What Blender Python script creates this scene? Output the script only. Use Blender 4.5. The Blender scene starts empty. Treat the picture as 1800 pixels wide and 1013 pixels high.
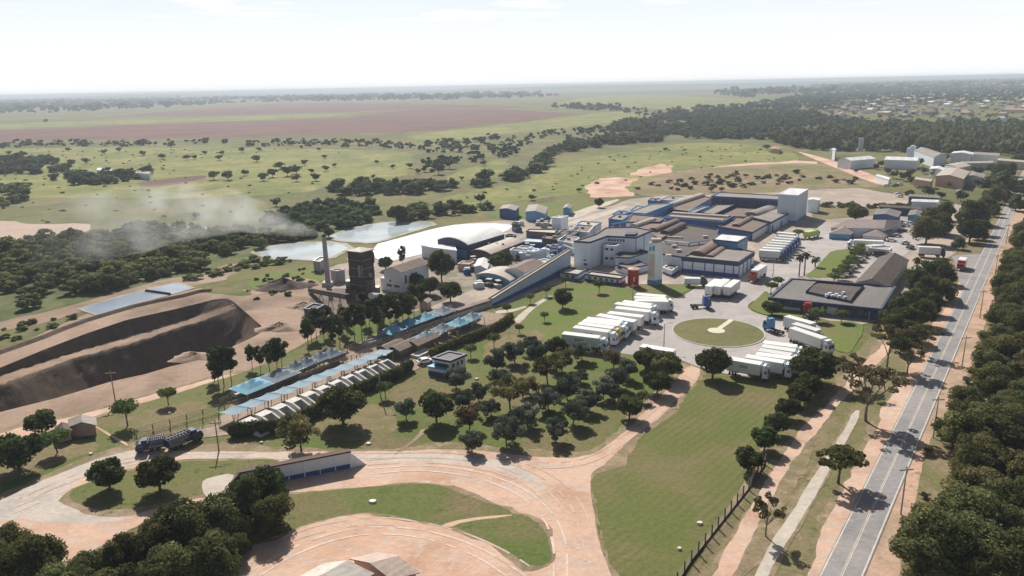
import bpy, math, random
import numpy as np
from mathutils import Vector
from mathutils.geometry import tessellate_polygon
R = math.radians
random.seed(7)
rng = np.random.default_rng(7)
sc = bpy.context.scene
COL = sc.collection

# ------------------------------------------------------------------ camera
H = 70.0
F = 1300.0                       # focal length in pixels of the 1800 px wide photograph
PITCH = 15.33
ROLL = 1.18
cd = bpy.data.cameras.new('camera'); cam = bpy.data.objects.new('camera', cd); COL.objects.link(cam)
cd.sensor_width = 36; cd.lens = 36 * F / 1800; cd.clip_start = 1; cd.clip_end = 90000
fw = Vector((0, math.cos(R(PITCH)), -math.sin(R(PITCH))))
rt0 = Vector((1, 0, 0)); up0 = rt0.cross(fw)
rt = rt0 * math.cos(R(ROLL)) - up0 * math.sin(R(ROLL))
up = rt0 * math.sin(R(ROLL)) + up0 * math.cos(R(ROLL))
from mathutils import Matrix
cam.matrix_world = Matrix(((rt.x, up.x, -fw.x, 0), (rt.y, up.y, -fw.y, 0), (rt.z, up.z, -fw.z, H), (0, 0, 0, 1)))
sc.camera = cam
CP = Vector((0, 0, H))

# ------------------------------------------------------------------ sun, sky, exposure
SUN_AZ = -16.0     # degrees left of the view axis (behind the scene)
SUN_EL = 42.0
sd = Vector((math.sin(R(SUN_AZ)) * math.cos(R(SUN_EL)), math.cos(R(SUN_AZ)) * math.cos(R(SUN_EL)), math.sin(R(SUN_EL))))
sl = bpy.data.lights.new('sun', 'SUN'); so = bpy.data.objects.new('sun', sl); COL.objects.link(so)
sl.energy = 5.0; sl.angle = R(0.6); sl.color = (1, .95, .87)
so.rotation_euler = sd.to_track_quat('Z', 'Y').to_euler()
w = bpy.data.worlds.new('World'); sc.world = w; w.use_nodes = True
nt = w.node_tree; bg = nt.nodes['Background']
sky = nt.nodes.new('ShaderNodeTexSky'); sky.sky_type = 'NISHITA'; sky.sun_disc = False
sky.sun_elevation = R(SUN_EL); sky.sun_rotation = R(SUN_AZ); sky.air_density = 1.0; sky.dust_density = 3.0; sky.ozone_density = 1.0
tc = nt.nodes.new('ShaderNodeTexCoord'); mp = nt.nodes.new('ShaderNodeMapping'); mp.inputs['Scale'].default_value = (1.2, 1.2, 7)
nz = nt.nodes.new('ShaderNodeTexNoise'); nz.inputs['Scale'].default_value = 4.5; nz.inputs['Detail'].default_value = 8; nz.inputs['Roughness'].default_value = .6
rp = nt.nodes.new('ShaderNodeValToRGB'); rp.color_ramp.elements[0].position = .45; rp.color_ramp.elements[1].position = .75
rp.color_ramp.elements[0].color = (.80, .80, .80, 1); rp.color_ramp.elements[1].color = (1, 1, 1, 1)
mx = nt.nodes.new('ShaderNodeMix'); mx.data_type = 'RGBA'
nt.links.new(tc.outputs['Generated'], mp.inputs['Vector']); nt.links.new(mp.outputs[0], nz.inputs['Vector'])
sx = nt.nodes.new('ShaderNodeSeparateXYZ'); nt.links.new(tc.outputs['Generated'], sx.inputs[0])
el = nt.nodes.new('ShaderNodeMapRange'); el.interpolation_type = 'SMOOTHSTEP'; el.inputs[1].default_value = .115; el.inputs[2].default_value = .20; el.inputs[3].default_value = 1.0; el.inputs[4].default_value = .0
nt.links.new(sx.outputs['Z'], el.inputs[0]); mt = nt.nodes.new('ShaderNodeMath'); mt.operation = 'MULTIPLY'
nt.links.new(nz.outputs['Fac'], rp.inputs['Fac']); nt.links.new(rp.outputs[0], mt.inputs[0]); nt.links.new(el.outputs[0], mt.inputs[1]); nt.links.new(mt.outputs[0], mx.inputs[0])
nt.links.new(sky.outputs[0], mx.inputs[6]); nz2 = nt.nodes.new('ShaderNodeTexNoise'); nz2.inputs['Scale'].default_value = 3.2; nz2.inputs['Detail'].default_value = 9; nz2.inputs['Roughness'].default_value = .62; nz2.inputs['Distortion'].default_value = .4
mp2 = nt.nodes.new('ShaderNodeMapping'); mp2.inputs['Scale'].default_value = (2.2, 2.2, 22); mp2.inputs['Location'].default_value = (3.1, .4, 0); nt.links.new(tc.outputs['Generated'], mp2.inputs['Vector']); nt.links.new(mp2.outputs[0], nz2.inputs['Vector'])
cl_ = nt.nodes.new('ShaderNodeMapRange'); cl_.inputs[1].default_value = .46; cl_.inputs[2].default_value = .66; nt.links.new(nz2.outputs['Fac'], cl_.inputs[0])
e2_ = nt.nodes.new('ShaderNodeMapRange'); e2_.interpolation_type = 'SMOOTHSTEP'; e2_.inputs[1].default_value = .02; e2_.inputs[2].default_value = .14; e2_.inputs[3].default_value = 1; e2_.inputs[4].default_value = .0; nt.links.new(sx.outputs['Z'], e2_.inputs[0])
ma_ = nt.nodes.new('ShaderNodeMath'); ma_.operation = 'MAXIMUM'; nt.links.new(cl_.outputs[0], ma_.inputs[0]); nt.links.new(e2_.outputs[0], ma_.inputs[1])
mc_ = nt.nodes.new('ShaderNodeMix'); mc_.data_type = 'RGBA'; mc_.inputs[6].default_value = (13.9, 15.5, 18.4, 1); mc_.inputs[7].default_value = (17.5, 17.6, 17.9, 1)
nt.links.new(ma_.outputs[0], mc_.inputs[0]); nt.links.new(mc_.outputs[2], mx.inputs[7])
rp.color_ramp.elements[0].color = (.95, .95, .95, 1); nt.links.new(mx.outputs[2], bg.inputs['Color']); bg.inputs['Strength'].default_value = 0.05
sc.view_settings.view_transform = 'Standard'; sc.view_settings.look = 'None'; sc.view_settings.exposure = 0.28; sc.view_settings.gamma = 1
sc.cycles.max_bounces = 6; sc.cycles.volume_bounces = 1; sc.cycles.transparent_max_bounces = 12
sc.cycles.use_denoising = True

# ------------------------------------------------------------------ projection helpers (photo pixel -> point of the place)
def ray(x, y):
    return (fw * F + rt * (x - 900) - up * (y - 506.5)).normalized()
def P(x, y, z=0.0):
    d = ray(x, y)
    if d.z > -0.004: d.z = -0.004
    t = (z - H) / d.z
    return Vector((d.x * t, d.y * t, z))
def depth(p): return (p - CP).dot(fw)
def crop(ox, oy, s): return lambda x, y: (ox + x / s, oy + y / s)
cA = crop(980, 320, 3.896); cB = crop(560, 340, 3.896); cC = crop(380, 560, 3.896); cD = crop(740, 560, 3.896)
cE = crop(1180, 400, 3.896); cF = crop(1340, 230, 3.896); cH = crop(1180, 600, 3.896)
cG = crop(0, 640, 3.896)
k1 = crop(970, 400, 7.79); k2 = crop(1170, 400, 7.79); k3 = crop(1080, 320, 7.79); k4 = crop(1260, 320, 7.79)
k5 = crop(560, 390, 7.79); k6 = crop(760, 380, 7.79); k7 = crop(980, 510, 7.79); k8 = crop(400, 600, 7.79)
m1 = crop(600, 540, 7.79); m2 = crop(1440, 340, 7.79); m3 = crop(1340, 530, 7.79); m4 = crop(1460, 220, 5.276)
m5 = crop(1570, 440, 7.79); m6 = crop(440, 370, 7.79); m7 = crop(230, 720, 7.79); m8 = crop(520, 460, 7.79)
f1 = crop(0, 80, 2.997); f2 = crop(600, 80, 2.997); f3 = crop(1200, 80, 2.997); f4 = crop(0, 400, 2.997)
f5 = crop(0, 738, 3.6); f6 = crop(400, 738, 3.6); f7 = crop(900, 738, 3.6); f8 = crop(1300, 738, 3.6)

# ------------------------------------------------------------------ materials
def nodes(name):
    m = bpy.data.materials.new(name); m.use_nodes = True
    return m, m.node_tree, m.node_tree.nodes['Principled BSDF']
def mixn(t, fac, a, b, blend='MIX'):
    n = t.nodes.new('ShaderNodeMix'); n.data_type = 'RGBA'; n.blend_type = blend
    for s, v in ((0, fac), (6, a), (7, b)):
        if isinstance(v, (int, float)): n.inputs[s].default_value = v
        elif isinstance(v, tuple): n.inputs[s].default_value = (*v, 1)
        else: t.links.new(v, n.inputs[s])
    return n.outputs[2]
def noise(t, scale, detail=4, lo=.4, hi=.6, vec=None, rough=.55, dist=0):
    n = t.nodes.new('ShaderNodeTexNoise'); n.inputs['Scale'].default_value = scale; n.inputs['Detail'].default_value = detail
    n.inputs['Roughness'].default_value = rough; n.inputs['Distortion'].default_value = dist
    if vec is None:
        g = t.nodes.new('ShaderNodeNewGeometry'); vec = g.outputs['Position']
    t.links.new(vec, n.inputs['Vector'])
    r = t.nodes.new('ShaderNodeMapRange'); r.inputs[1].default_value = lo; r.inputs[2].default_value = hi
    t.links.new(n.outputs['Fac'], r.inputs[0])
    return r.outputs[0]
def gmat(name, c1, c2, c3, big=.012, mid=.07, fine=.9, k=.35, rough=.95, stripes=None, c4=None):
    """ground: three colours blended by noise of three sizes, and a fine grain"""
    m, t, b = nodes(name)
    c = mixn(t, noise(t, big, 5, .38, .62), c1, c2)
    c = mixn(t, noise(t, mid, 6, .45, .68, dist=.4), c, c3)
    if c4: c = mixn(t, noise(t, .35, 6, .56, .66, rough=.7), c, c4)
    if stripes:
        ang, sc_, amt, cc = stripes
        g = t.nodes.new('ShaderNodeNewGeometry'); mpn = t.nodes.new('ShaderNodeMapping'); mpn.inputs['Rotation'].default_value = (0, 0, ang)
        t.links.new(g.outputs['Position'], mpn.inputs['Vector'])
        wv = t.nodes.new('ShaderNodeTexWave'); wv.inputs['Scale'].default_value = sc_; wv.inputs['Distortion'].default_value = 2.5
        wv.inputs['Detail'].default_value = 3; wv.inputs['Detail Scale'].default_value = .6
        t.links.new(mpn.outputs[0], wv.inputs['Vector'])
        ml = t.nodes.new('ShaderNodeMath'); ml.operation = 'MULTIPLY'; ml.inputs[1].default_value = amt
        t.links.new(wv.outputs['Fac'], ml.inputs[0])
        m2_ = t.nodes.new('ShaderNodeMath'); m2_.operation = 'MULTIPLY'
        t.links.new(ml.outputs[0], m2_.inputs[0]); t.links.new(noise(t, .03, 3, .35, .6), m2_.inputs[1])
        c = mixn(t, m2_.outputs[0], c, cc)
    f = noise(t, fine, 8, .25, .75, rough=.75)
    r = t.nodes.new('ShaderNodeMapRange'); r.inputs[3].default_value = 1 - k; r.inputs[4].default_value = 1 + k
    t.links.new(f, r.inputs[0])
    cm = t.nodes.new('ShaderNodeCombineColor')
    for i in range(3): t.links.new(r.outputs[0], cm.inputs[i])
    c = mixn(t, 1.0, c, cm.outputs[0], 'MULTIPLY')
    t.links.new(c, b.inputs['Base Color']); b.inputs['Roughness'].default_value = rough
    b.inputs['Specular IOR Level'].default_value = .15
    bp = t.nodes.new('ShaderNodeBump'); bp.inputs['Strength'].default_value = .5; bp.inputs['Distance'].default_value = .25
    t.links.new(f, bp.inputs['Height']); t.links.new(bp.outputs[0], b.inputs['Normal'])
    return m
def smat(name, c, var=.12, scale=.5, rough=.6, metal=0, c2=None, spec=.4, zs=1.0):
    """painted or built surface: a colour with weathering"""
    m, t, b = nodes(name)
    c2 = c2 or tuple(v * .7 for v in c)
    g = t.nodes.new('ShaderNodeNewGeometry'); mpn = t.nodes.new('ShaderNodeMapping'); mpn.inputs['Scale'].default_value = (1, 1, zs)
    t.links.new(g.outputs['Position'], mpn.inputs['Vector'])
    f = noise(t, scale, 6, .4, .75, vec=mpn.outputs[0], rough=.65)
    ml = t.nodes.new('ShaderNodeMath'); ml.operation = 'MULTIPLY'; ml.inputs[1].default_value = min(1, var * 5)
    t.links.new(f, ml.inputs[0])
    col = mixn(t, ml.outputs[0], c, c2)
    t.links.new(col, b.inputs['Base Color']); b.inputs['Roughness'].default_value = rough; b.inputs['Metallic'].default_value = metal
    b.inputs['Specular IOR Level'].default_value = spec
    return m
def ribmat(name, c, c2, scale=1.0, rough=.6, period=1.2, ang=0):
    """ribbed or seamed roof sheet, weathered"""
    m, t, b = nodes(name)
    g = t.nodes.new('ShaderNodeNewGeometry'); mpn = t.nodes.new('ShaderNodeMapping'); mpn.inputs['Rotation'].default_value = (0, 0, ang)
    t.links.new(g.outputs['Position'], mpn.inputs['Vector'])
    wv = t.nodes.new('ShaderNodeTexWave'); wv.inputs['Scale'].default_value = .314 / period; wv.inputs['Distortion'].default_value = .3
    t.links.new(mpn.outputs[0], wv.inputs['Vector'])
    col = mixn(t, noise(t, .12 * scale, 6, .38, .66, rough=.65), c, c2)
    col = mixn(t, noise(t, .9, 5, .5, .8), col, tuple(v * .6 for v in c2))
    ml = t.nodes.new('ShaderNodeMath'); ml.operation = 'MULTIPLY'; ml.inputs[1].default_value = .35
    t.links.new(wv.outputs['Fac'], ml.inputs[0])
    col = mixn(t, ml.outputs[0], col, tuple(v * .55 for v in c))
    t.links.new(col, b.inputs['Base Color']); b.inputs['Roughness'].default_value = rough; b.inputs['Specular IOR Level'].default_value = .3
    return m
def leafmat(name, lo, hi, trans=.25):
    m = bpy.data.materials.new(name); m.use_nodes = True; t = m.node_tree
    for n in list(t.nodes):
        if n.type != 'OUTPUT_MATERIAL': t.nodes.remove(n)
    out = [n for n in t.nodes if n.type == 'OUTPUT_MATERIAL'][0]
    at = t.nodes.new('ShaderNodeAttribute'); at.attribute_name = 'tint'
    oi = t.nodes.new('ShaderNodeObjectInfo')
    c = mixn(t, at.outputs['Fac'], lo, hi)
    hs = t.nodes.new('ShaderNodeHueSaturation')
    a = t.nodes.new('ShaderNodeMapRange'); a.inputs[3].default_value = .46; a.inputs[4].default_value = .53
    v = t.nodes.new('ShaderNodeMapRange'); v.inputs[3].default_value = .75; v.inputs[4].default_value = 1.25
    t.links.new(oi.outputs['Random'], a.inputs[0]); t.links.new(a.outputs[0], hs.inputs['Hue'])
    mm = t.nodes.new('ShaderNodeMath'); mm.operation = 'FRACT'; mu = t.nodes.new('ShaderNodeMath'); mu.operation = 'MULTIPLY'; mu.inputs[1].default_value = 7.31
    t.links.new(oi.outputs['Random'], mu.inputs[0]); t.links.new(mu.outputs[0], mm.inputs[0]); t.links.new(mm.outputs[0], v.inputs[0])
    t.links.new(v.outputs[0], hs.inputs['Value']); t.links.new(c, hs.inputs['Color'])
    d = t.nodes.new('ShaderNodeBsdfDiffuse'); tr = t.nodes.new('ShaderNodeBsdfTranslucent'); ms = t.nodes.new('ShaderNodeMixShader')
    ms.inputs[0].default_value = trans
    t.links.new(hs.outputs[0], d.inputs[0]); t.links.new(hs.outputs[0], tr.inputs[0])
    t.links.new(d.outputs[0], ms.inputs[1]); t.links.new(tr.outputs[0], ms.inputs[2]); t.links.new(ms.outputs[0], out.inputs['Surface'])
    return m
def watermat(name, c, rough=.06):
    m, t, b = nodes(name)
    t.links.new(mixn(t, noise(t, .05, 3), c, tuple(v * .75 for v in c)), b.inputs['Base Color'])
    b.inputs['Roughness'].default_value = rough; b.inputs['IOR'].default_value = 1.33; b.inputs['Specular IOR Level'].default_value = 1
    bp = t.nodes.new('ShaderNodeBump'); bp.inputs['Strength'].default_value = .12; bp.inputs['Distance'].default_value = .1
    t.links.new(noise(t, .8, 3, 0, 1), bp.inputs['Height']); t.links.new(bp.outputs[0], b.inputs['Normal'])
    return m

G_PAST = gmat('pasture', (.12, .125, .045), (.20, .175, .075), (.085, .10, .04), .004, .03, .25, .4, c4=(.17, .14, .075))
G_PAST2 = gmat('pasture_light', (.205, .215, .065), (.13, .155, .045), (.275, .245, .10), .007, .025, .12, .45, c4=(.09, .10, .04))
G_LAWN = gmat('lawn_grass', (.095, .138, .032), (.155, .155, .06), (.20, .15, .085), .022, .06, 1.3, .32, c4=(.085, .12, .03))
G_LAWNB = gmat('bright_lawn', (.12, .17, .04), (.15, .18, .05), (.18, .16, .07), .02, .08, 1.3, .25)
G_FIELD = gmat('mown_field', (.125, .145, .042), (.175, .16, .065), (.20, .155, .085), .018, .07, 1.2, .28, stripes=(.75, .20, .55, (.085, .115, .03)))
G_DRY = gmat('dry_verge', (.22, .18, .10), (.15, .15, .06), (.27, .20, .13), .02, .12, 1.2, .35, c4=(.12, .12, .05))
G_DIRT = gmat('pale_dirt', (.57, .37, .265), (.63, .45, .345), (.46, .28, .19), .02, .10, .9, .14, c4=(.55, .46, .40), stripes=(2.0, .06, .45, (.48, .40, .35)))
G_GRAVEL = gmat('pale_gravel', (.50, .45, .40), (.56, .47, .40), (.42, .38, .34), .03, .14, 1.0, .16)
G_RED = gmat('red_earth', (.55, .36, .27), (.62, .45, .35), (.40, .22, .15), .01, .05, .4, .2)
G_SOIL = gmat('bare_soil', (.31, .215, .16), (.37, .27, .205), (.23, .16, .115), .012, .06, .6, .2, c4=(.30, .23, .17))
G_PIT = gmat('cut_bank', (.13, .095, .075), (.16, .115, .085), (.10, .075, .06), .02, .1, .5, .3)  # darker than the terrace soil: shade of the slopes put into the colour
G_PLOUGH = gmat('ploughed_field', (.14, .075, .065), (.17, .09, .075), (.115, .06, .055), .002, .01, .1, .12, stripes=(.3, .012, .5, (.15, .07, .07)))
G_YARD = gmat('yard_paving', (.40, .365, .35), (.45, .41, .39), (.35, .32, .31), .02, .12, .9, .1, c4=(.34, .31, .30))
G_BACK = gmat('worn_yard', (.40, .33, .275), (.30, .26, .23), (.47, .37, .30), .02, .09, .6, .22, c4=(.28, .24, .20))
G_PENS = gmat('pen_earth', (.33, .25, .19), (.40, .31, .25), (.26, .20, .15), .04, .2, 1.0, .3)
G_ASPH = gmat('asphalt', (.285, .275, .285), (.34, .31, .30), (.235, .23, .235), .03, .12, 1.2, .16, c4=(.36, .30, .26))
G_CONC = gmat('concrete_path', (.50, .45, .38), (.56, .49, .42), (.42, .37, .31), .05, .2, 1.2, .15)
G_EDGE = gmat('worn_grass_edge', (.27, .20, .13), (.20, .17, .09), (.36, .27, .19), .05, .3, 1.6, .35, c4=(.13, .14, .06))
G_SCRUB = gmat('scrub_ground', (.10, .12, .05), (.14, .15, .06), (.07, .09, .035), .02, .1, .6, .35)
WHITE = smat('white_paint', (.74, .78, .82), .12, .35, .6, c2=(.58, .59, .60), zs=.25)  # white paint, blue tint put in for sky fill on shaded walls
WHITE2 = smat('white_trailer_paint', (.82, .82, .79), .06, .6, .35, c2=(.70, .69, .65))
def vary(m, lo=.78, hi=1.04):
    t = m.node_tree; b = t.nodes['Principled BSDF']; src = b.inputs['Base Color'].links[0].from_socket; oi = t.nodes.new('ShaderNodeObjectInfo'); q = t.nodes.new('ShaderNodeMapRange'); q.inputs[3].default_value = lo; q.inputs[4].default_value = hi
    t.links.new(oi.outputs['Random'], q.inputs[0]); cm = t.nodes.new('ShaderNodeCombineColor')
    for i in range(3): t.links.new(q.outputs[0], cm.inputs[i])
    t.links.new(mixn(t, 1.0, src, cm.outputs[0], 'MULTIPLY'), b.inputs['Base Color'])
vary(WHITE2)
GREYW = smat('grey_white_cladding', (.56, .63, .70), .10, .3, .6, c2=(.50, .52, .55), zs=.2)
NAVY = smat('navy_paint', (.028, .045, .10), .08, .4, .6, c2=(.05, .065, .11))
BLUE = smat('blue_paint', (.035, .09, .28), .10, .4, .6, c2=(.06, .11, .22))
SKYB = smat('light_blue_paint', (.10, .28, .50), .1, .5, .5, c2=(.16, .32, .48))
TENT = smat('blue_canopy_fabric', (.11, .29, .40), .14, .4, .75, c2=(.19, .36, .45))
TENTG = smat('grey_canopy_fabric', (.13, .17, .21), .14, .4, .75, c2=(.19, .23, .27))
NET = smat('blue_sheet', (.10, .19, .26), .2, .35, .7, c2=(.20, .28, .33))
RED = smat('red_paint', (.42, .035, .03), .1, .6, .5, c2=(.32, .05, .04))
DARK = smat('dark_rubber', (.03, .03, .032), .05, 1, .8)
GLASS = smat('dark_glass', (.03, .04, .055), .03, 1, .12, spec=.7)
STEEL = smat('grey_steel', (.30, .30, .31), .1, .6, .5, metal=.3)
CONC = smat('concrete', (.50, .47, .43), .12, .4, .85, c2=(.36, .33, .29))
RUST = smat('dark_brown_cladding', (.075, .055, .05), .12, .35, .8, c2=(.14, .09, .07), zs=.3)
BARK = smat('bark', (.12, .09, .065), .12, 1.5, .95, c2=(.20, .16, .12))
BARKL = smat('pale_bark', (.24, .20, .16), .12, 1.5, .95, c2=(.15, .12, .09))
RF_BROWN = ribmat('brown_roof', (.22, .15, .12), (.15, .105, .085), 1, .75, 1.4, .55)
RF_GREY = ribmat('grey_roof', (.23, .20, .18), (.31, .27, .235), 1, .7, 1.6, .55)
RF_DARK = ribmat('dark_roof', (.085, .068, .06), (.125, .10, .088), 1, .8, 1.6, .55)
RF_TAN = ribmat('tan_roof', (.50, .43, .36), (.40, .34, .28), 1, .6, 1.4, .55)
RF_WHITE = ribmat('white_roof', (.86, .86, .84), (.80, .79, .77), 1, .3, 6, .3)
RF_PINK = ribmat('faded_tile_roof', (.34, .28, .26), (.27, .22, .20), 1, .8, 1.0, .2)
RF_RED = ribmat('red_tile_roof', (.42, .25, .18), (.33, .19, .14), 1, .8, 1.0, .2)
RF_OFF = ribmat('office_roof', (.21, .195, .185), (.17, .155, .15), 1, .8, 1.2, 1.1)
LIME = smat('lime_paint', (.52, .62, .16), .08, .6, .45)
YELLOW = smat('yellow_paint', (.60, .48, .10), .08, .6, .45)
PINKT = smat('pale_red_roof', (.52, .33, .27), .1, .4, .7)
BLUET = smat('navy_truck_paint', (.02, .03, .085), .05, .6, .4)
MARK = smat('road_marking', (.62, .58, .50), .18, .5, .8, c2=(.40, .37, .34))
L_DARK = leafmat('leaf_dark', (.035, .052, .02), (.14, .165, .065), .34)
L_MID = leafmat('leaf_mid', (.05, .066, .024), (.185, .20, .08), .36)
L_GREY = leafmat('leaf_greygreen', (.045, .06, .042), (.19, .22, .16), .22)  # grey-green leaves, light end raised to paint in sunlit brightness
L_OLIVE = leafmat('leaf_olive', (.085, .08, .03), (.22, .19, .09), .3)
L_TOP = leafmat('leaf_clipped', (.06, .095, .03), (.17, .23, .08), .25)
L_WOOD = leafmat('leaf_wood', (.06, .082, .036), (.19, .21, .09), .28)
L_RIGHT = leafmat('leaf_dry_olive', (.055, .066, .024), (.23, .225, .095), .36)
L_SHRUB = leafmat('leaf_shrub', (.10, .115, .05), (.19, .19, .085), .2)
L_FAR = leafmat('leaf_far', (.065, .085, .05), (.17, .19, .105), .2)  # far foliage, lightened to put some of the haze into the leaf colour
L_BROWN = leafmat('leaf_sparse', (.10, .08, .045), (.20, .16, .09), .25)

# ------------------------------------------------------------------ mesh helpers
def tag(o, label=None, cat=None, group=None, kind=None):
    if label: o['label'] = label
    if cat: o['category'] = cat
    if group: o['group'] = group
    if kind: o['kind'] = kind
    return o
def empty(name, loc=(0, 0, 0), rz=0, label=None, cat=None, group=None):
    o = bpy.data.objects.new(name, None); o.location = loc; o.rotation_euler = (0, 0, rz); o.empty_display_size = .5
    COL.objects.link(o); tag(o, label, cat, group); return o
class MB:
    def __init__(s): s.v = []; s.f = []; s.m = []; s.mats = []; s.cur = 0
    def use(s, mat):
        if mat not in s.mats: s.mats.append(mat)
        s.cur = s.mats.index(mat); return s
    def face(s, pts):
        i = len(s.v); s.v += [tuple(p) for p in pts]; s.f.append(tuple(range(i, i + len(pts)))); s.m.append(s.cur); return s
    def prism(s, poly, z0, z1, top=True, bottom=False):
        n = len(poly)
        for i in range(n):
            a, b = poly[i], poly[(i + 1) % n]
            s.face([(a[0], a[1], z0), (b[0], b[1], z0), (b[0], b[1], z1), (a[0], a[1], z1)])
        if top: s.face([(p[0], p[1], z1) for p in poly])
        if bottom: s.face([(p[0], p[1], z0) for p in reversed(poly)])
        return s
    def box(s, x0, x1, y0, y1, z0, z1):
        return s.prism([(x0, y0), (x1, y0), (x1, y1), (x0, y1)], z0, z1, True, True)
    def cyl(s, c, r0, r1, z0, z1, n=12, cap=True):
        a = [(c[0] + r0 * math.cos(i * 2 * math.pi / n), c[1] + r0 * math.sin(i * 2 * math.pi / n), z0) for i in range(n)]
        b = [(c[0] + r1 * math.cos(i * 2 * math.pi / n), c[1] + r1 * math.sin(i * 2 * math.pi / n), z1) for i in range(n)]
        for i in range(n): s.face([a[i], a[(i + 1) % n], b[(i + 1) % n], b[i]])
        if cap: s.face(b); s.face(a[::-1])
        return s
    def tube(s, p, q, r0, r1, n=6):
        p = Vector(p); q = Vector(q); d = (q - p)
        if d.length < 1e-6: return s
        d.normalize(); u = d.orthogonal().normalized(); v = d.cross(u)
        a = [p + (u * math.cos(i * 2 * math.pi / n) + v * math.sin(i * 2 * math.pi / n)) * r0 for i in range(n)]
        b = [q + (u * math.cos(i * 2 * math.pi / n) + v * math.sin(i * 2 * math.pi / n)) * r1 for i in range(n)]
        for i in range(n): s.face([a[i], a[(i + 1) % n], b[(i + 1) % n], b[i]])
        s.face(b); s.face(a[::-1])
        return s
    def build(s, name, mat=None, parent=None, smooth=False):
        me = bpy.data.meshes.new(name); me.from_pydata(s.v, [], s.f)
        mats = s.mats if s.mats else [mat]
        for m in mats: me.materials.append(m)
        if len(mats) > 1: me.polygons.foreach_set('material_index', s.m)
        if smooth: me.polygons.foreach_set('use_smooth', [True] * len(me.polygons))
        me.update()
        o = bpy.data.objects.new(name, me); COL.objects.link(o)
        if parent: o.parent = parent
        return o
def npmesh(name, verts, faces, mat, tint=None, tris=False):
    k = faces.shape[1]
    me = bpy.data.meshes.new(name)
    me.vertices.add(len(verts)); me.vertices.foreach_set('co', verts.astype(np.float32).ravel())
    me.loops.add(faces.size); me.loops.foreach_set('vertex_index', faces.astype(np.int32).ravel())
    me.polygons.add(len(faces)); me.polygons.foreach_set('loop_start', np.arange(0, faces.size, k, dtype=np.int32))
    me.materials.append(mat)
    me.update(calc_edges=True)
    if tint is not None:
        a = me.attributes.new('tint', 'FLOAT', 'FACE'); a.data.foreach_set('value', tint.astype(np.float32))
    return me
def kids(o): return [c for c in bpy.data.objects if c.parent is o]
def copy_thing(src, ch, loc, rz, scale=(1, 1, 1)):
    r = src.copy(); COL.objects.link(r); r.location = loc; r.rotation_euler = (0, 0, rz); r.scale = scale
    for c, sub in ch:
        n = c.copy(); COL.objects.link(n); n.parent = r
        for g in sub:
            q = g.copy(); COL.objects.link(q); q.parent = n
    return r
def tree_of(o): return [(c, kids(c)) for c in kids(o)]

# ------------------------------------------------------------------ ground sheets
def fract(n, amp, seed):
    r = np.random.default_rng(seed); x = np.zeros(n)
    for o in range(1, 6):
        m = max(4, int(n / (2 ** (6 - o)))); g = r.normal(size=m); x += np.interp(np.linspace(0, m, n, endpoint=False), np.arange(m + 1), np.append(g, g[0])) / (o ** .8)
    return x * amp * .45
def smooth_loop(pts, k=2):
    for _ in range(k):
        q = []
        for i in range(len(pts)):
            a = pts[i]; b = pts[(i + 1) % len(pts)]
            q.append(a * .75 + b * .25); q.append(a * .25 + b * .75)
        pts = q
    return pts
def rag(pts, step, amp, seed, sm=1):
    """resample a closed ground outline and give it an uneven natural edge"""
    if sm: pts = smooth_loop(pts, sm)
    out = []
    for i in range(len(pts)):
        a = pts[i]; b = pts[(i + 1) % len(pts)]; n = max(1, int((b - a).length / step))
        for j in range(n): out.append(a.lerp(b, j / n))
    n = len(out)
    if amp > 0 and n > 12:
        fx = fract(n, amp, seed); fy = fract(n, amp, seed + 99)
        out = [Vector((p.x + fx[i], p.y + fy[i], p.z)) for i, p in enumerate(out)]
    return out
LAYER = [0]
def sheet(name, px, mat, z=None, amp=.5, step=None, sm=1, kind='structure', world=False, hole=None, label=None, rim=None, grow=0):
    if rim: sheet('grass_edge', px, rim[1], None, amp + rim[0] * .8, step, sm, 'structure', world, grow=rim[0]); 
    LAYER[0] += 1
    pts = [Vector(p) for p in px] if world else [P(*p) for p in px]
    d = np.median([p.length for p in pts])
    step = step or max(.7, d / 260); amp = amp * max(1, d / 260)
    if grow:
        g_ = rag(pts, 6, 0, 1, sm); ar = sum(g_[i].x * g_[i - 1].y - g_[i - 1].x * g_[i].y for i in range(len(g_))); sg = 1 if ar > 0 else -1
        out = []
        for i in range(len(g_)):
            e = (g_[(i + 1) % len(g_)] - g_[i - 1]); e.normalize(); out.append(g_[i] + Vector((-e.y, e.x, 0)) * grow * sg)
        pts = out; sm = 0
    pts = rag(pts, step, amp, LAYER[0] * 13, sm)
    if z is None: z = .02 + LAYER[0] * .002
    if hole:
        loops = [[Vector((p.x, p.y, 0)) for p in pts], [Vector((p.x, p.y, 0)) for p in hole]]
        tri = tessellate_polygon(loops); allp = loops[0] + loops[1]
        me = bpy.data.meshes.new(name); me.from_pydata([(p.x, p.y, z) for p in allp], [], [tuple(t) for t in tri])
        me.materials.append(mat); me.update(); fix_up(me); o = bpy.data.objects.new(name, me); COL.objects.link(o)
    else:
        tri = tessellate_polygon([[Vector((p.x, p.y, 0)) for p in pts]])
        me = bpy.data.meshes.new(name); me.from_pydata([(p.x, p.y, z) for p in pts], [], [tuple(t) for t in tri])
        me.materials.append(mat); me.update(); fix_up(me); o = bpy.data.objects.new(name, me); COL.objects.link(o)
    tag(o, label, None, None, kind); return o
def outward(me):
    import bmesh
    b = bmesh.new(); b.from_mesh(me); bmesh.ops.recalc_face_normals(b, faces=b.faces); b.to_mesh(me); b.free()
def fix_up(me):
    import bmesh
    b = bmesh.new(); b.from_mesh(me)
    fl = [f for f in b.faces if f.normal.z < 0]
    if fl: bmesh.ops.reverse_faces(b, faces=fl)
    b.to_mesh(me); b.free()

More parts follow.
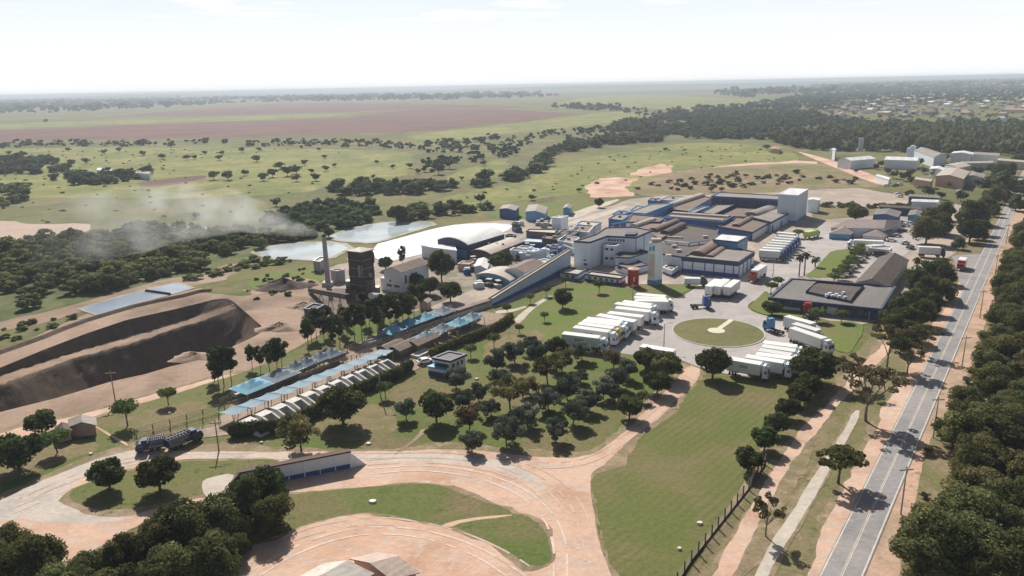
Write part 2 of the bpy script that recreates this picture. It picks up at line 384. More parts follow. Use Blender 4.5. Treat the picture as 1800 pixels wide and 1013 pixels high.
# --- the quarry pit: outlines traced on the ground, then lofted
NL = 90
def line(px, z=0, n=NL):
    p = [P(x, y, z) for x, y in px]; L = [0]
    for i in range(1, len(p)): L.append(L[-1] + (p[i] - p[i - 1]).length)
    t = np.linspace(0, L[-1], n)
    return np.stack([np.interp(t, L, [q[k] for q in p]) for k in range(3)], 1)
def lpx(px, n=NL):
    q = np.array(px, float); L = np.concatenate([[0], np.cumsum(np.linalg.norm(np.diff(q, axis=0), axis=1))]); t = np.linspace(0, L[-1], n)
    return np.stack([np.interp(t, L, q[:, 0]), np.interp(t, L, q[:, 1])], 1)
p_far = lpx([(-260, 742), (-120, 692), (0, 647), (80, 614), (151, 587), (222, 563), (320, 541), (376, 527), (401, 525), (412, 532)])
p3 = lpx([(-260, 757), (-120, 706), (0, 660), (107, 627), (160, 611), (231, 590), (327, 562), (370, 551), (398, 544), (416, 540)])
p4 = lpx([(-260, 776), (-120, 723), (0, 677), (60, 655), (124, 632), (231, 604), (327, 572), (370, 562), (398, 556), (430, 547)])
rim_far = np.array([tuple(P(*p)) for p in p_far])
rim_near = line([(-260, 815), (-120, 765), (0, 725), (100, 700), (196, 671), (256, 658), (302, 644), (355, 632), (417, 606), (442, 595), (467, 580)])
l3, l4 = [], []
for a, b, c in zip(rim_far, p3, p4):
    z = 0.0
    while z > -9:
        q = P(b[0], b[1], z)
        if math.hypot(q.x - a[0], q.y - a[1]) < -z / 1.25: break
        z -= .1
    l3.append(tuple(q)); l4.append(tuple(P(c[0], c[1], z - .3)))
l3, l4 = np.array(l3), np.array(l4)
tt = np.linspace(0, 1, NL); fade = np.clip((1 - tt) / .12, 0, 1) ** .6
def dirn(L):
    d = np.gradient(L, axis=0); n = np.stack([d[:, 1], -d[:, 0], d[:, 2] * 0], 1); return n / np.linalg.norm(n, axis=1)[:, None]
nf = dirn(l4)
l5 = l4 + nf * (16 + l4[:, 2:3]) / 1.3 * np.array([[1, 1, 0]]); l5[:, 2] = -16
l6 = rim_near - dirn(rim_near) * 9; l6[:, 2] = -16
for L, k in ((l3, 1), (l4, 1), (l5, 1), (l6, 1)):
    L[:, 2] *= fade
bl = np.clip((tt - .86) / .14, 0, 1)[:, None] ** 1.5
for L, k in ((l3, .12), (l4, .22), (l5, .55), (l6, .8)):
    L[:, :2] = L[:, :2] * (1 - bl) + (rim_far[:, :2] * (1 - k) + rim_near[:, :2] * k) * bl
rings = [rim_far, l3, l4, l5, l6, rim_near]
sub = []
for i in range(5):
    m = [6, 4, 12, 5, 6][i]
    for j in range(m): sub.append(rings[i] * (1 - j / m) + rings[i + 1] * (j / m))
sub.append(rings[5]); G = np.array(sub)
r2 = np.random.default_rng(3)
J = r2.normal(size=G.shape) * .12; J[0] = 0; J[-1] = 0; J[:, -1] *= 0; J[:, 0] = 0
G = G + J
# gullies
for c in range(G.shape[1]):
    k = abs(math.sin(c * 2.3) * math.sin(c * .9)) * .8
    G[1:-1, c, 1] += k * .12
nr, nc = G.shape[:2]
idx = np.arange(nr * nc).reshape(nr, nc)
fc = np.stack([idx[:-1, :-1], idx[1:, :-1], idx[1:, 1:], idx[:-1, 1:]], -1).reshape(-1, 4)
pit_o = bpy.data.objects.new('quarry_pit', npmesh('quarry_pit', G.reshape(-1, 3), fc[:, ::-1], G_PIT)); COL.objects.link(pit_o)
pit_o.data.materials.append(G_SOIL)
mi = np.zeros((nr - 1, nc - 1), dtype=np.int32); mi[6:10] = 1; mi[22:27] = 1; pit_o.data.polygons.foreach_set('material_index', mi.ravel())
tag(pit_o, kind='structure')
hole = [Vector((p[0], p[1], 0)) for p in rim_far] + [Vector((p[0], p[1], 0)) for p in rim_near[::-1]]
# end wall of the pit outside the frame
MB().face([tuple(G[i, 0]) for i in range(nr)]).build('quarry_end', G_PIT).__setitem__('kind', 'structure')
# base ground with the pit cut out
BIG = 26000
outer = [Vector((-BIG, -600, 0)), Vector((BIG, -600, 0)), Vector((BIG, BIG, 0)), Vector((-BIG, BIG, 0))]
loops = [outer, hole]; tri = tessellate_polygon(loops); allp = outer + hole
me = bpy.data.meshes.new('ground'); me.from_pydata([tuple(p) for p in allp], [], [tuple(t) for t in tri]); me.materials.append(G_PAST); me.update(); fix_up(me)
o = bpy.data.objects.new('ground', me); COL.objects.link(o); tag(o, kind='structure')

# far hills
def hills(y0, y1, hmax, seed, x0=-14000, x1=14000):
    r = np.random.default_rng(seed); nx, ny = 90, 10
    xs = np.linspace(x0, x1, nx); ys = np.linspace(y0, y1, ny)
    prof = np.interp(xs, np.linspace(x0, x1, 16), r.uniform(.2, 1, 16)) + fract(nx, .12, seed)
    z = np.array([[max(0, prof[i]) * hmax * math.sin(math.pi * j / (ny - 1)) ** 1.3 + (0 if 0 < j < ny - 1 else -2) for i in range(nx)] for j in range(ny)])
    X, Y = np.meshgrid(xs, ys); V = np.stack([X, Y, z], -1).reshape(-1, 3)
    ii = np.arange(nx * ny).reshape(ny, nx); f = np.stack([ii[:-1, :-1], ii[:-1, 1:], ii[1:, 1:], ii[1:, :-1]], -1).reshape(-1, 4)
    me = npmesh('hills', V, f, G_HILL); me.polygons.foreach_set('use_smooth', [True] * len(me.polygons))
    o = bpy.data.objects.new('hills', me); COL.objects.link(o); tag(o, kind='structure')
G_HILL = gmat('hill_cover', (.11, .13, .06), (.16, .16, .085), (.06, .08, .04), .0012, .005, .02, .25)
hills(4600, 6800, 26, 5); hills(8000, 12000, 52, 11); hills(14000, 20000, 66, 23, -20000, 20000)

# --- far farmland
sheet('ploughed_field', [f1(0, 447), (120, 225), (300, 217), (480, 212), (600, 207), f2(400, 335), f2(800, 335), f2(1000, 345), f2(1230, 360), f2(1000, 400), f2(760, 415), f2(500, 450), f2(0, 466), (300, 244), (0, 249), (-150, 252), (-150, 235)], G_PLOUGH, amp=1.2, sm=0)
sheet('ploughed_field', [(190, 205), (330, 193), (420, 187), (500, 181.5), (700, 182), (780, 184), (870, 186), (940, 190), (780, 190), (600, 197), (400, 202)], G_PLOUGH, amp=1, sm=0)
sheet('pasture', [(-200, 222), (100, 216), (420, 204), (600, 199), (640, 200), (560, 207), (380, 214), (100, 223), (-200, 233)], G_PAST2, amp=2)
sheet('pasture', [(700, 240), (800, 228), (1000, 206), (1060, 196), (1180, 200), (1200, 203), (1000, 222), (860, 240), (760, 250)], G_PAST2, amp=2)
sheet('pasture', [(950, 190), (1030, 170), (1160, 166), (1260, 172), (1350, 178), (1310, 191), (1250, 194), (1100, 190)], G_PAST2, amp=2)
sheet('pasture', [(-300, 260), (0, 262), (240, 258), (480, 262), (620, 264), (720, 268), (725, 285), (700, 318), (600, 325), (500, 345), (200, 350), (-300, 355)], G_PAST2, amp=3)
sheet('pasture', [(760, 350), (860, 330), (960, 305), (1000, 280), (1120, 262), (1220, 250), (1330, 255), (1400, 268), (1410, 285), (1300, 300), (1180, 330), (1000, 345), (900, 358), (800, 372)], G_PAST2, amp=3)
sheet('pasture', [(760, 318), (830, 290), (890, 278), (900, 290), (880, 305), (800, 322)], G_PAST2, amp=3)
sheet('ploughed_strip', [(235, 322), (300, 314), (365, 308), (358, 316), (300, 326), (245, 331)], G_PLOUGH, amp=1)
sheet('red_earth', [(1027, 330), (1050, 315), (1085, 312), (1117, 315), (1108, 330), (1120, 345), (1040, 348)], G_RED, amp=2.6, sm=0)
sheet('red_earth', [(1117, 305), (1125, 294), (1160, 288), (1186, 292), (1175, 302), (1140, 310)], G_RED, amp=2.6, sm=0)
sheet('red_earth', [(1190, 304), (1290, 288), (1400, 282), (1440, 285), (1440, 293), (1330, 297), (1220, 309)], G_RED, amp=2.6, sm=0)
sheet('red_earth', [(1185, 350), (1300, 338), (1500, 330), (1520, 333), (1590, 345), (1620, 350), (1600, 372), (1400, 357), (1200, 358)], G_BACK, amp=1)
sheet('rough_ground', [(1112, 342), (1120, 322), (1190, 300), (1300, 292), (1440, 286), (1490, 300), (1560, 327), (1500, 332), (1300, 340), (1190, 350)], gmat('rough_disturbed_ground', (.22, .17, .10), (.15, .155, .06), (.33, .22, .15), .012, .04, .3, .4, c4=(.11, .12, .05)), amp=2)
sheet('dirt_road', [(1396, 266), (1420, 270), (1480, 288), (1530, 306), (1572, 322), (1552, 328), (1510, 312), (1460, 292)], G_RED, amp=.5)
sheet('bare_patch', [(-150, 388), (20, 388), (60, 396), (160, 391), (160, 408), (125, 425), (80, 436), (-150, 440)], gmat('pale_bare_soil', (.44, .33, .27), (.48, .37, .31), (.40, .30, .24), .01, .05, .4, .15), amp=1)
# --- left: scrub ground, pond bank, quarry soil
sheet('scrub_ground', [(-300, 430), (100, 435), (200, 400), (500, 395), (650, 380), (660, 400), (560, 420), (450, 445), (400, 470), (240, 505), (150, 530), (0, 568), (-300, 640)], G_SCRUB, amp=1.5)
sheet('dirt_track', [(-100, 596), (0, 566), (100, 545), (200, 516), (300, 488), (380, 482), (440, 474), (460, 480), (400, 492), (330, 505), (250, 520), (150, 546), (60, 575), (0, 583), (-100, 612)], G_SOIL, amp=.8)
sheet('bare_soil', [(-300, 725), (-100, 660), (0, 620), (110, 568), (180, 541), (270, 518), (350, 508), (400, 508), (450, 512), (520, 505), (590, 495), (620, 510), (610, 560), (560, 590), (520, 612), (460, 645), (355, 668), (200, 712), (95, 742), (10, 752), (-100, 790), (-300, 850)], G_SOIL, amp=.6, hole=hole, sm=0)
sheet('dirt_track', [(-100, 800), (10, 757), (100, 740), (200, 714), (350, 672), (420, 655), (420, 664), (352, 685), (260, 706), (200, 722), (140, 745), (60, 765), (-100, 810)], G_DIRT, amp=.7, rim=(1.2, G_EDGE))
sheet('grass_patch', [(344, 513), (360, 506), (400, 505), (425, 512), (440, 520), (410, 521), (370, 517)], G_LAWN, amp=1.2)
sheet('grass_patch', [(395, 486), (440, 470), (500, 466), (570, 462), (580, 478), (500, 484), (440, 492), (405, 498)], G_LAWN, amp=1.5)
sheet('grass_patch', [(450, 512), (430, 500), (470, 478), (560, 472), (575, 490), (545, 500), (500, 505)], G_LAWNB, amp=1)
sheet('bare_soil', [(470, 512), (490, 490), (520, 488), (560, 495), (560, 510), (520, 515)], G_SOIL, amp=1)
# --- factory ground
sheet('factory_yard', [(560, 480), (600, 462), (745, 440), (800, 395), (860, 390), (960, 383), (1060, 368), (1120, 345), (1300, 342), (1440, 345), (1580, 360), (1660, 355), (1740, 372), (1700, 470), (1640, 520), (1560, 560), (1480, 580), (1300, 500), (1000, 502), (875, 545), (760, 545), (700, 560), (620, 560)], G_BACK, amp=.6)
sheet('grass_patch', [(860, 372), (900, 362), (960, 358), (1030, 352), (1060, 358), (1050, 366), (1000, 374), (960, 382), (900, 386), (868, 382)], G_LAWNB, amp=1.5)
sheet('dirt_track', [(940, 392), (990, 380), (1040, 362), (1085, 350), (1092, 352), (1050, 368), (1000, 388), (960, 398)], G_CONC, amp=.6)
sheet('dirt_track', [(965, 398), (1010, 388), (1060, 374), (1100, 362), (1104, 365), (1064, 379), (1020, 394)], G_CONC, amp=.5)
sheet('grass_patch', [(1420, 378), (1440, 360), (1500, 362), (1560, 368), (1540, 380), (1480, 384), (1440, 388)], G_DRY, amp=.8)
sheet('paved_yard', [(870, 440), (960, 400), (1000, 395), (1010, 440), (960, 470), (880, 500), (830, 495), (840, 460)], gmat('dark_yard', (.24, .215, .205), (.30, .265, .24), (.20, .18, .17), .03, .15, .9, .3), amp=.8)
# --- lawns
sheet('lawn', [(-200, 830), (60, 775), (180, 738), (260, 706), (350, 678), (440, 650), (560, 600), (640, 560), (700, 553), (760, 540), (870, 548), (985, 492), (1110, 500), (1165, 505), (1240, 510), (1300, 660), (1420, 660), (1530, 590), (1560, 600), (1440, 760), (1200, 1060), (-200, 1060)], G_LAWN, amp=.6)
sheet('bright_lawn', [(900, 575), (985, 503), (1060, 503), (1110, 506), (1120, 525), (1060, 555), (1000, 590), (985, 620), (940, 590)], G_LAWNB, amp=1)
sheet('dry_verge', [(1175, 1060), (1240, 970), (1300, 870), (1370, 760), (1430, 690), (1500, 620), (1560, 560), (1620, 500), (1680, 440), (1740, 400), (1800, 300), (1800, 480), (1700, 700), (1640, 1060)], G_DRY, amp=.6)
sheet('dry_verge', [(1500, 1060), (1620, 760), (1700, 600), (1750, 470), (1790, 385), (1850, 330), (1990, 400), (1990, 1060)], G_DRY, amp=.6)
sheet('red_shoulder', [(1385, 1060), (1440, 940), (1475, 875), (1525, 785), (1572, 700), (1618, 612), (1660, 540), (1700, 480), (1700, 560), (1560, 860), (1470, 1060)], G_DIRT, amp=1.0, rim=(1.2, G_EDGE))
sheet('red_shoulder', [(1490, 1060), (1560, 900), (1640, 700), (1700, 560), (1740, 460), (1775, 390), (1800, 345), (1815, 350), (1800, 400), (1770, 465), (1735, 560), (1712, 640), (1665, 740), (1630, 790), (1600, 880), (1575, 1060)], gmat('red_shoulder', (.52, .34, .25), (.44, .31, .23), (.30, .23, .15), .03, .12, .9, .2, c4=(.25, .20, .12)), amp=.6)
sheet('mown_field', [(1033, 838), (1066, 816), (1122, 765), (1190, 702), (1242, 663), (1300, 664), (1396, 668), (1420, 680), (1395, 700), (1340, 770), (1318, 855), (1260, 925), (1175, 1060), (1080, 1060), (1062, 970), (1045, 900)], G_FIELD, amp=.9, rim=(.6, G_EDGE))
sheet('works_ground', [(540, 535), (560, 512), (600, 505), (640, 512), (690, 515), (760, 500), (800, 520), (760, 540), (700, 552), (640, 562), (590, 570), (550, 560)], gmat('dark_brown_ground', (.16, .13, .115), (.24, .185, .15), (.11, .095, .085), .05, .2, 1.2, .4), amp=1.2)  # dark brown mottled ground round the boiler house
sheet('works_ground', [(690, 470), (760, 445), (830, 455), (870, 475), (860, 500), (800, 525), (740, 520), (700, 500)], gmat('brown_yard_ground', (.26, .22, .19), (.33, .27, .22), (.15, .15, .09), .05, .2, 1.2, .35), amp=1.2)  # mottled brown ground tone for this part of the yard
WORN = gmat('worn_grass', (.20, .165, .085), (.15, .15, .06), (.25, .19, .12), .06, .2, 1.4, .35)
for px_ in ([(560, 705), (640, 700), (700, 725), (690, 760), (600, 775), (545, 760)], [(250, 720), (340, 700), (360, 720), (300, 760), (230, 765), (200, 745)], [(-60, 850), (40, 805), (150, 775), (190, 790), (120, 812), (30, 842), (-60, 878)], [(1040, 560), (1080, 535), (1105, 542), (1060, 572), (1010, 585)], [(850, 600), (930, 575), (955, 590), (930, 615), (870, 630), (830, 630)], [(620, 905), (740, 880), (800, 890), (700, 900)]):
    sheet('worn_patch', px_, WORN, amp=2.4)
# dirt roads
sheet('dirt_road', [(-100, 925), (0, 880), (60, 851), (150, 815), (235, 789), (300, 795), (400, 796), (500, 796), (625, 796), (700, 794), (780, 790), (850, 795), (920, 803), (1000, 808), (1045, 800), (1085, 770), (1150, 712), (1195, 668), (1208, 640), (1235, 650), (1195, 700), (1122, 766), (1068, 815), (1042, 825), (1030, 842), (1045, 920), (1062, 985), (1080, 1060), (350, 1060), (380, 1010), (420, 960), (330, 900), (280, 900), (180, 960), (80, 1020), (-100, 1060)], G_DIRT, amp=.9, rim=(1.6, G_EDGE))
sheet('gravel_road', [(-100, 920), (0, 882), (60, 853), (150, 818), (235, 792), (300, 799), (330, 806), (250, 812), (170, 828), (125, 850), (115, 875), (135, 893), (200, 905), (250, 905), (180, 918), (90, 920), (30, 905), (-100, 950)], G_GRAVEL, amp=.8)
sheet('gravel_road', [(300, 797), (500, 799), (640, 800), (780, 797), (860, 806), (930, 825), (980, 870), (940, 850), (880, 825), (800, 812), (640, 815), (500, 806), (330, 806)], G_GRAVEL, amp=.8)
sheet('grass_island', [f5(440, 490), f5(475, 440), f5(560, 405), f5(700, 360), f5(800, 325), f5(900, 310), f5(1120, 272), f5(1400, 262), f5(1750, 258), f5(1700, 300), f5(1520, 420), f5(1280, 488), f5(1000, 545), f5(800, 578), f5(650, 578), f5(520, 548)], G_LAWN, amp=.6, rim=(.9, G_EDGE))
sheet('grass_island', [f6(-60, 760), f6(120, 520), f6(300, 480), f6(480, 462), f6(700, 432), f6(1000, 408), f6(1280, 398), f6(1440, 450), f6(1600, 515), f6(1740, 555), f6(1800, 600), f7(40, 600), f7(120, 625), f7(190, 690), f7(225, 780), f7(240, 870), f7(200, 920), f7(120, 935), f7(40, 905), f6(1750, 830), f6(1650, 780), f6(1520, 720), f6(1400, 670), f6(1200, 640), f6(1000, 600), f6(880, 588), f6(700, 605), f6(500, 655), f6(300, 745), f6(120, 800)], G_LAWN, amp=.6, rim=(.9, G_EDGE))
sheet('dirt_path', [f6(1340, 672), f6(1500, 630), f6(1800, 600), f6(1800, 612), f6(1500, 648), f6(1400, 690)], G_DIRT, amp=.1)
sheet('dirt_track', [(1225, 1060), (1270, 975), (1325, 885), (1380, 800), (1440, 725), (1490, 670), (1560, 600), (1590, 560), (1602, 562), (1580, 600), (1510, 675), (1460, 730), (1402, 805), (1350, 885), (1305, 980), (1262, 1060)], G_DIRT, amp=.7, rim=(1.2, G_EDGE))
sheet('footpath', [(1316, 1040), (1345, 975), (1400, 885), (1438, 825), (1480, 760), (1500, 722), (1514, 724), (1494, 765), (1455, 830), (1420, 890), (1368, 975), (1338, 1040)], G_CONC, amp=.25, rim=(.5, G_EDGE))
sheet('dirt_path', [(740, 755), (733, 768), (690, 800), (700, 800), (745, 766), (750, 756)], G_SOIL, amp=.1)
sheet('dirt_path', [(165, 751), (172, 751), (225, 782), (222, 786)], G_DIRT, amp=.1)
sheet('concrete_slab', [f5(1280, 400), f5(1320, 370), f5(1480, 335), f5(1470, 400), f5(1420, 470), f5(1380, 500), f5(1290, 495)], G_CONC, amp=.2)
sheet('footpath', [(905, 568), (905, 560), (930, 540), (965, 520), (972, 522), (935, 545), (915, 570)], G_CONC, amp=.15)
sheet('dirt_path', [(870, 547), (900, 545), (925, 538), (925, 542), (900, 550), (872, 553)], G_CONC, amp=.1)
def track(px, mat, wd=.42, gap=2.0, name='tyre_track'):
    L = [P(*p) for p in px]
    for _ in range(2):
        q = [L[0]]
        for a, b in zip(L[:-1], L[1:]): q += [a * .75 + b * .25, a * .25 + b * .75]
        L = q + [L[-1]]
    LAYER[0] += 1; z = .02 + LAYER[0] * .002; mb = MB(); rr = random.Random(len(px) * 7 + int(px[0][0])); f = fract(len(L), .25, LAYER[0])
    for s in (-1, 1):
        pr = None
        for i, p in enumerate(L):
            d = (L[min(i + 1, len(L) - 1)] - L[max(i - 1, 0)]); d.normalize(); n = Vector((-d.y, d.x, 0)); w_ = wd * rr.uniform(.5, 1.2); c = p + n * (s * gap / 2 + float(f[i]) * .5)
            cur = (c - n * w_ / 2, c + n * w_ / 2)
            if pr and rr.random() > .22: mb.face([(pr[0].x, pr[0].y, z), (cur[0].x, cur[0].y, z), (cur[1].x, cur[1].y, z), (pr[1].x, pr[1].y, z)])
            pr = cur
    o = mb.build(name, mat); fix_up(o.data); tag(o, kind='structure')
TR1 = gmat('track_grey', (.55, .42, .34), (.58, .45, .37), (.50, .38, .30), .05, .3, 1.5, .18); TR2 = gmat('track_red', (.57, .39, .29), (.60, .42, .33), (.53, .36, .27), .05, .3, 1.5, .18); TR3 = gmat('track_pale', (.70, .56, .47), (.66, .50, .42), (.62, .48, .40), .05, .3, 1.5, .15)
for i_, (px, m_) in enumerate([z_ for j_, z_ in enumerate([
    ([(430, 990), (500, 950), (580, 925), (660, 915), (740, 925), (820, 945), (900, 985), (960, 1030)], TR1), ([(450, 1010), (520, 968), (600, 940), (680, 932), (760, 942), (840, 970), (900, 1010)], TR3), ([(470, 980), (540, 945), (620, 922), (700, 915), (790, 925), (870, 950)], TR2),
    ([(640, 815), (740, 808), (840, 818), (920, 842), (975, 885), (1000, 940), (1010, 1020)], TR1), ([(650, 830), (740, 822), (830, 832), (905, 858), (960, 900), (985, 950), (985, 1020)], TR3), ([(700, 845), (790, 842), (870, 862), (940, 905), (970, 960)], TR2), ([(900, 812), (960, 835), (1010, 880), (1035, 940), (1045, 1020)], TR2),
    ([(560, 803), (680, 802), (780, 800), (880, 812), (980, 822), (1050, 808), (1120, 755), (1180, 705), (1215, 662)], TR1), ([(980, 850), (1010, 830), (1060, 806), (1130, 748), (1200, 690)], TR3),
    ([(320, 803), (420, 802), (540, 804), (640, 806)], TR3), ([(40, 880), (110, 848), (190, 820), (260, 803)], TR1), ([(20, 900), (90, 872), (150, 840), (240, 812)], TR3), ([(60, 905), (150, 925), (260, 930), (330, 915)], TR2), ([(40, 920), (140, 945), (240, 942)], TR1),
    ([(1260, 1000), (1320, 905), (1380, 820), (1440, 740), (1500, 675), (1570, 600)], TR3), ([(1445, 960), (1500, 860), (1550, 765), (1600, 665), (1645, 575)], TR2)]) if j_ not in (2, 5, 8, 12, 13, 14, 15)]): track(px, m_)
# paved yard
sheet('paved_yard', [(1096, 625), (1050, 612), (1060, 585), (1120, 545), (1178, 528), (1200, 522), (1222, 508), (1240, 488), (1300, 478), (1345, 455), (1370, 425), (1420, 400), (1460, 395), (1480, 420), (1500, 428), (1440, 470), (1400, 492), (1370, 503), (1345, 525), (1316, 533), (1314, 545), (1345, 557), (1385, 564), (1450, 572), (1440, 600), (1410, 620), (1400, 668), (1290, 662), (1232, 648), (1190, 632)], G_YARD, amp=.15)
sheet('paved_yard', [(1500, 465), (1540, 425), (1600, 400), (1640, 425), (1600, 440), (1560, 475), (1510, 492), (1480, 485)], G_YARD, amp=.2)
sheet('bright_lawn', [cE(920, 330), cE(980, 290), cE(1060, 200), cE(1100, 160), cE(1220, 150), cE(1290, 120), cE(1250, 190), cE(1180, 270), cE(1100, 345), cE(960, 345)], G_LAWNB, amp=.2)
sheet('bright_lawn', [cE(1040, 640), cE(1300, 650), cE(1310, 720), cE(1260, 800), cE(1240, 870), cE(1120, 850), cE(1090, 780), cE(1010, 700)], G_LAWNB, amp=.3)
sheet('bright_lawn', [cE(515, 545), cE(580, 500), cE(660, 420), cE(680, 520), cE(960, 570), cE(950, 620), cE(800, 625), cE(620, 600)], G_LAWNB, amp=.15)
sheet('bright_lawn', [(1195, 520), (1175, 512), (1185, 505), (1225, 500), (1215, 510)], G_LAWNB, amp=.15)
# pens
sheet('pen_ground', [(380, 742), (420, 700), (520, 665), (640, 598), (700, 565), (790, 545), (870, 550), (905, 562), (880, 580), (820, 605), (740, 650), (620, 695), (500, 748), (410, 766), (345, 772), (300, 780), (320, 765)], G_PENS, amp=.3)
# road
a0, a1 = P(1480, 1011), P(1770, 379); rd = (a1 - a0).normalized(); rn = Vector((rd.y, -rd.x, 0))
hwid = (P(1518, 1011) - a0).dot(rn)
a0 = a0 - rd * 80; a1 = a1 + rd * 700
zr = .02 + (LAYER[0] + 1) * .002
def strip(name, off, hw, mat, z, p=a0, q=a1, d=rn, kind='structure'):
    o = MB().face([p + d * (off - hw) + Vector((0, 0, z)), p + d * (off + hw) + Vector((0, 0, z)), q + d * (off + hw) + Vector((0, 0, z)), q + d * (off - hw) + Vector((0, 0, z))][::-1]).build(name, mat)
    fix_up(o.data); return tag(o, kind=kind)
strip('road', 0, hwid * 1.06, G_ASPH, zr); LAYER[0] += 1
strip('road_marking', -hwid * .96, .09, MARK, zr + .01); strip('road_marking', hwid * .96, .09, MARK, zr + .01)
strip('road_marking', .12, .06, MARK, zr + .01); strip('road_marking', -.12, .06, smat('pale_marking', (.56, .47, .38), .2, .5, .8, c2=(.35, .30, .25)), zr + .01)
sheet('layby', [m5(1350, 60), m5(1100, 60), m5(800, 80), m5(830, 160), m5(900, 400), m5(1000, 700), m5(960, 900), m5(1080, 800)], G_ASPH, amp=.3)
# roundabout island
ci = P(1262, 585); ri = 77 / F * depth(ci)
def disc(name, c, r, mat, z, n=96, r0=None):
    mb = MB()
    if r0:
        for i in range(n):
            a, b = i * 2 * math.pi / n, (i + 1) * 2 * math.pi / n
            pt = lambda rr, t, zz: (c.x + rr * math.cos(t), c.y + rr * math.sin(t), zz)
            mb.face([pt(r0, a, z), pt(r, a, z), pt(r, b, z), pt(r0, b, z)]); mb.face([pt(r, a, 0), pt(r, b, 0), pt(r, b, z), pt(r, a, z)])
    else: mb.face([(c.x + r * math.cos(i * 2 * math.pi / n), c.y + r * math.sin(i * 2 * math.pi / n), z) for i in range(n)])
    return tag(mb.build(name, mat), kind='structure')
zt = .02 + LAYER[0] * .002 + .03
disc('island_grass', ci, ri, gmat('island_grass', (.15, .15, .06), (.19, .17, .08), (.12, .13, .05), .05, .2, 1.2, .25), zt + .1)
disc('kerb', ci, ri + .35, CONC, zt + .12, r0=ri)
cc = P(1259, 583); rr = 15 / F * depth(cc)
pth = smat('pale_path', (.62, .56, .44), .1, .5, .8)
disc('footpath', cc, rr, pth, zt + .125, 32)
e = P(1286, 564); dd = (e - cc).normalized(); pn = Vector((dd.y, -dd.x, 0))
strip('footpath', 0, .75, pth, zt + .13, cc + dd * (rr - .3), e, pn)
# water
WAT = watermat('pond_water', (.50, .57, .61), .12); WATB = watermat('settling_water', (.17, .25, .36), .3)  # pond water: bright sky reflection put into its pale base colour
BANK = gmat('pond_bank', (.42, .38, .32), (.36, .33, .26), (.22, .23, .12), .03, .12, .8, .2)
def pond(px, wm, bank=3.0):
    pts = [P(*p) for p in px]; c = sum(pts, Vector()) / len(pts)
    sheet('pond_bank', [p + (p - c).normalized() * bank for p in pts], BANK, world=True, amp=.5, sm=0)
    LAYER[0] += 2
    sheet('water', pts, wm, world=True, amp=.25, sm=0)
pond([(450, 444), (470, 437), (494, 432), (530, 428), (575, 427), (600, 430), (612, 437), (582, 453), (550, 457), (478, 454)], WAT)
pond([(578, 417), (622, 402), (669, 393), (700, 391), (752, 392), (760, 397), (700, 413), (665, 425), (645, 427), (600, 423)], WAT)
pond([(143, 543), (172, 553), (249, 532), (338, 508), (322, 502), (305, 499), (258, 511), (204, 525)], WATB, 1.5)
def bank(px, wd, h, mat, name):
    L = [P(*p) for p in px]; mb = MB(); pr = None
    for i, p in enumerate(L):
        d = (L[min(i + 1, len(L) - 1)] - L[max(i - 1, 0)]).normalized(); n = Vector((-d.y, d.x, 0)); c = [p - n * wd, p - n * wd * .25 + Vector((0, 0, h)), p + n * wd * .25 + Vector((0, 0, h)), p + n * wd]
        if pr:
            for k in range(3): mb.face([pr[k], c[k], c[k + 1], pr[k + 1]])
        pr = c
    o = mb.build(name, mat); fix_up(o.data); tag(o, kind='structure')
bank([(-60, 640), (0, 621), (71, 596), (110, 580), (151, 565), (231, 541), (275, 531), (320, 522), (350, 514), (372, 512)], 1.6, .9, G_PIT, 'earth_bank')
bank([(257, 513), (278, 516), (299, 519)], .8, .9, G_PIT, 'pond_baffle')
sheet('lined_pond', [(652, 433), (700, 420), (765, 402), (810, 394), (890, 393), (905, 400), (860, 420), (780, 438), (700, 458), (662, 462)], smat('white_liner', (.66, .70, .74), .1, .06, .3, c2=(.78, .79, .80), spec=.8), amp=.2)

# ================================================================== vegetation
def ico(n=1):
    t = (1 + 5 ** .5) / 2
    v = [(-1, t, 0), (1, t, 0), (-1, -t, 0), (1, -t, 0), (0, -1, t), (0, 1, t), (0, -1, -t), (0, 1, -t), (t, 0, -1), (t, 0, 1), (-t, 0, -1), (-t, 0, 1)]
    f = [(0, 11, 5), (0, 5, 1), (0, 1, 7), (0, 7, 10), (0, 10, 11), (1, 5, 9), (5, 11, 4), (11, 10, 2), (10, 7, 6), (7, 1, 8), (3, 9, 4), (3, 4, 2), (3, 2, 6), (3, 6, 8), (3, 8, 9), (4, 9, 5), (2, 4, 11), (6, 2, 10), (8, 6, 7), (9, 8, 1)]
    v = [np.array(p) / np.linalg.norm(p) for p in v]
    for _ in range(n):
        c = {}; g = []
        def mid(a, b):
            k = (min(a, b), max(a, b))
            if k not in c: m = v[a] + v[b]; v.append(m / np.linalg.norm(m)); c[k] = len(v) - 1
            return c[k]
        for a, b, d in f:
            x, y, z = mid(a, b), mid(b, d), mid(d, a); g += [(a, x, z), (b, y, x), (d, z, y), (x, y, z)]
        f = g
    return np.array(v), np.array(f)
ICO1 = ico(1); ICO2 = ico(2)
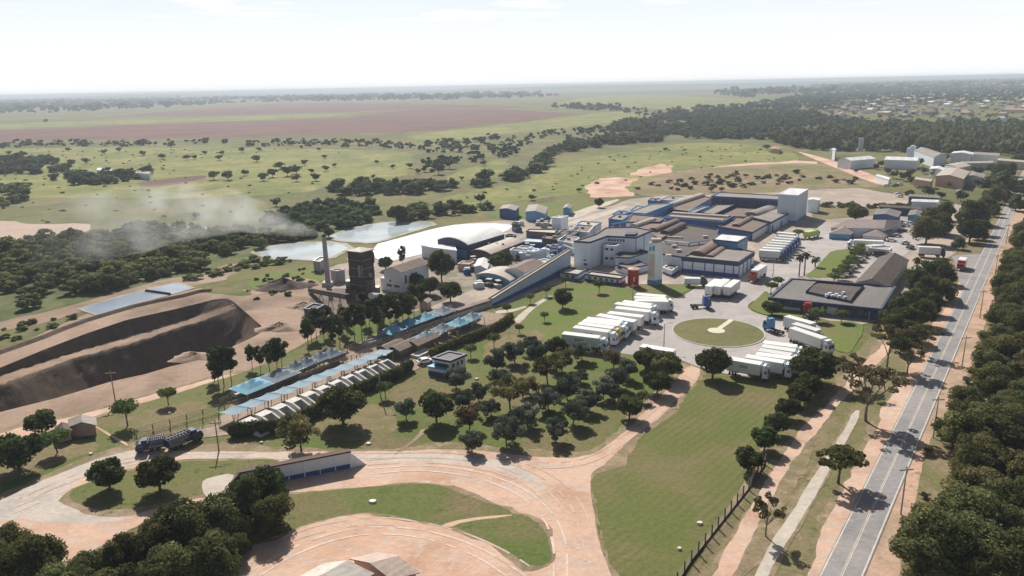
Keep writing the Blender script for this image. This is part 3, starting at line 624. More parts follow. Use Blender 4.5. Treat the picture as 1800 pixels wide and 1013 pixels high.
def leaves(blobs, nleaf, size, r, tintvar=.35, out=.55):
    """leaf clusters (quads) spread through and over a set of blobs; blobs: (x,y,z,rx,ry,rz,tint)"""
    B = np.array(blobs); vol = (B[:, 3] * B[:, 4] * B[:, 5]) ** (2 / 3); pick = r.choice(len(B), nleaf, p=vol / vol.sum()); b = B[pick]
    d = r.normal(size=(nleaf, 3)); d /= np.linalg.norm(d, axis=1)[:, None]
    rad = 1 - np.abs(r.normal(size=nleaf)) * .16 + .04
    c = b[:, :3] + d * b[:, 3:6] * rad[:, None]
    nrm = d * out + r.normal(size=(nleaf, 3)) * (1 - out); nrm /= np.linalg.norm(nrm, axis=1)[:, None]
    a = np.cross(nrm, r.normal(size=(nleaf, 3))); a /= np.linalg.norm(a, axis=1)[:, None]; e = np.cross(nrm, a)
    s = size * r.uniform(.6, 1.35, nleaf)[:, None]; a = a * s; e = e * s * r.uniform(.5, 1, nleaf)[:, None]
    V = np.stack([c - a - e * .7, c + a * .8 - e, c + a + e * .8, c - a * .7 + e], 1).reshape(-1, 3)
    Fq = np.arange(nleaf * 4).reshape(-1, 4)
    t = np.clip(b[:, 6] + r.normal(size=nleaf) * tintvar * .5, 0, 1)
    return V, Fq, t
def cores(blobs, k, r, base=ICO1):
    V = []; Fs = []; T = []; o = 0; iv, jf = base
    for b in blobs:
        v = iv * (1 + r.normal(size=(len(iv), 1)) * .10) * np.array(b[3:6]) * k + np.array(b[:3])
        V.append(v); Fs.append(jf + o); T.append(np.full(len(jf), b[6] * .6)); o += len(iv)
    return np.concatenate(V), np.concatenate(Fs), np.concatenate(T)
def tri2quad(f): return f
def crown_blobs(kind, r):
    """blob sets for crowns of unit width 1 m scale factors, crown centre at z=0"""
    bl = []
    if kind == 'round':
        bl.append((0, 0, -.02, .38, .38, .30, .45))
        for i in range(22):
            a = r.uniform(0, 2 * math.pi); u = r.uniform(-.35, 1); rr = math.sqrt(max(0, 1 - u * u)) * .36
            s = r.uniform(.10, .18); bl.append((rr * math.cos(a), rr * math.sin(a), u * .27, s, s, s * .85, r.uniform(.15, .85)))
    elif kind == 'loose':
        bl.append((0, 0, 0, .27, .27, .2, .4))
        for i in range(20):
            a = r.uniform(0, 2 * math.pi); q = r.uniform(.12, .42); s = r.uniform(.09, .16)
            bl.append((q * math.cos(a), q * math.sin(a), r.uniform(-.22, .26) * (1.1 - q), s, s, s * .8, r.uniform(.1, .95)))
    elif kind == 'sparse':
        for i in range(26):
            a = r.uniform(0, 2 * math.pi); q = r.uniform(.1, .46); s = r.uniform(.06, .12)
            bl.append((q * math.cos(a), q * math.sin(a), r.uniform(-.15, .24) * (1.15 - q), s, s, s * .6, r.uniform(.1, .95)))
    elif kind == 'umbrella':
        for i in range(30):
            a = r.uniform(0, 2 * math.pi); q = r.uniform(0, .44); s = r.uniform(.07, .13)
            bl.append((q * math.cos(a), q * math.sin(a) * .8, .10 - q * q * .7, s, s, s * .55, r.uniform(.1, .9)))
    elif kind == 'clipped':
        bl.append((0, 0, 0, .48, .48, .17, .7))
        for i in range(14):
            a = r.uniform(0, 2 * math.pi); q = r.uniform(.1, .36); bl.append((q * math.cos(a), q * math.sin(a), .03, .15, .15, .13, r.uniform(.4, 1)))
    elif kind == 'tall':
        for i in range(26):
            u = r.uniform(-1, 1); a = r.uniform(0, 2 * math.pi); q = r.uniform(.05, .34) * math.sqrt(1 - (u * .85) ** 2) * 1.2; s = r.uniform(.12, .2)
            bl.append((q * math.cos(a), q * math.sin(a), u * .75, s, s, s * 1.15, r.uniform(.1, .85)))
    elif kind == 'bushy':
        for i in range(34):
            a = r.uniform(0, 2 * math.pi); u = r.uniform(-.7, 1); rr = math.sqrt(max(0, 1 - u * u)) * r.uniform(.2, .42); s = r.uniform(.10, .20)
            bl.append((rr * math.cos(a), rr * math.sin(a), u * .34, s, s, s, r.uniform(.05, .95)))
    return bl
# kind: leaf material, crown centre height / width, crown half-height / width, leaf count, leaf size / width, trunk radius / width, bark
KINDS = {
    'round': (L_DARK, .50, .40, 3000, .030, .035, BARK, 'round'),
    'roundmid': (L_MID, .50, .40, 3000, .030, .035, BARK, 'round'),
    'grey': (L_GREY, .47, .34, 2600, .026, .025, BARK, 'loose'),
    'olive': (L_OLIVE, .50, .32, 1700, .026, .024, BARK, 'loose'),
    'sparse': (L_BROWN, .78, .30, 2400, .019, .026, BARKL, 'sparse'),
    'umbrella': (L_MID, .50, .20, 3200, .022, .028, BARK, 'umbrella'),
    'clipped': (L_TOP, .62, .18, 900, .040, .030, BARK, 'clipped'),
    'tall': (L_DARK, 1.85, .90, 2200, .048, .030, BARKL, 'tall'),
    'bushy': (L_MID, .46, .44, 9000, .0175, .03, BARK, 'bushy'),
    'bushydry': (L_RIGHT, .46, .44, 9000, .0175, .03, BARK, 'bushy'),
    'wood': (L_WOOD, .44, .42, 1500, .05, .03, BARK, 'bushy'),
    'small': (L_FAR, .50, .36, 260, .085, .03, BARK, 'loose'),
}
PROTO = {}
def limb(mb, p, q, r0, r1, n=6, segs=3, r=None, wob=.06):
    p = Vector(p); q = Vector(q); L = (q - p).length; a = p; ra = r0
    for i in range(1, segs + 1):
        t = i / segs; b = p.lerp(q, t)
        if i < segs: b += Vector((r.uniform(-1, 1), r.uniform(-1, 1), r.uniform(-.5, .5))) * L * wob
        rb = r0 + (r1 - r0) * t; mb.tube(a, b, ra, rb, n); a, ra = b, rb
def protos(kind, nvar):
    lm, hc, hh, nl, ls, tr, bark, shape = KINDS[kind]; out = []
    for i in range(nvar):
        r = np.random.default_rng(hash(kind) % 1000 * 0 + sum(map(ord, kind)) * 10 + i)
        bl = crown_blobs(shape, r)
        V, Fq, T = leaves(bl, nl, ls, r)
        V[:, 2] += hc
        parts = [(V, Fq, T)]
        if shape not in ('sparse',):
            k = .72 if shape in ('round', 'clipped', 'bushy') else .5
            cv, cf, ct = cores(bl[:14] if nl > 500 else bl[:5], k, r); cv[:, 2] += hc
            cf4 = np.concatenate([cf, cf[:, 2:3]], 1)
        me_v = V; 
        # leaves and inner mass in one mesh (tri faces as degenerate-free separate block)
        lq = np.concatenate([Fq[:, [0, 1, 2]], Fq[:, [0, 2, 3]]]); lt = np.concatenate([T, T])
        if shape not in ('sparse',):
            vv = np.concatenate([V, cv]); ff = np.concatenate([lq, cf + len(V)]); t3 = np.concatenate([lt, ct])
        else: vv, ff, t3 = V, lq, lt
        cme = npmesh('crown', vv, ff, lm, t3)
        mb = MB(); rr = random.Random(i * 31 + len(kind))
        if shape == 'tall':
            limb(mb, (0, 0, 0), (0, 0, hc + .5), tr, tr * .3, 7, 4, rr, .01)
            for j in range(4): limb(mb, (0, 0, hc * (.45 + .14 * j)), (rr.uniform(-.25, .25), rr.uniform(-.25, .25), hc * (.6 + .15 * j)), tr * .4, tr * .15, 5, 2, rr)
        elif shape in ('sparse', 'umbrella', 'loose'):
            fk = hc * (.38 if shape != 'umbrella' else .45)
            limb(mb, (0, 0, 0), (rr.uniform(-.02, .02), 0, fk), tr, tr * .75, 7, 2, rr)
            for j in range(8 if shape == 'sparse' else 5):
                b = bl[rr.randrange(len(bl))]; q = Vector((b[0], b[1], b[2] + hc))
                mid = Vector((0, 0, fk)).lerp(q, .5) + Vector((0, 0, .04))
                limb(mb, (0, 0, fk), mid, tr * .55, tr * .35, 5, 2, rr); limb(mb, mid, q, tr * .35, tr * .1, 5, 2, rr)
                for k in range(3 if shape == 'sparse' else 1):
                    b2 = bl[rr.randrange(len(bl))]; q2 = Vector((b2[0], b2[1], b2[2] + hc))
                    if (q2 - mid).length < .4: limb(mb, mid, q2, tr * .22, tr * .06, 4, 2, rr)
        else:
            limb(mb, (0, 0, 0), (rr.uniform(-.02, .02), 0, hc * .9), tr, tr * .6, 7, 3, rr, .02)
            for j in range(3): limb(mb, (0, 0, hc * .4), (rr.uniform(-.2, .2), rr.uniform(-.2, .2), hc), tr * .5, tr * .2, 5, 2, rr)
        tme = mb.build('trunk', bark).data; bpy.data.objects.remove(bpy.data.objects[bpy.data.objects.keys().index('trunk')] if False else [o for o in bpy.data.objects if o.data is tme][0])
        out.append((cme, tme))
    PROTO[kind] = out
for k, n in (('round', 5), ('roundmid', 3), ('grey', 5), ('olive', 3), ('sparse', 3), ('umbrella', 2), ('clipped', 3), ('tall', 5), ('bushy', 5), ('bushydry', 4), ('wood', 6), ('small', 6)): protos(k, n)
NAMES = {'round': 'shade_tree', 'roundmid': 'shade_tree', 'grey': 'orchard_tree', 'olive': 'orchard_tree', 'sparse': 'sparse_tree', 'umbrella': 'flat_topped_tree', 'clipped': 'clipped_tree', 'tall': 'tall_tree', 'bushy': 'thicket_tree', 'bushydry': 'thicket_tree', 'wood': 'thicket_tree', 'small': 'pasture_tree'}
def put_tree(kind, base, width, label, group=None, hz=1.0, name=None, cat='tree'):
    v = random.randrange(len(PROTO[kind])); cme, tme = PROTO[kind][v]
    root = empty(name or NAMES[kind], base, random.uniform(0, 6.28), label, cat, group)
    root.scale = (width, width, width * hz * random.uniform(.94, 1.06))
    for nm, me in (('crown', cme), ('trunk', tme)):
        o = bpy.data.objects.new(nm, me); COL.objects.link(o); o.parent = root
    return root
def tree_at(kind, cx, cy, wpx, label=None, group=None, hz=1.0, **kw):
    """place a tree so that its crown centre stands where the photograph shows it"""
    hc = KINDS[kind][1]; z = 3
    for _ in range(6):
        p = P(cx, cy, z); w = wpx / F * depth(p); z = hc * w * hz
    return put_tree(kind, Vector((p.x, p.y, 0)), w, label, group, hz, **kw)
ORD = ['first', 'second', 'third', 'fourth', 'fifth', 'sixth', 'seventh', 'eighth', 'ninth', 'tenth', 'eleventh', 'twelfth', 'thirteenth', 'fourteenth', 'fifteenth', 'sixteenth', 'seventeenth', 'eighteenth', 'nineteenth', 'twentieth']
TENS = {20: 'twenty', 30: 'thirty', 40: 'forty', 50: 'fifty', 60: 'sixty', 70: 'seventy', 80: 'eighty', 90: 'ninety'}
def ordn(i):
    if i < 20: return ORD[i]
    if i >= 99: return 'one-hundredth' if i == 99 else 'one-hundred-and-' + ordn(i - 100)
    t = (i + 1) // 10 * 10; u = (i + 1) % 10
    return TENS[t].replace('y', 'ieth') if u == 0 else TENS[t] + '-' + ORD[u - 1]
def cluster(items, desc, where, group, side='from the left', **kw):
    """items: (kind, x, y, width px[, hz]); ordinals count by x across the picture"""
    for i, it in enumerate(sorted(items, key=lambda q: q[1])):
        tree_at(it[0], it[1], it[2], it[3], f"{desc[it[0]] if isinstance(desc, dict) else desc}, {ordn(i)} {side} {where}", group, it[4] if len(it) > 4 else 1.0, **kw)

# single trees
for k, x, y, wd, l, hz in [
    ('round', 188, 832, 66, 'round dark tree on the grass island of the left dirt bend, smaller left one', 1),
    ('round', 276, 830, 74, 'round dark tree on the grass island of the left dirt bend, larger right one', 1),
    ('clipped', 219, 716, 48, 'ragged flat-topped small tree on lawn beside the left dirt track', 1.2),
    ('clipped', 293, 690, 33, 'small neat flat-topped tree on lawn below the quarry pit', 1.2),
    ('olive', 526, 757, 80, 'broad olive brown tree beside the pens near the straight gravel road', 1),
    ('round', 600, 708, 86, 'big dark tree overhanging the lower hedge of the white pens', 1),
    ('grey', 713, 719, 46, 'grey-green small tree standing alone on lawn left of the orchard', 1),
    ('clipped', 676, 679, 29, 'pale flat-topped clipped tree on lawn below the pens', 1.3),
    ('round', 989, 524, 37, 'round dark tree alone on the bright lawn below the white tower', 1.05),
    ('round', 1254, 636, 62, 'round dark tree at the top end of the pink dirt track by the paved yard', 1.05),
    ('umbrella', 1478, 806, 100, 'wide flat-topped tree leaning beside the main road and footpath', 1.0),
    ('sparse', 1530, 668, 120, 'large bare-limbed sparse tree beside the road with a netted shadow', .85),
    ('sparse', 1350, 893, 62, 'thin sparse tree between the fence and the concrete footpath', 1.2),
    ('sparse', 1565, 592, 74, 'bare-limbed tree with tall forked trunk above the road verge', 1.0),
    ('round', 1431, 640, 84, 'big dark tree over the cabs of the lower row of trailers', .9),
    ('round', 26, 792, 90, 'large dark tree at the left edge beside the lawn', .9),
    ('round', 70, 742, 54, 'dark tree by the small grey shed at the left edge', 1),
    ('clipped', 95, 766, 46, 'light green flat tree on lawn beside the large dark left tree', 1.2),
    ('round', 1357, 541, 38, 'dense oval clipped tree at the left corner of the blue office', .75),
    ('clipped', 1437, 547, 32, 'pale clipped tree in front of the middle of the blue office', 1),
    ('clipped', 1480, 551, 27, 'pale clipped tree in front of the right part of the blue office', 1),
    ('clipped', 1356, 501, 24, 'clipped bush tree behind the office roof corner, lower of two', 1),
    ('clipped', 1368, 492, 22, 'clipped bush tree behind the office roof corner, upper of two', 1),
    ('clipped', 1404, 407, 20, 'clipped flat tree beside the lime green truck', 1),
    ('roundmid', 1505, 374, 40, 'bushy green tree behind the hipped roof houses', .8),
    ('round', 699, 374, 38, 'dark tree mirrored in the upper pond', .9),
    ('round', 677, 462, 27, 'small dark tree between white pond cover and white shed', 1),
    ('tall', 706, 446, 15, 'small slim tree at the edge of the white pond cover', 1),
    ('round', 881, 459, 46, 'round green tree between the curved roof sheds', .8),
    ('round', 775, 464, 48, 'tallest dark tree beside the long white gabled building', 1.35),
    ('round', 755, 500, 38, 'dark tree below the tallest one beside the white building', 1),
    ('round', 791, 510, 42, 'dark tree right of the white gabled building near the ramp wall', 1),
    ('round', 730, 492, 30, 'dark tree touching the side wall of the white gabled building', 1.1),
    ('round', 577, 408, 20, 'small dark tree on the bank between the two ponds', 1),
    ('round', 1053, 355, 17, 'dark tree left of the factory beside the pale track', 1.2),
]: tree_at(k, x, y, wd, l, None, hz)
# orchard
OT = [('round', 100, 585, 220, 1.15), ('grey', 240, 410, 180), ('grey', 392, 490, 150), ('grey', 285, 548, 160), ('olive', 330, 668, 200), ('grey', 345, 832, 170), ('grey', 520, 292, 175), ('grey', 545, 388, 160), ('grey', 640, 220, 175), ('grey', 750, 168, 155), ('grey', 795, 243, 150), ('round', 920, 185, 140), ('olive', 605, 490, 260), ('grey', 480, 605, 150), ('grey', 722, 655, 195), ('olive', 738, 440, 160), ('grey', 582, 765, 230), ('olive', 865, 340, 210), ('olive', 965, 262, 190), ('grey', 1000, 465, 200), ('grey', 872, 545, 190), ('grey', 1042, 640, 190), ('grey', 922, 765, 190), ('grey', 1135, 560, 180), ('grey', 1103, 215, 165), ('olive', 1320, 268, 155), ('grey', 1250, 470, 180), ('grey', 1342, 412, 165), ('round', 1430, 600, 180), ('olive', 1520, 530, 100), ('roundmid', 1540, 262, 165), ('grey', 1420, 345, 150), ('round', 1620, 430, 175), ('roundmid', 1690, 312, 200), ('grey', 1095, 390, 110), ('grey', 1330, 520, 120)]
cluster([(k[0], *cD(k[1], k[2]), k[3] * 1.1 / 3.896, *(k[4:])) for k in OT], {'grey': 'grey-green orchard tree', 'round': 'dense dark tree', 'olive': 'olive brown thin-leaved tree', 'roundmid': 'dense green tree'}, 'in the orchard below the trucks', 'trees of the orchard')
# clipped lawn trees
cluster([('clipped', *p, wd, 1.25) for p, wd in (((994, 491), 19), ((960, 508), 18), ((932, 521), 17), ((891, 540), 18), ((957, 553), 17), ((913, 575), 17), ((868, 592), 26), ((827, 611), 25), ((1053, 498), 23))],
        'small clipped flat-topped tree', 'on the lawn by the ramp wall', 'clipped lawn trees')
# car park shrub row
cluster([('clipped', *cE(x, y), wd) for x, y, wd in ((1118, 328, 26), (1150, 298, 25), (1188, 268, 24), (1212, 238, 24), (1240, 208, 23), (1264, 178, 22), (1290, 152, 21), (1312, 128, 20))],
        'low clipped tree', 'in the slanting car park row', 'clipped trees of the car park')
# row by the fence
cluster([('round', 1420, 676, 50), ('round', 1405, 692, 46), ('round', 1386, 716, 46), ('round', 1366, 744, 46), ('round', 1345, 770, 50), ('round', 1316, 806, 54)], 'dense dark tree', 'in the row along the mown field fence', 'trees along the field fence')
# tall trees between quarry and pens
cluster([(a_[0], a_[1], a_[2], a_[3] * 1.05, .86) for a_ in [('tall', 372, 628, 26), ('tall', 388, 634, 30), ('tall', 402, 632, 28), ('tall', 380, 645, 26), ('tall', 440, 618, 20), ('tall', 455, 622, 20), ('tall', 470, 615, 26), ('tall', 484, 618, 28), ('tall', 492, 608, 24), ('tall', 538, 575, 26), ('tall', 545, 568, 20), ('tall', 567, 570, 24), ('tall', 582, 580, 24), ('tall', 594, 570, 26), ('tall', 608, 560, 22), ('tall', 620, 556, 26), ('tall', 633, 556, 26), ('tall', 648, 545, 24), ('tall', 661, 552, 26), ('tall', 672, 540, 22), ('tall', 684, 542, 26), ('tall', 698, 542, 24), ('tall', 716, 535, 26), ('tall', 726, 522, 24), ('tall', 740, 515, 22), ('tall', 553, 560, 22), ('tall', 600, 550, 22), ('tall', 640, 535, 22), ('tall', 667, 532, 20), ('tall', 706, 530, 22), ('tall', 574, 556, 22), ('tall', 692, 528, 20)]],
        'tall slender dark tree', 'in the line between quarry and pens', 'tall trees behind the pens')
# roadside clumps, left of the road
RC = [(1585, 604, 40), (1612, 588, 40), (1560, 560, 36), (1643, 384, 52), (1630, 406, 52), (1655, 396, 40), (1662, 372, 34), (1712, 374, 46), (1707, 404, 46), (1686, 428, 24), (1724, 396, 36), (1693, 385, 30), (1642, 472, 46), (1662, 482, 40), (1612, 492, 46), (1636, 505, 50), (1606, 525, 50), (1655, 510, 46), (1590, 556, 50), (1622, 552, 50), (1640, 535, 40), (1570, 575, 44), (1604, 578, 46), (1580, 540, 40), (1655, 465, 28)]
cluster([(random.choice(['bushy', 'round', 'bushy']), x, y, wd) for x, y, wd in RC], 'bushy dark green tree', 'in the roadside clumps left of the road', 'roadside trees left of the road')
cluster([('sparse', 1600, 618, 62, .9), ('sparse', 1628, 588, 56, .9), ('sparse', 1500, 640, 70, .85)], 'bare-limbed spreading tree', 'on the left verge of the road', 'bare-limbed trees of the verge')
RC2 = [(1725, 382, 30), (1738, 362, 28), (1722, 410, 28), (1748, 372, 22), (1763, 322, 42), (1748, 343, 34), (1776, 298, 28), (1787, 358, 30), (1735, 355, 26), (1795, 330, 30), (1758, 300, 26), (1740, 318, 26), (1790, 280, 22), (1770, 345, 24)]
cluster([('wood', x, y, wd) for x, y, wd in RC2], 'dark tree', 'in the far clump where the road leaves the picture', 'trees at the far end of the road')
# lower left thicket
LT = [(455, 868, 120), (400, 905, 110), (330, 925, 130), (480, 905, 90), (270, 955, 110), (370, 985, 120), (210, 980, 90), (300, 1010, 130), (150, 1000, 80), (60, 985, 120), (10, 955, 90), (-20, 1000, 120), (110, 1035, 110), (200, 1045, 120), (420, 960, 60)]
cluster([('bushydry' if i % 3 else 'bushy', x, y, wd * .86) for i, (x, y, wd) in enumerate(LT)], 'big olive green tree', 'in the thicket along the lower left edge', 'trees of the lower left thicket')

def inpoly(x, y, poly):
    c = False; n = len(poly); j = n - 1
    for i in range(n):
        a, b = poly[i], poly[j]
        if (a[1] > y) != (b[1] > y) and x < (b[0] - a[0]) * (y - a[1]) / (b[1] - a[1]) + a[0]: c = not c
        j = i
    return c
def toground(px): return [P(*p) for p in px]
def project(p):
    d = p - CP; z = d.dot(fw); return 900 + F * d.dot(rt) / z, 506.5 - F * d.dot(up) / z
def scatter(px, sp, jit=.35, seed=1):
    poly = toground(px); xs = [p.x for p in poly]; ys = [p.y for p in poly]; r = random.Random(seed); out = []
    y = min(ys); k = 0
    while y < max(ys):
        x = min(xs) + (k % 2) * sp / 2
        while x < max(xs):
            a, b = x + r.uniform(-jit, jit) * sp, y + r.uniform(-jit, jit) * sp
            if inpoly(a, b, poly): out.append((a, b))
            x += sp
        y += sp * .87; k += 1
    return out
# thicket right of the road
RT = scatter([(1830, 350), (1806, 395), (1788, 440), (1774, 480), (1758, 540), (1746, 600), (1724, 650), (1700, 705), (1676, 755), (1662, 800), (1654, 850), (1644, 900), (1634, 960), (1626, 1040), (1990, 1040), (2000, 560), (1900, 400)], 6.9, .34, 5)
RTI = []
for a, b in RT:
    x, y = project(Vector((a, b, 4)))
    if x > 1850 or y > 1090: continue
    if 1690 < x < 1860 and 690 < y < 880 and random.random() < .12: continue
    RTI.append((x, a, b))
for i, (x, a, b) in enumerate(sorted(RTI)):
    far = b > 330
    put_tree(random.choice(['bushy', 'bushydry', 'bushydry', 'bushydry']) if not far else random.choice(['wood', 'bushydry']), Vector((a, b, 0)), random.uniform(6.5, 11.5), f"dense green tree, {ordn(i)} from the left in the wall of trees right of the road", 'trees right of the road', random.uniform(.65, .95))

VB = [(1722, 610, 12), (1700, 668, 14), (1672, 712, 13), (1650, 748, 15), (1632, 792, 14), (1742, 560, 12), (1766, 470, 10), (1625, 870, 12), (1608, 930, 14)]
cluster([('grey' if i % 2 else 'olive', x, y, wd * 1.5, .7) for i, (x, y, wd) in enumerate(VB)], 'low bush', 'at the foot of the right tree belt', 'bushes below the right tree belt', name='roadside_bush', cat='bush')
# woods and scrub read as one mass
def wood_mass(name, px, sp, size, mat, seed, label=None, leafy=True, hz=.62, lf=90, lsz=.11, gap=.62):
    if size > 9: size *= .82
    r = np.random.default_rng(seed); pts = scatter(px, sp, .42, seed)
    V, Fs, T = [], [], []; o = 0; tm = []
    for v in range(6):
        bl = [b[:6] + (b[6],) for b in crown_blobs('bushy', r)][:9 if leafy else 7]
        bl = [(b[0] * 1.1, b[1] * 1.1, b[2], b[3] * 1.5, b[4] * 1.5, b[5] * 1.4, b[6]) for b in bl]
        cv, cf, ct = cores(bl, .82, r, ICO1 if sp < 16 else (ico(0)))
        if leafy:
            lv, lq, lt = leaves(bl, lf, lsz, r); cf = np.concatenate([cf, lq[:, [0, 1, 2]] + len(cv), lq[:, [0, 2, 3]] + len(cv)]); ct = np.concatenate([ct, lt, lt]); cv = np.concatenate([cv, lv])
        tm.append((cv, cf, ct))
    for a, b in pts:
        if math.sin(a / (sp * 3.1) + seed) * math.sin(b / (sp * 4.3) + seed * 2) + r.uniform(-.5, .5) < -gap: continue
        cv, cf, ct = tm[r.integers(6)]; s = size * r.uniform(.6, 1.3); an = r.uniform(0, 6.28); ca, sa = math.cos(an), math.sin(an)
        w_ = np.stack([(cv[:, 0] * ca - cv[:, 1] * sa) * s + a, (cv[:, 0] * sa + cv[:, 1] * ca) * s + b, (cv[:, 2] + .38) * s * hz * r.uniform(.8, 1.2)], 1)
        V.append(w_); Fs.append(cf + o); T.append(np.clip(ct + r.uniform(-.3, .3), 0, 1)); o += len(cv)
    if not V: return
    me = npmesh(name, np.concatenate(V), np.concatenate(Fs), mat, np.concatenate(T)); ob = bpy.data.objects.new(name, me); COL.objects.link(ob)
    tag(ob, label, None, None, 'stuff'); return ob
wood_mass('scrubland', [(-60, 450), (0, 440), (90, 420), (180, 425), (260, 400), (350, 408), (450, 415), (545, 412), (560, 418), (500, 428), (450, 442), (400, 462), (330, 478), (240, 500), (150, 525), (0, 560), (-80, 575)], 5.6, 7.5, L_WOOD, 2, 'dense scrub filling the slope beyond the quarry', lf=170, lsz=.07, hz=.75, gap=.55)
wood_mass('woodland', [(470, 392), (500, 375), (560, 362), (620, 355), (660, 372), (650, 392), (610, 403), (560, 405), (500, 402)], 8, 11, L_WOOD, 3, 'dense dark plantation wood behind the upper pond', lf=160, lsz=.075)
wood_mass('woodland', [(660, 392), (700, 380), (740, 372), (860, 360), (870, 368), (800, 380), (740, 388), (680, 398)], 12, 11, L_WOOD, 4, 'belt of bushes behind the ponds')
wood_mass('woodland', [(590, 332), (700, 328), (800, 325), (802, 334), (700, 343), (600, 343)], 13, 15, L_FAR, 5, 'streamside wood, straight belt below the pasture')
wood_mass('woodland', [(812, 328), (880, 315), (930, 300), (940, 280), (1000, 258), (1080, 245), (1200, 232), (1330, 236), (1345, 246), (1220, 245), (1100, 254), (1020, 262), (975, 275), (960, 298), (900, 320), (830, 333)], 15, 17, L_FAR, 6, 'streamside wood winding up the valley')
wood_mass('woodland', [(-100, 252), (200, 252), (400, 249), (600, 250), (760, 252), (840, 245), (1000, 232), (1060, 225), (1080, 236), (960, 250), (900, 262), (800, 268), (740, 268), (700, 262), (500, 258), (200, 258), (-100, 260)], 24, 15, L_FAR, 7, 'far tree belt below the ploughed field', leafy=False)
wood_mass('woodland', [(720, 300), (760, 285), (840, 272), (880, 262), (940, 262), (920, 275), (860, 282), (800, 292), (740, 312)], 20, 16, L_FAR, 8, 'bushy thicket in the middle of the valley', leafy=False)
wood_mass('woodland', [(1060, 232), (1100, 215), (1200, 205), (1320, 193), (1420, 200), (1500, 216), (1620, 222), (1700, 218), (1900, 222), (1950, 285), (1800, 278), (1640, 268), (1480, 266), (1400, 262), (1340, 250), (1220, 236)], 17, 15, L_FAR, 9, 'broad forest between the pastures and the town', leafy=True, lf=40, lsz=.14, hz=.8)
wood_mass('woodland', [(1350, 248), (1480, 232), (1640, 232), (1850, 235), (1900, 280), (1640, 268), (1490, 267), (1400, 262)], 11, 12, L_WOOD, 10, 'eucalyptus plantation in front of the broad forest', hz=1.25, lf=70, lsz=.12)
wood_mass('woodland', [(1100, 205), (1200, 195), (1340, 182), (1420, 168), (1560, 160), (1700, 155), (1950, 150), (1950, 175), (1700, 180), (1560, 185), (1440, 195), (1320, 196), (1200, 206)], 42, 26, L_FAR, 12, 'hazy forest around the far town', leafy=False)
wood_mass('woodland', [(-100, 178), (300, 175), (600, 170), (900, 165), (1000, 170), (800, 176), (450, 180), (100, 200), (-100, 200)], 120, 60, L_FAR, 13, 'hazy tree belts near the left horizon', leafy=False)
wood_mass('woodland', [(960, 188), (1020, 185), (1100, 192), (1190, 195), (1200, 199), (1100, 198), (1000, 193)], 38, 28, L_FAR, 14, 'small tree belt beyond the ploughed field tip', leafy=False)
wood_mass('woodland', [(1250, 165), (1500, 150), (1900, 141), (1900, 150), (1600, 160), (1300, 172)], 110, 60, L_FAR, 15, 'hazy tree belts near the right horizon', leafy=False)
wood_mass('woodland', [(-100, 285), (0, 282), (60, 280), (110, 285), (120, 303), (60, 307), (-100, 308)], 13, 14, L_FAR, 16, 'dark wood at the left edge of the pasture', leafy=True)
wood_mass('woodland', [(-100, 335), (0, 330), (40, 332), (54, 345), (40, 360), (-100, 372)], 10, 12, L_WOOD, 17, 'dark plantation block at the left edge', lf=120)
wood_mass('woodland', [(90, 318), (130, 306), (190, 308), (270, 305), (275, 312), (220, 322), (160, 328)], 13, 13, L_FAR, 18, 'trees around the small farmstead')
wood_mass('scrubland', [(1110, 328), (1180, 318), (1300, 308), (1500, 312), (1530, 325), (1300, 330), (1130, 338)], 14, 5, L_WOOD, 19, 'low scrub on the disturbed red ground', lf=60, hz=.5)
wood_mass('scrubland', [(1180, 312), (1290, 300), (1440, 296), (1500, 315), (1300, 326)], 26, 5, L_WOOD, 20, 'scattered bushes beside the red earth', lf=60, hz=.5)
wood_mass('hedge_growth', [(1440, 360), (1620, 362), (1640, 368), (1440, 366)], 4.5, 4, L_WOOD, 21, 'overgrown hedge behind the hipped roof houses', lf=60, hz=.6)
wood_mass('scrubland', [(300, 492), (360, 480), (420, 462), (450, 452), (520, 458), (480, 468), (420, 478), (360, 492), (320, 500)], 5, 4, L_WOOD, 61, 'low scrub between the settling pond and the smoking chimney', lf=80, hz=.5, gap=.1)
wood_mass('scrubland', [(420, 500), (470, 480), (560, 470), (565, 500), (520, 520), (450, 530)], 7, 2.4, L_WOOD, 62, 'weeds and small bushes round the dark fuel heap', lf=60, hz=.5, gap=.0)
wood_mass('scrubland', [(0, 570), (60, 560), (140, 555), (110, 572), (0, 612)], 6, 3, L_MID, 22, 'low green weeds on the slope above the quarry', lf=60, hz=.45)
for sd_, px in ((51, [(-50, 262), (480, 262), (720, 270), (720, 300), (600, 322), (500, 345), (200, 350), (-50, 330)]), (52, [(780, 350), (960, 305), (1120, 262), (1330, 255), (1400, 268), (1300, 300), (1180, 300), (1000, 345), (900, 358)]), (53, [(0, 355), (500, 350), (620, 345), (600, 350), (480, 378), (200, 392), (60, 392), (0, 384)])):
    wood_mass('shrubs', px, 27, 2.6, L_SHRUB, sd_, 'low shrubs and weed clumps scattered over the pasture', leafy=True, lf=40, lsz=.16, hz=.4, gap=.1)
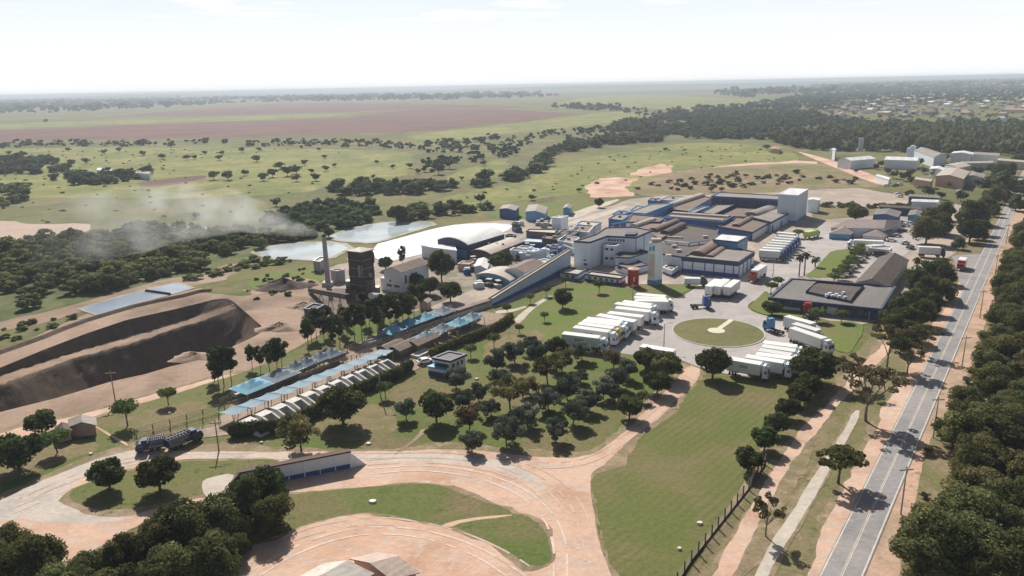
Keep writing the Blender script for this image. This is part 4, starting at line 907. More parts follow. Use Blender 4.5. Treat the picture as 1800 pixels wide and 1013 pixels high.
# pasture trees one by one
PT = [(375, 307, 21), (400, 307, 22), (505, 300, 22), (478, 303, 20), (490, 290, 18), (520, 296, 22), (535, 285, 14), (555, 310, 18), (572, 295, 14), (520, 312, 16), (547, 300, 12), (462, 310, 18), (430, 303, 14), (450, 278, 16), (385, 276, 14), (342, 276, 10), (328, 276, 12), (285, 274, 13), (250, 269, 12), (208, 262, 11), (183, 266, 12), (300, 255, 10), (120, 262, 10), (40, 270, 14), (15, 268, 10), (150, 282, 14), (125, 285, 16), (485, 355, 18), (344, 378, 14), (590, 322, 14), (425, 262, 12), (455, 262, 10), (360, 268, 10), (390, 268, 10), (570, 275, 10), (588, 290, 9), (530, 258, 8), (560, 262, 8), (80, 212, 9), (720, 290, 14), (735, 300, 12), (770, 295, 26), (790, 287, 22), (850, 286, 12), (812, 313, 9), (840, 308, 12), (662, 284, 8), (690, 292, 10), (655, 310, 9), (1348, 258, 12), (1300, 318, 10), (1287, 325, 10), (1310, 308, 8), (845, 348, 22), (935, 346, 14), (1018, 333, 10), (790, 355, 12), (1170, 262, 8), (985, 262, 12), (1250, 332, 12), (1268, 332, 10)]
for i, (x, y, wd) in enumerate(sorted(PT)): tree_at('small', x, y, wd, f"dark spreading tree, {ordn(i) if i < 69 else 'last'} from the left among the far pasture trees", 'trees dotted over the far pastures', .9)
# trees among the works at the upper right
UT = [(1625, 298, 16), (1645, 302, 20), (1570, 305, 18), (1590, 308, 20), (1600, 302, 18), (1550, 287, 14), (1525, 286, 12), (1617, 284, 14), (1602, 316, 14), (1560, 300, 14), (1690, 280, 14), (1660, 275, 18), (1720, 300, 20), (1745, 295, 22), (1720, 320, 18), (1600, 340, 18), (1635, 335, 24), (1690, 343, 22), (1655, 343, 16), (1735, 280, 18), (1700, 262, 14), (1670, 325, 12), (1540, 292, 12), (1505, 300, 8)]
cluster([('small', x, y, wd) for x, y, wd in UT], 'small dark tree', 'among the sheds at the upper right', 'trees among the upper right sheds')
# palms
def palm(x, y, hpx, label):
    b = P(x, y); hgt = hpx / F * depth(b) / math.cos(R(14)); root = empty('palm_tree', b, random.uniform(0, 6), label, 'palm tree', 'palms')
    rr = random.Random(int(x)); mb = MB(); limb(mb, (0, 0, 0), (0, 0, hgt), .28, .2, 8, 4, rr, .01); mb.build('trunk', BARKL, root)
    mb = MB()
    for k in range(20):
        a = k * 2.4; tilt = rr.uniform(-.5, .9); L = rr.uniform(2.4, 3.2); p = Vector((0, 0, hgt)); u = Vector((math.cos(a), math.sin(a), 0)); s = Vector((-math.sin(a), math.cos(a), 0)); vz = tilt
        for j in range(5):
            q = p + (u * math.cos(vz) + Vector((0, 0, math.sin(vz)))) * L / 5; w0 = .42 * math.sin(math.pi * (j + .3) / 5.4); w1 = .42 * math.sin(math.pi * (j + 1.3) / 5.6)
            mb.face([p + s * w0 - Vector((0, 0, w0 * .5)), p, q, q + s * w1 - Vector((0, 0, w1 * .5))]); mb.face([p, p - s * w0 - Vector((0, 0, w0 * .5)), q - s * w1 - Vector((0, 0, w1 * .5)), q]); p = q; vz -= .38
    mb.build('crown', L_PALM, root); return root
L_PALM = leafmat('palm_leaf', (.06, .075, .03), (.09, .10, .05), .2)
palm(*cE(874, 338), 36, 'tallest palm on the paved yard behind the blue office')
palm(*cE(909, 332), 40, 'second palm on the paved yard, right behind the tallest')
palm(*cE(984, 272), 16, 'short palm on the green strip beside the car park')
palm(405, 1002, 32, 'small palm beside the lower left thicket on the dirt')
palm(1612, 470, 14, 'small palm beside the long dark gabled roof')
# hedges
def hedge(px, wd, ht, label, seed):
    L = [P(*p) for p in px]; r = np.random.default_rng(seed); bl = []
    for a, b in zip(L[:-1], L[1:]):
        n = max(1, int((b - a).length / 1.0))
        for i in range(n): p = a.lerp(b, i / n); bl.append((p.x + r.normal() * .1, p.y + r.normal() * .1, ht * .5, wd * .55, wd * .55, ht * .52, r.uniform(.2, .8)))
    V, Fq, T = leaves(bl, len(bl) * 60, .22, r); cv, cf, ct = cores(bl, .9, r)
    me = npmesh('hedge', np.concatenate([V, cv]), np.concatenate([Fq[:, [0, 1, 2]], Fq[:, [0, 2, 3]], cf + len(V)]), L_MID, np.concatenate([T, T, ct]))
    me.materials[0] = L_MID; o = bpy.data.objects.new('hedge', me); COL.objects.link(o); tag(o, label, 'hedge')
hedge([(412, 768), (500, 758), (560, 730), (622, 698), (700, 665), (724, 650)], 2.4, 3.2, 'dense clipped hedge along the lower side of the white pens', 1)
hedge([(760, 628), (800, 610), (840, 595), (880, 578), (900, 562)], 2.2, 2.6, 'clipped hedge along the lower side of the blue canopies', 2)

# ================================================================== buildings
def HT(base_px, ytop):
    """height of something standing on base_px whose top is seen at row ytop"""
    g = P(*base_px); lo, hi = 0, 60
    for _ in range(40):
        m = (lo + hi) / 2
        if project(g + Vector((0, 0, m)))[1] > ytop: lo = m
        else: hi = m
    return lo
def ccw(p):
    a = sum(p[i].x * p[(i + 1) % len(p)].y - p[(i + 1) % len(p)].x * p[i].y for i in range(len(p)))
    return p if a > 0 else p[::-1]
def off(p, d):
    n = len(p); out = []
    for i in range(n):
        a, b, c = p[i - 1], p[i], p[(i + 1) % n]
        e1 = (b - a).normalized(); e2 = (c - b).normalized(); n1 = Vector((e1.y, -e1.x, 0)); n2 = Vector((e2.y, -e2.x, 0))
        m = n1 + n2; L = m.dot(n1)
        out.append(b + m * (d / max(.35, L)))
    return out
class Bld:
    """a building whose plan is traced at roof height h; parts are added in place"""
    def __init__(s, name, label, px, h, cat='building', group=None, world=None):
        pts = [Vector((p.x, p.y, 0)) for p in (world or [P(x, y, h) for x, y in px])]
        s.front = (pts[0], pts[1]); s.side = (pts[1], pts[2])
        if len(pts) == 3: pts.append(pts[0] + pts[2] - pts[1])
        s.raw = pts; s.pts = ccw(list(pts)); s.h = h
        c = sum(pts, Vector()) / len(pts); s.root = empty(name, c, 0, label, cat, group); s.c = c
    def part(s, mb, name, mat=None, parent=None, smooth=False):
        mb.v = [(v[0] - s.c.x, v[1] - s.c.y, v[2]) for v in mb.v]
        return mb.build(name, mat, parent or s.root, smooth)
    def walls(s, mat, z0=0, z1=None, grow=0):
        p = off(s.pts, grow) if grow else s.pts; s.wall = s.part(MB().prism(p, z0, z1 or s.h, top=False), 'wall', mat); return s
    def base(s, mat, hh, grow=.06):
        p = off(s.pts, grow); s.part(MB().prism(p, 0, hh, top=True), 'base_band', mat); return s
    def flat(s, roof, fascia=None, fh=.8, proud=.18, inset=.35, drop=.35):
        rp = off(s.pts, -inset); s.part(MB().face([(p.x, p.y, s.h - drop) for p in rp]), 'roof', roof)
        o, i = off(s.pts, proud), rp; mb = MB(); n = len(o); h = s.h
        for k in range(n):
            a, b, c, d = o[k], o[(k + 1) % n], i[(k + 1) % n], i[k]
            mb.face([(a.x, a.y, h - fh), (b.x, b.y, h - fh), (b.x, b.y, h + .05), (a.x, a.y, h + .05)])
            mb.face([(a.x, a.y, h + .05), (b.x, b.y, h + .05), (c.x, c.y, h + .05), (d.x, d.y, h + .05)])
            mb.face([(d.x, d.y, h + .05), (c.x, c.y, h + .05), (c.x, c.y, h - drop), (d.x, d.y, h - drop)])
            q, r_ = s.pts[k], s.pts[(k + 1) % n]; mb.face([(q.x, q.y, h - fh), (r_.x, r_.y, h - fh), (b.x, b.y, h - fh), (a.x, a.y, h - fh)])
        s.part(mb, 'fascia', fascia or roof); return s
    def edge(s, which):
        e = {'front': s.front, 'side': s.side}[which] if isinstance(which, str) else (s.raw[which], s.raw[(which + 1) % len(s.raw)])
        d = (e[1] - e[0]); L = d.length; d.normalize(); n = Vector((d.y, -d.x, 0))
        if n.dot(s.c - e[0]) > 0: n = -n
        return e[0], d, L, n
    def strip(s, which, name, items, mat, proud=.05, thick=.12):
        """boxes on a wall: items = (start fraction, end fraction, z0, z1)"""
        a, d, L, n = s.edge(which)
        for f0, f1, z0, z1 in items:
            p0, p1 = a + d * L * f0, a + d * L * f1; q0, q1 = p0 + n * proud, p1 + n * proud; r0, r1 = p0 - n * thick, p1 - n * thick
            s.part(MB().prism(ccw([q0, q1, r1, r0]), z0, z1, True, True), name, mat)
        return s
    def gable(s, roof, rh, along='side', hip=0, over=.4, wallmat=None):
        A, B, C, D = s.raw[:4]
        if along == 'front': A, B, C, D = B, C, D, A
        h = s.h; m0 = (A + B) / 2; m1 = (D + C) / 2; ax = (m1 - m0).normalized(); cr = (B - A).normalized()
        r0 = m0 + ax * (hip if hip else -over); r1 = m1 - ax * (hip if hip else -over)
        oa = A - cr * over - ax * over; ob = B + cr * over - ax * over; oc = C + cr * over + ax * over; od = D - cr * over + ax * over
        z = h - over * rh / max(1, (B - A).length / 2) * .5; top = h + rh
        def e(p, zz): return (p.x, p.y, zz)
        mb = MB()
        for k, t_ in ((0, 0), (-.14, 1)):
            mb.face([e(ob, z + k), e(oc, z + k), e(r1, top + k), e(r0, top + k)]); mb.face([e(od, z + k), e(oa, z + k), e(r0, top + k), e(r1, top + k)])
            if hip: mb.face([e(oa, z + k), e(ob, z + k), e(r0, top + k)]); mb.face([e(oc, z + k), e(od, z + k), e(r1, top + k)])
        for p, q in ((oa, ob), (ob, oc), (oc, od), (od, oa)):
            if hip or (p, q) in ((ob, oc), (od, oa)): mb.face([e(p, z - .14), e(q, z - .14), e(q, z), e(p, z)])
        s.part(mb, 'roof', roof)
        if not hip:
            s.part(MB().face([e(A, h - .1), e(B, h - .1), e(m0, top - .16)]), 'gable_wall', wallmat or WHITE); s.part(MB().face([e(C, h - .1), e(D, h - .1), e(m1, top - .16)]), 'gable_wall', wallmat or WHITE)
        return s
    def arch(s, roof, rise, along='side', over=.3, endmat=None, n=14, asym=.5):
        A, B, C, D = s.raw[:4]
        if along == 'front': A, B, C, D = B, C, D, A
        ax = (C - B).normalized(); h = s.h; mb = MB(); em = MB(); cr = (B - A).normalized()
        A2, B2, C2, D2 = A - cr * over - ax * over, B + cr * over - ax * over, C + cr * over + ax * over, D - cr * over + ax * over
        def pt(P0, P1, t): q = P0.lerp(P1, t); u = 2 * t - 1; return (q.x, q.y, h + rise * (1 - u * u) + .02)
        for i in range(n):
            t0, t1 = i / n, (i + 1) / n
            mb.face([pt(A2, B2, t0), pt(A2, B2, t1), pt(D2, C2, t1), pt(D2, C2, t0)])
            for P0, P1, q in ((A2, B2, ax * .25), (D2, C2, -ax * .25)):
                a, b = pt(P0, P1, t0), pt(P0, P1, t1); mb.face([a, b, (b[0], b[1], b[2] - .35), (a[0], a[1], a[2] - .35)])

        s.part(mb, 'roof', roof, smooth=False)
        for P0, P1 in ((A, B), (D, C)):
            up = [pt(P0, P1, i / n) for i in range(n + 1)]; em = MB(); em.face([(P0.x, P0.y, h - .05), (P1.x, P1.y, h - .05)] + [(q[0], q[1], q[2] - .06) for q in up[::-1]]); s.part(em, 'end_wall', endmat or WHITE)
        return s
    def vault(s, p, q, width, rise, z, mat, name='roof_vault', n=10):
        a, b = P(*p, z), P(*q, z); d = (b - a).normalized(); cr = Vector((d.y, -d.x, 0)) * width / 2; mb = MB(); ea, eb = [], []
        for i in range(n + 1):
            t = math.pi * i / n; o_ = cr * math.cos(t) + Vector((0, 0, rise * math.sin(t))); ea.append(a + o_); eb.append(b + o_)
        for i in range(n): mb.face([ea[i], ea[i + 1], eb[i + 1], eb[i]])
        mb.face(ea[::-1]); mb.face(eb); s.part(mb, name, mat); return s
    def box(s, px, z0, z1, mat, name='roof_unit', size=1.0):
        c = P(*px, (z0 + z1) / 2) if px else s.c; s.part(MB().box(c.x - size, c.x + size, c.y - size * .8, c.y + size * .8, z0, z1), name, mat); return s
def K(f, *a): return [f(*p) for p in a]

# --- main factory
b1, t1 = k2(985, 697), k2(985, 470)[1]; h1 = HT(b1, t1)
B = Bld('warehouse', 'front white-panelled warehouse with navy fascia and brown vaulted roof', K(k2, (225, 397), (1000, 470), (1215, 330), (1000, 285), (890, 178), (760, 152)), h1)
B.walls(WHITE).base(BLUE, 1.6).flat(RF_GREY, NAVY, 1.7)
B.strip('front', 'pilaster', [(x - .008, x + .008, 1.6, h1 - 1.7) for x in (.02, .2, .42, .58, .77, .92)], BLUE, .18)
B.strip('front', 'cladding_rail', [(.03, .98, h1 * .42, h1 * .42 + .15)], GREYW, .10)
B.strip('side', 'pilaster', [(x - .01, x + .01, 1.6, h1 - 1.7) for x in (.04, .3, .55, .8)], BLUE, .18)
B.strip('side', 'dock_door', [(.08, .26, .3, 3.6), (.34, .5, .3, 3.6), (.6, .76, .3, 3.6)], GREYW, .10)
B.vault(k2(435, 385), k2(800, 172), 6.2, 1.8, h1 - .35, RF_BROWN).vault(k2(600, 405), k2(905, 200), 3.2, .8, h1 - .35, RF_BROWN)
B = Bld('roof_house', 'low block with bright white roof between the two brown-roofed halls', K(k2, (650, 162), (985, 197), (1130, 122), (760, 90)), h1 + 2.6)
B.walls(SKYB).flat(RF_WHITE, NAVY, .5, drop=.05); B.strip('side', 'window', [(.1, .9, h1 + .6, h1 + 1.4)], GLASS)
b3 = k4(490, 805); h3 = HT(b3, k4(490, 680)[1])
B = Bld('factory_hall', 'brown-roofed hall with blue front and white ribbed side wall', K(k4, (20, 605), (490, 685), (725, 548)), h3)
B.walls(BLUE).flat(RF_BROWN, NAVY, .8); B.strip('side', 'cladding_panel', [(.01 + i * .0825, .085 + i * .0825, .2, h3 - .9) for i in range(12)], WHITE, .12)
B.vault(k4(260, 610), k4(480, 490), 4, 1.2, h3 - .35, RF_BROWN)
h4 = HT(k4(757, 692), k4(757, 548)[1])
B = Bld('factory_hall', 'long grey-roofed hall with white columned side next to the tall white cube', K(k4, (430, 470), (745, 548), (1050, 388), (835, 340)), h4)
B.walls(GREYW).flat(RF_GREY, NAVY, .9); B.strip('side', 'pilaster', [(i * .125, i * .125 + .012, 0, h4 - .9) for i in range(9)], WHITE, .2); B.strip('side', 'door', [(.04, .10, .1, 3), (.42, .48, .1, 3)], BLUE, .08)
B.vault(k4(470, 455), k4(770, 345), 7, 1.6, h4 - .35, RF_GREY)
ht = HT(k4(1095, 568), k4(1110, 180)[1])
B = Bld('cold_store_tower', 'tall plain white cube at the far end of the factory', K(k4, (845, 165), (1110, 182), (1255, 95)), ht)
B.walls(GREYW).base(SKYB, 1.4).flat(RF_WHITE, WHITE, .4, .1, drop=.1)
hb = HT(k3(1335, 420), k3(1335, 190)[1]); bw = [P(*k3(1330, 192), hb), P(*k4(850, 240), hb)]; bd = (bw[1] - bw[0]).normalized(); bn = Vector((-bd.y, bd.x, 0))
B = Bld('factory_hall', 'long hall behind with a high plain blue wall', None, hb, world=[bw[0], bw[1], bw[1] + bn * 16, bw[0] + bn * 16])
B.walls(BLUE).flat(RF_GREY, BLUE, .9); B.strip('front', 'wall_panel', [(.02 + i * .14, .145 + i * .14, hb - 5, hb - 1.1) for i in range(7)], NAVY, .06)
h6 = h4 - .6
B = Bld('factory_hall', 'wide brown-roofed hall between the blue back wall and the grey vault', K(k4, (-100, 455), (440, 478), (840, 342), (620, 352), (260, 322), (-80, 400)), h6).walls(BLUE).flat(RF_BROWN, NAVY, .7)
B = Bld('factory_hall', 'raised pale grey roofed hall below the blue back wall', K(k3, (1190, 418), (1365, 440), (1645, 308), (1400, 308)), h6 + 1.4).walls(NAVY).flat(RF_GREY, NAVY, .6)
B = Bld('factory_hall', 'brown-roofed hall at the far left corner of the factory', K(k3, (740, 368), (1020, 402), (1335, 215), (1185, 183)), h6).walls(BLUE).flat(RF_BROWN, NAVY, .7); B.vault(k3(700, 345), k3(1190, 188), 5, 1.6, h6, RF_TAN)
B = Bld('factory_hall', 'narrow blue-edged hall with small grey roof inside the factory roofs', K(k3, (1010, 400), (1090, 420), (1300, 335), (1215, 328)), h6 + .8).walls(BLUE).flat(RF_GREY, SKYB, .7)
h7 = HT(k3(1395, 700), k3(1490, 545)[1])
B = Bld('factory_hall', 'long blue-walled hall with two pale stripe roofs across the middle', K(k3, (690, 485), (1480, 548), (1620, 470), (800, 415)), h7); B.walls(BLUE).flat(RF_DARK, BLUE, 2.4, drop=.3)
B.vault(k3(760, 478), k3(1500, 533), 3, .9, h7 - .2, RF_TAN).vault(k3(800, 430), k3(1570, 482), 3, .9, h7 - .2, RF_TAN)
h8 = 6.2
B = Bld('factory_hall', 'low dark flat-roofed hall in the middle of the factory', K(cA, (722, 490), (860, 512), (1140, 398), (1080, 384), (1100, 325), (870, 290), (740, 330), (700, 390)), h8).walls(GREYW).flat(RF_DARK, NAVY, .6)
B.vault(k3(510, 750), k3(930, 772), 1.6, .7, h8 - .3, RF_TAN, 'roof_duct')
for q in ((830, 470), (760, 505), (800, 440), (1010, 375)): B.box(cA(*q), h8 - .35, h8 + .6, CONC)
B = Bld('factory_hall', 'low hall with a row of brown half-round roofs', K(cA, (480, 305), (640, 350), (700, 390), (870, 300), (720, 262), (560, 262)), h8 + .6).walls(GREYW).flat(RF_BROWN, NAVY, .6)
B.vault(k3(260, 620), k3(530, 530), 4, 1.6, h8 + .3, RF_TAN).vault(k3(530, 680), k3(850, 550), 4.5, 1.7, h8 + .3, RF_BROWN).vault(k3(690, 712), k3(940, 592), 4.5, 1.5, h8 + .3, RF_DARK)
B = Bld('factory_hall', 'low hall with small dark windows at the left side of the factory', K(k3, (160, 545), (620, 545), (700, 480), (240, 440)), h8 + 1).walls(WHITE).flat(RF_BROWN, NAVY, .6); B.strip('front', 'window', [(.15 + .16 * i, .24 + .16 * i, h8 - 2, h8 - 1) for i in range(5)], GLASS)
B = Bld('factory_hall', 'pale metal-roofed shed at the far left corner of the factory', K(k3, (190, 415), (430, 430), (800, 290), (500, 300)), h8 + .5).walls(SKYB).flat(RF_GREY, SKYB, .5)
# --- white office block on the left
h9 = HT(k1(530, 568), k1(520, 195)[1])
B = Bld('processing_block', 'tall white angular block with navy parapet at the head of the ramp', K(k1, (305, 182), (520, 196), (755, 112), (1150, 130), (1370, 38), (1118, -10), (738, 0), (600, 90), (440, 142)), h9)
B.walls(WHITE).flat(RF_OFF, NAVY, .7, .15); B.strip('front', 'window', [(.62, .85, 1.2, 2.2), (.6, .8, 3.2, 3.7)], GLASS, .05); B.strip(3, 'pilaster', [(.0, .03, 0, h9 - .7), (.5, .52, 0, h9 - .7)], NAVY, .1)
B.strip(2, 'window', [(.05 + i * .1, .12 + i * .1, h9 - 2.2, h9 - 1.2) for i in range(6)], GLASS, .06)
B.part(MB().prism(ccw([P(*k1(x, y), h9) for x, y in ((1000, 110), (1150, 110), (1170, 70), (1030, 70))]), h9 - .3, h9 + .5), 'roof_hatch', NAVY)
hs = HT(k1(870, 525), k1(870, 250)[1])
B = Bld('stair_tower', 'small white three-storey stair block with pairs of dark windows', K(k1, (708, 242), (870, 254), (992, 205)), hs).walls(WHITE).flat(RF_OFF, WHITE, .4, .1)
B.strip('front', 'window', [(.15, .42, hs - 2.0, hs - 1.1), (.58, .85, hs - 2.0, hs - 1.1), (.15, .42, 2.4, 3.4), (.58, .85, 2.4, 3.4)], GLASS, .05)
hq = HT(k1(1050, 622), k1(1050, 560)[1])
B = Bld('low_wing', 'low white wing with brown roof right of the stair block', K(k1, (868, 505), (1050, 560), (1330, 500), (1150, 440)), hq + 1).walls(WHITE).flat(RF_BROWN, NAVY, .5); B.strip('front', 'window', [(.2, .5, 1.4, 2.6)], GLASS, .05)
B = Bld('low_wing', 'dark-roofed link building behind the mural tower', K(k1, (870, 400), (1060, 410), (1330, 330), (1180, 290), (960, 300)), 5).walls(GREYW).flat(RF_DARK, NAVY, .5)
ha = HT(k1(355, 742), k1(355, 640)[1])
B = Bld('annex', 'small square annex with cream roof at the foot of the white block', K(k1, (112, 606), (355, 640), (462, 575)), ha).walls(GREYW).base(BLUE, 1).flat(RF_TAN, NAVY, .5, .25); B.strip('front', 'window', [(.3, .5, 1.2, 2), (.65, .85, 1.2, 2)], GLASS, .05)
hc_ = HT(k1(935, 802), k1(935, 697)[1])
B = Bld('annex', 'long low annex with cream roof and navy edge beside the red tank', K(k1, (455, 634), (935, 697), (1010, 655)), hc_).walls(WHITE).base(BLUE, 1).flat(RF_TAN, NAVY, .5, .25); B.strip('front', 'window', [(.1 + .16 * i, .18 + .16 * i, 1.2, 2.0) for i in range(5)], GLASS, .05); B.strip('front', 'door', [(.9, .96, .05, 2.1)], RED, .06)
hm = HT(k1(1425, 795), k1(1425, 215)[1])
B = Bld('mural_tower', 'slender white water tower with faded mural, standing between lawn and factory', K(k1, (1325, 205), (1425, 217), (1525, 197)), hm, 'tower').walls(WHITE).base(SKYB, 1.8)
B.flat(CONC, WHITE, .3, .06, .2, .2)
MUR = smat('faded_mural_paint', (.58, .50, .42), .2, .45, .7, c2=(.66, .66, .62)); B.strip('front', 'mural_panel', [(.08, .92, 3.2, hm * .74)], MUR, .04)
B.strip('front', 'mural_panel', [(.15, .4, hm * .8, hm * .9), (.55, .85, hm * .82, hm * .93)], SKYB, .05)
B.part(MB().box(B.c.x - 1.6, B.c.x + 1.8, B.c.y - 1.4, B.c.y + 1.4, hm, hm + 1.3), 'tank_cover', smat('rusty_top', (.42, .36, .30), .2, .6, .8, c2=(.25, .20, .16)))
B.part(MB().tube((B.c.x, B.c.y, hm + 1.3), (B.c.x, B.c.y, hm + 3.2), .06, .04), 'antenna', STEEL)
hw = HT(k1(1640, 682), k1(1640, 590)[1])
B = Bld('low_wing', 'low white wing with blue base just right of the mural tower', K(k1, (1520, 545), (1640, 590), (1790, 495)), hw).walls(WHITE).base(BLUE, .9).flat(RF_GREY, WHITE, .4, .12)
cr_ = P(*k1(1112, 800)); hr = HT(k1(1112, 805), k1(1112, 572)[1]); t = empty('storage_tank', cr_, 0, 'red upright cylindrical tank by the long annex', 'tank')
MB().cyl((0, 0), 2.0, 2.0, 0, hr, 20).build('shell', RED, t, False); mb = MB(); mb.cyl((0, 0), 2.12, 2.12, hr - .25, hr + .12, 20); mb.build('top_rim', PINKT, t); MB().cyl((0, 0), 1.8, .2, hr + .12, hr + .6, 20).build('tank_roof', PINKT, t)
mb = MB()
for zz in (hr * .33, hr * .66): mb.cyl((0, 0), 2.06, 2.06, zz, zz + .1, 20)
mb.build('hoop', smat('dark_red', (.28, .03, .03)), t); MB().box(-.25, .25, -2.08, -1.9, hr * .35, hr * .6).build('white_mark', WHITE, t)
# --- ramp wall
g0, g1 = P(866, 539), P(1003, 477); z0, z1 = HT((866, 539), 526), HT((1003, 477), 440); dr = (g1 - g0).normalized(); nr_ = Vector((-dr.y, dr.x, 0))
t = empty('ramp_wall', g0, 0, 'long white sloping ramp wall with brown covered walkway on top', 'ramp'); zz = Vector((0, 0, 1)); L = (g1 - g0)
def rampbox(o0, o1, za, zb, zc, zd, name, mat):
    mb = MB(); a, b = Vector() + nr_ * o0, Vector() + nr_ * o1
    A = [a + zz * za, L + a + zz * zc, L + a + zz * zd, a + zz * zb]; C_ = [b + zz * za, L + b + zz * zc, L + b + zz * zd, b + zz * zb]
    mb.face(A); mb.face(C_[::-1])
    for i in range(4): mb.face([A[i], C_[i], C_[(i + 1) % 4], A[(i + 1) % 4]])
    return mb.build(name, mat, t)
rampbox(0, 1.6, 0, z0 - .5, 0, z1 - .5, 'wall', smat('blue_white_wall', (.46, .56, .68), .1, .3, .6, c2=(.40, .46, .54))); rampbox(-.06, 1.66, 0, .9, 0, 2.6, 'base_band', BLUE); rampbox(-.15, .25, z0 - .5, z0 + .3, z1 - .5, z1 + .3, 'parapet', RF_TAN)  # white wall; blue cast of its shaded face put into the colour
rampbox(.25, 1.35, z0 - .5, z0 + .02, z1 - .5, z1 + .02, 'walkway_roof', RF_BROWN); rampbox(1.35, 1.6, z0 - .5, z0 + .35, z1 - .5, z1 + .35, 'parapet', CONC)
# low cattle race running on from the foot of the ramp through the pens
r0_, r1_ = P(866, 533, .6), P(640, 608, .6); dr2 = (r1_ - r0_).normalized(); t = empty('cattle_race', Vector((r0_.x, r0_.y, 0)), math.atan2(dr2.y, dr2.x), 'long low covered cattle race running from the ramp foot through the pens', 'race'); Lr = (r1_ - r0_).length
for s_ in (-1, 1): MB().box(0, Lr, s_ * 1.0 - .12, s_ * 1.0 + .12, 0, 1.5).build('side_wall', CONC, t)
for k in range(int(Lr / 9)): MB().box(k * 9 + .3, k * 9 + 8.7, -1.1, 1.1, 2.2, 2.32).build('roof_sheet', RF_BROWN, t)
for k in range(int(Lr / 9)): MB().cyl((k * 9 + .5, .9), .07, .07, 0, 2.2, 6).build('post', STEEL, t)
# --- power house
RUSTF0 = smat('brown_casing', (.15, .10, .08), .15, .6, .9, c2=(.24, .17, .13))
hp = HT((634, 528), k5(580, 415)[1])
B = Bld('boiler_house', 'tall dark soot-brown boiler house with tan cap', K(k5, (395, 405), (580, 425), (742, 385)), hp).walls(RUST)
B.part(MB().prism(off(B.pts, .45), hp, hp + .3, True, True), 'roof', RF_TAN); c = B.c
mb = MB(); q = off(B.pts, .45); rp_ = [(p.x, p.y, hp + .3) for p in q]
for i in range(4): mb.face([rp_[i], rp_[(i + 1) % 4], (c.x, c.y, hp + 1.3)])
B.part(mb, 'roof_cap', RF_TAN)
r_ = random.Random(4)
for i in range(16):
    e_ = i % 4; a, b = B.pts[e_], B.pts[(e_ + 1) % 4]; p = a.lerp(b, r_.uniform(.05, .95)); z_ = r_.uniform(0, hp * .9); B.part(MB().box(p.x - .7, p.x + .7, p.y - .7, p.y + .7, z_, z_ + r_.uniform(1, 4)), 'bracket', RUST if i % 3 else STEEL)
for i in range(14):
    e_ = i % 4; a, b = B.pts[e_], B.pts[(e_ + 1) % 4]; n_ = (a + b) / 2 - B.c; n_.normalize(); p = a.lerp(b, r_.uniform(0, 1)) + n_ * r_.uniform(.2, 1.6); w1, w2 = r_.uniform(.6, 1.6), r_.uniform(.6, 1.6); B.part(MB().box(p.x - w1, p.x + w1, p.y - w2, p.y + w2, 0, r_.uniform(1.5, 7.5)), 'casing', [RUST, STEEL, RUSTF0][i % 3])
for i in range(5): B.part(MB().prism(off(B.pts, .35), hp * (.15 + i * .17), hp * (.15 + i * .17) + .18, True, True), 'gallery', STEEL)
for x in (.08, .5, .92):
    a, b = B.raw[0], B.raw[1]; p = a.lerp(b, x); o_ = off(B.pts, .5); B.part(MB().tube((p.x, p.y - .6, 0), (p.x, p.y - .6, hp), .16, .16), 'column', RUST)
t = empty('flue_duct', P(665, 520), 0, 'pale curved flue duct hugging the right side of the boiler house', 'duct'); mb = MB(); o = P(665, 520)
dpts = [P(652, 520, hp - 3), P(656, 520, hp - 6), P(661, 520, hp - 9), P(668, 520, 5), P(672, 520, 1)]
for a, b in zip(dpts[:-1], dpts[1:]): mb.tube(a - o, b - o, .85, .85, 10)
mb.build('duct', CONC, t)
hch = HT((577, 502), 413); t = empty('chimney', P(577, 502), 0, 'slender grey smoking chimney beside the boiler house', 'chimney')
MB().cyl((0, 0), 1.05, .75, 0, hch, 16).build('stack', smat('grey_stack', (.34, .33, .33), .15, .4, .7, c2=(.22, .21, .20), zs=.3), t); MB().cyl((0, 0), .88, .88, hch - .6, hch, 16).build('rim', RUST, t); MB().box(-1.9, 1.9, -1.9, 1.9, 0, 1.5).build('plinth', CONC, t)
B = Bld('bunker', 'low grey concrete bunker right of the chimney', K(m6, (1095, 815), (1180, 830), (1290, 808)), HT(m6(1180, 1000), m6(1180, 830)[1]))
B.walls(smat('grey_render', (.30, .28, .28), .15, .4, .9)).flat(RF_TAN, CONC, .3, .15)
B = Bld('machine_shed', 'small blue-grey machine shed behind the chimney', K(m6, (860, 690), (950, 700), (1040, 640)), 4.5).walls(STEEL).flat(RF_GREY, STEEL, .3, .2)
t = empty('fuel_conveyor', P(*m8(200, 430)), 0, 'dark inclined fuel conveyor rising to the boiler house', 'conveyor'); o = P(*m8(200, 430)); e_ = P(612, 522, 9) - o
MB().tube(Vector((0, 0, 1)), e_, 1.1, 1.1, 4).build('belt_housing', RUST, t)
for f in (.3, .55, .8): q = e_ * f; MB().tube((q.x - .9, q.y, 0), (q.x, q.y, q.z), .14, .14).build('leg', STEEL, t); MB().tube((q.x + .9, q.y, 0), (q.x, q.y, q.z), .14, .14).build('leg', STEEL, t)
B = Bld('fuel_shed', 'dark low open shed in front of the fuel conveyor', K(m8, (110, 640), (260, 660), (385, 590)), 2.6).walls(smat('dark_steel', (.06, .075, .10))).flat(RF_DARK, NAVY, .3)
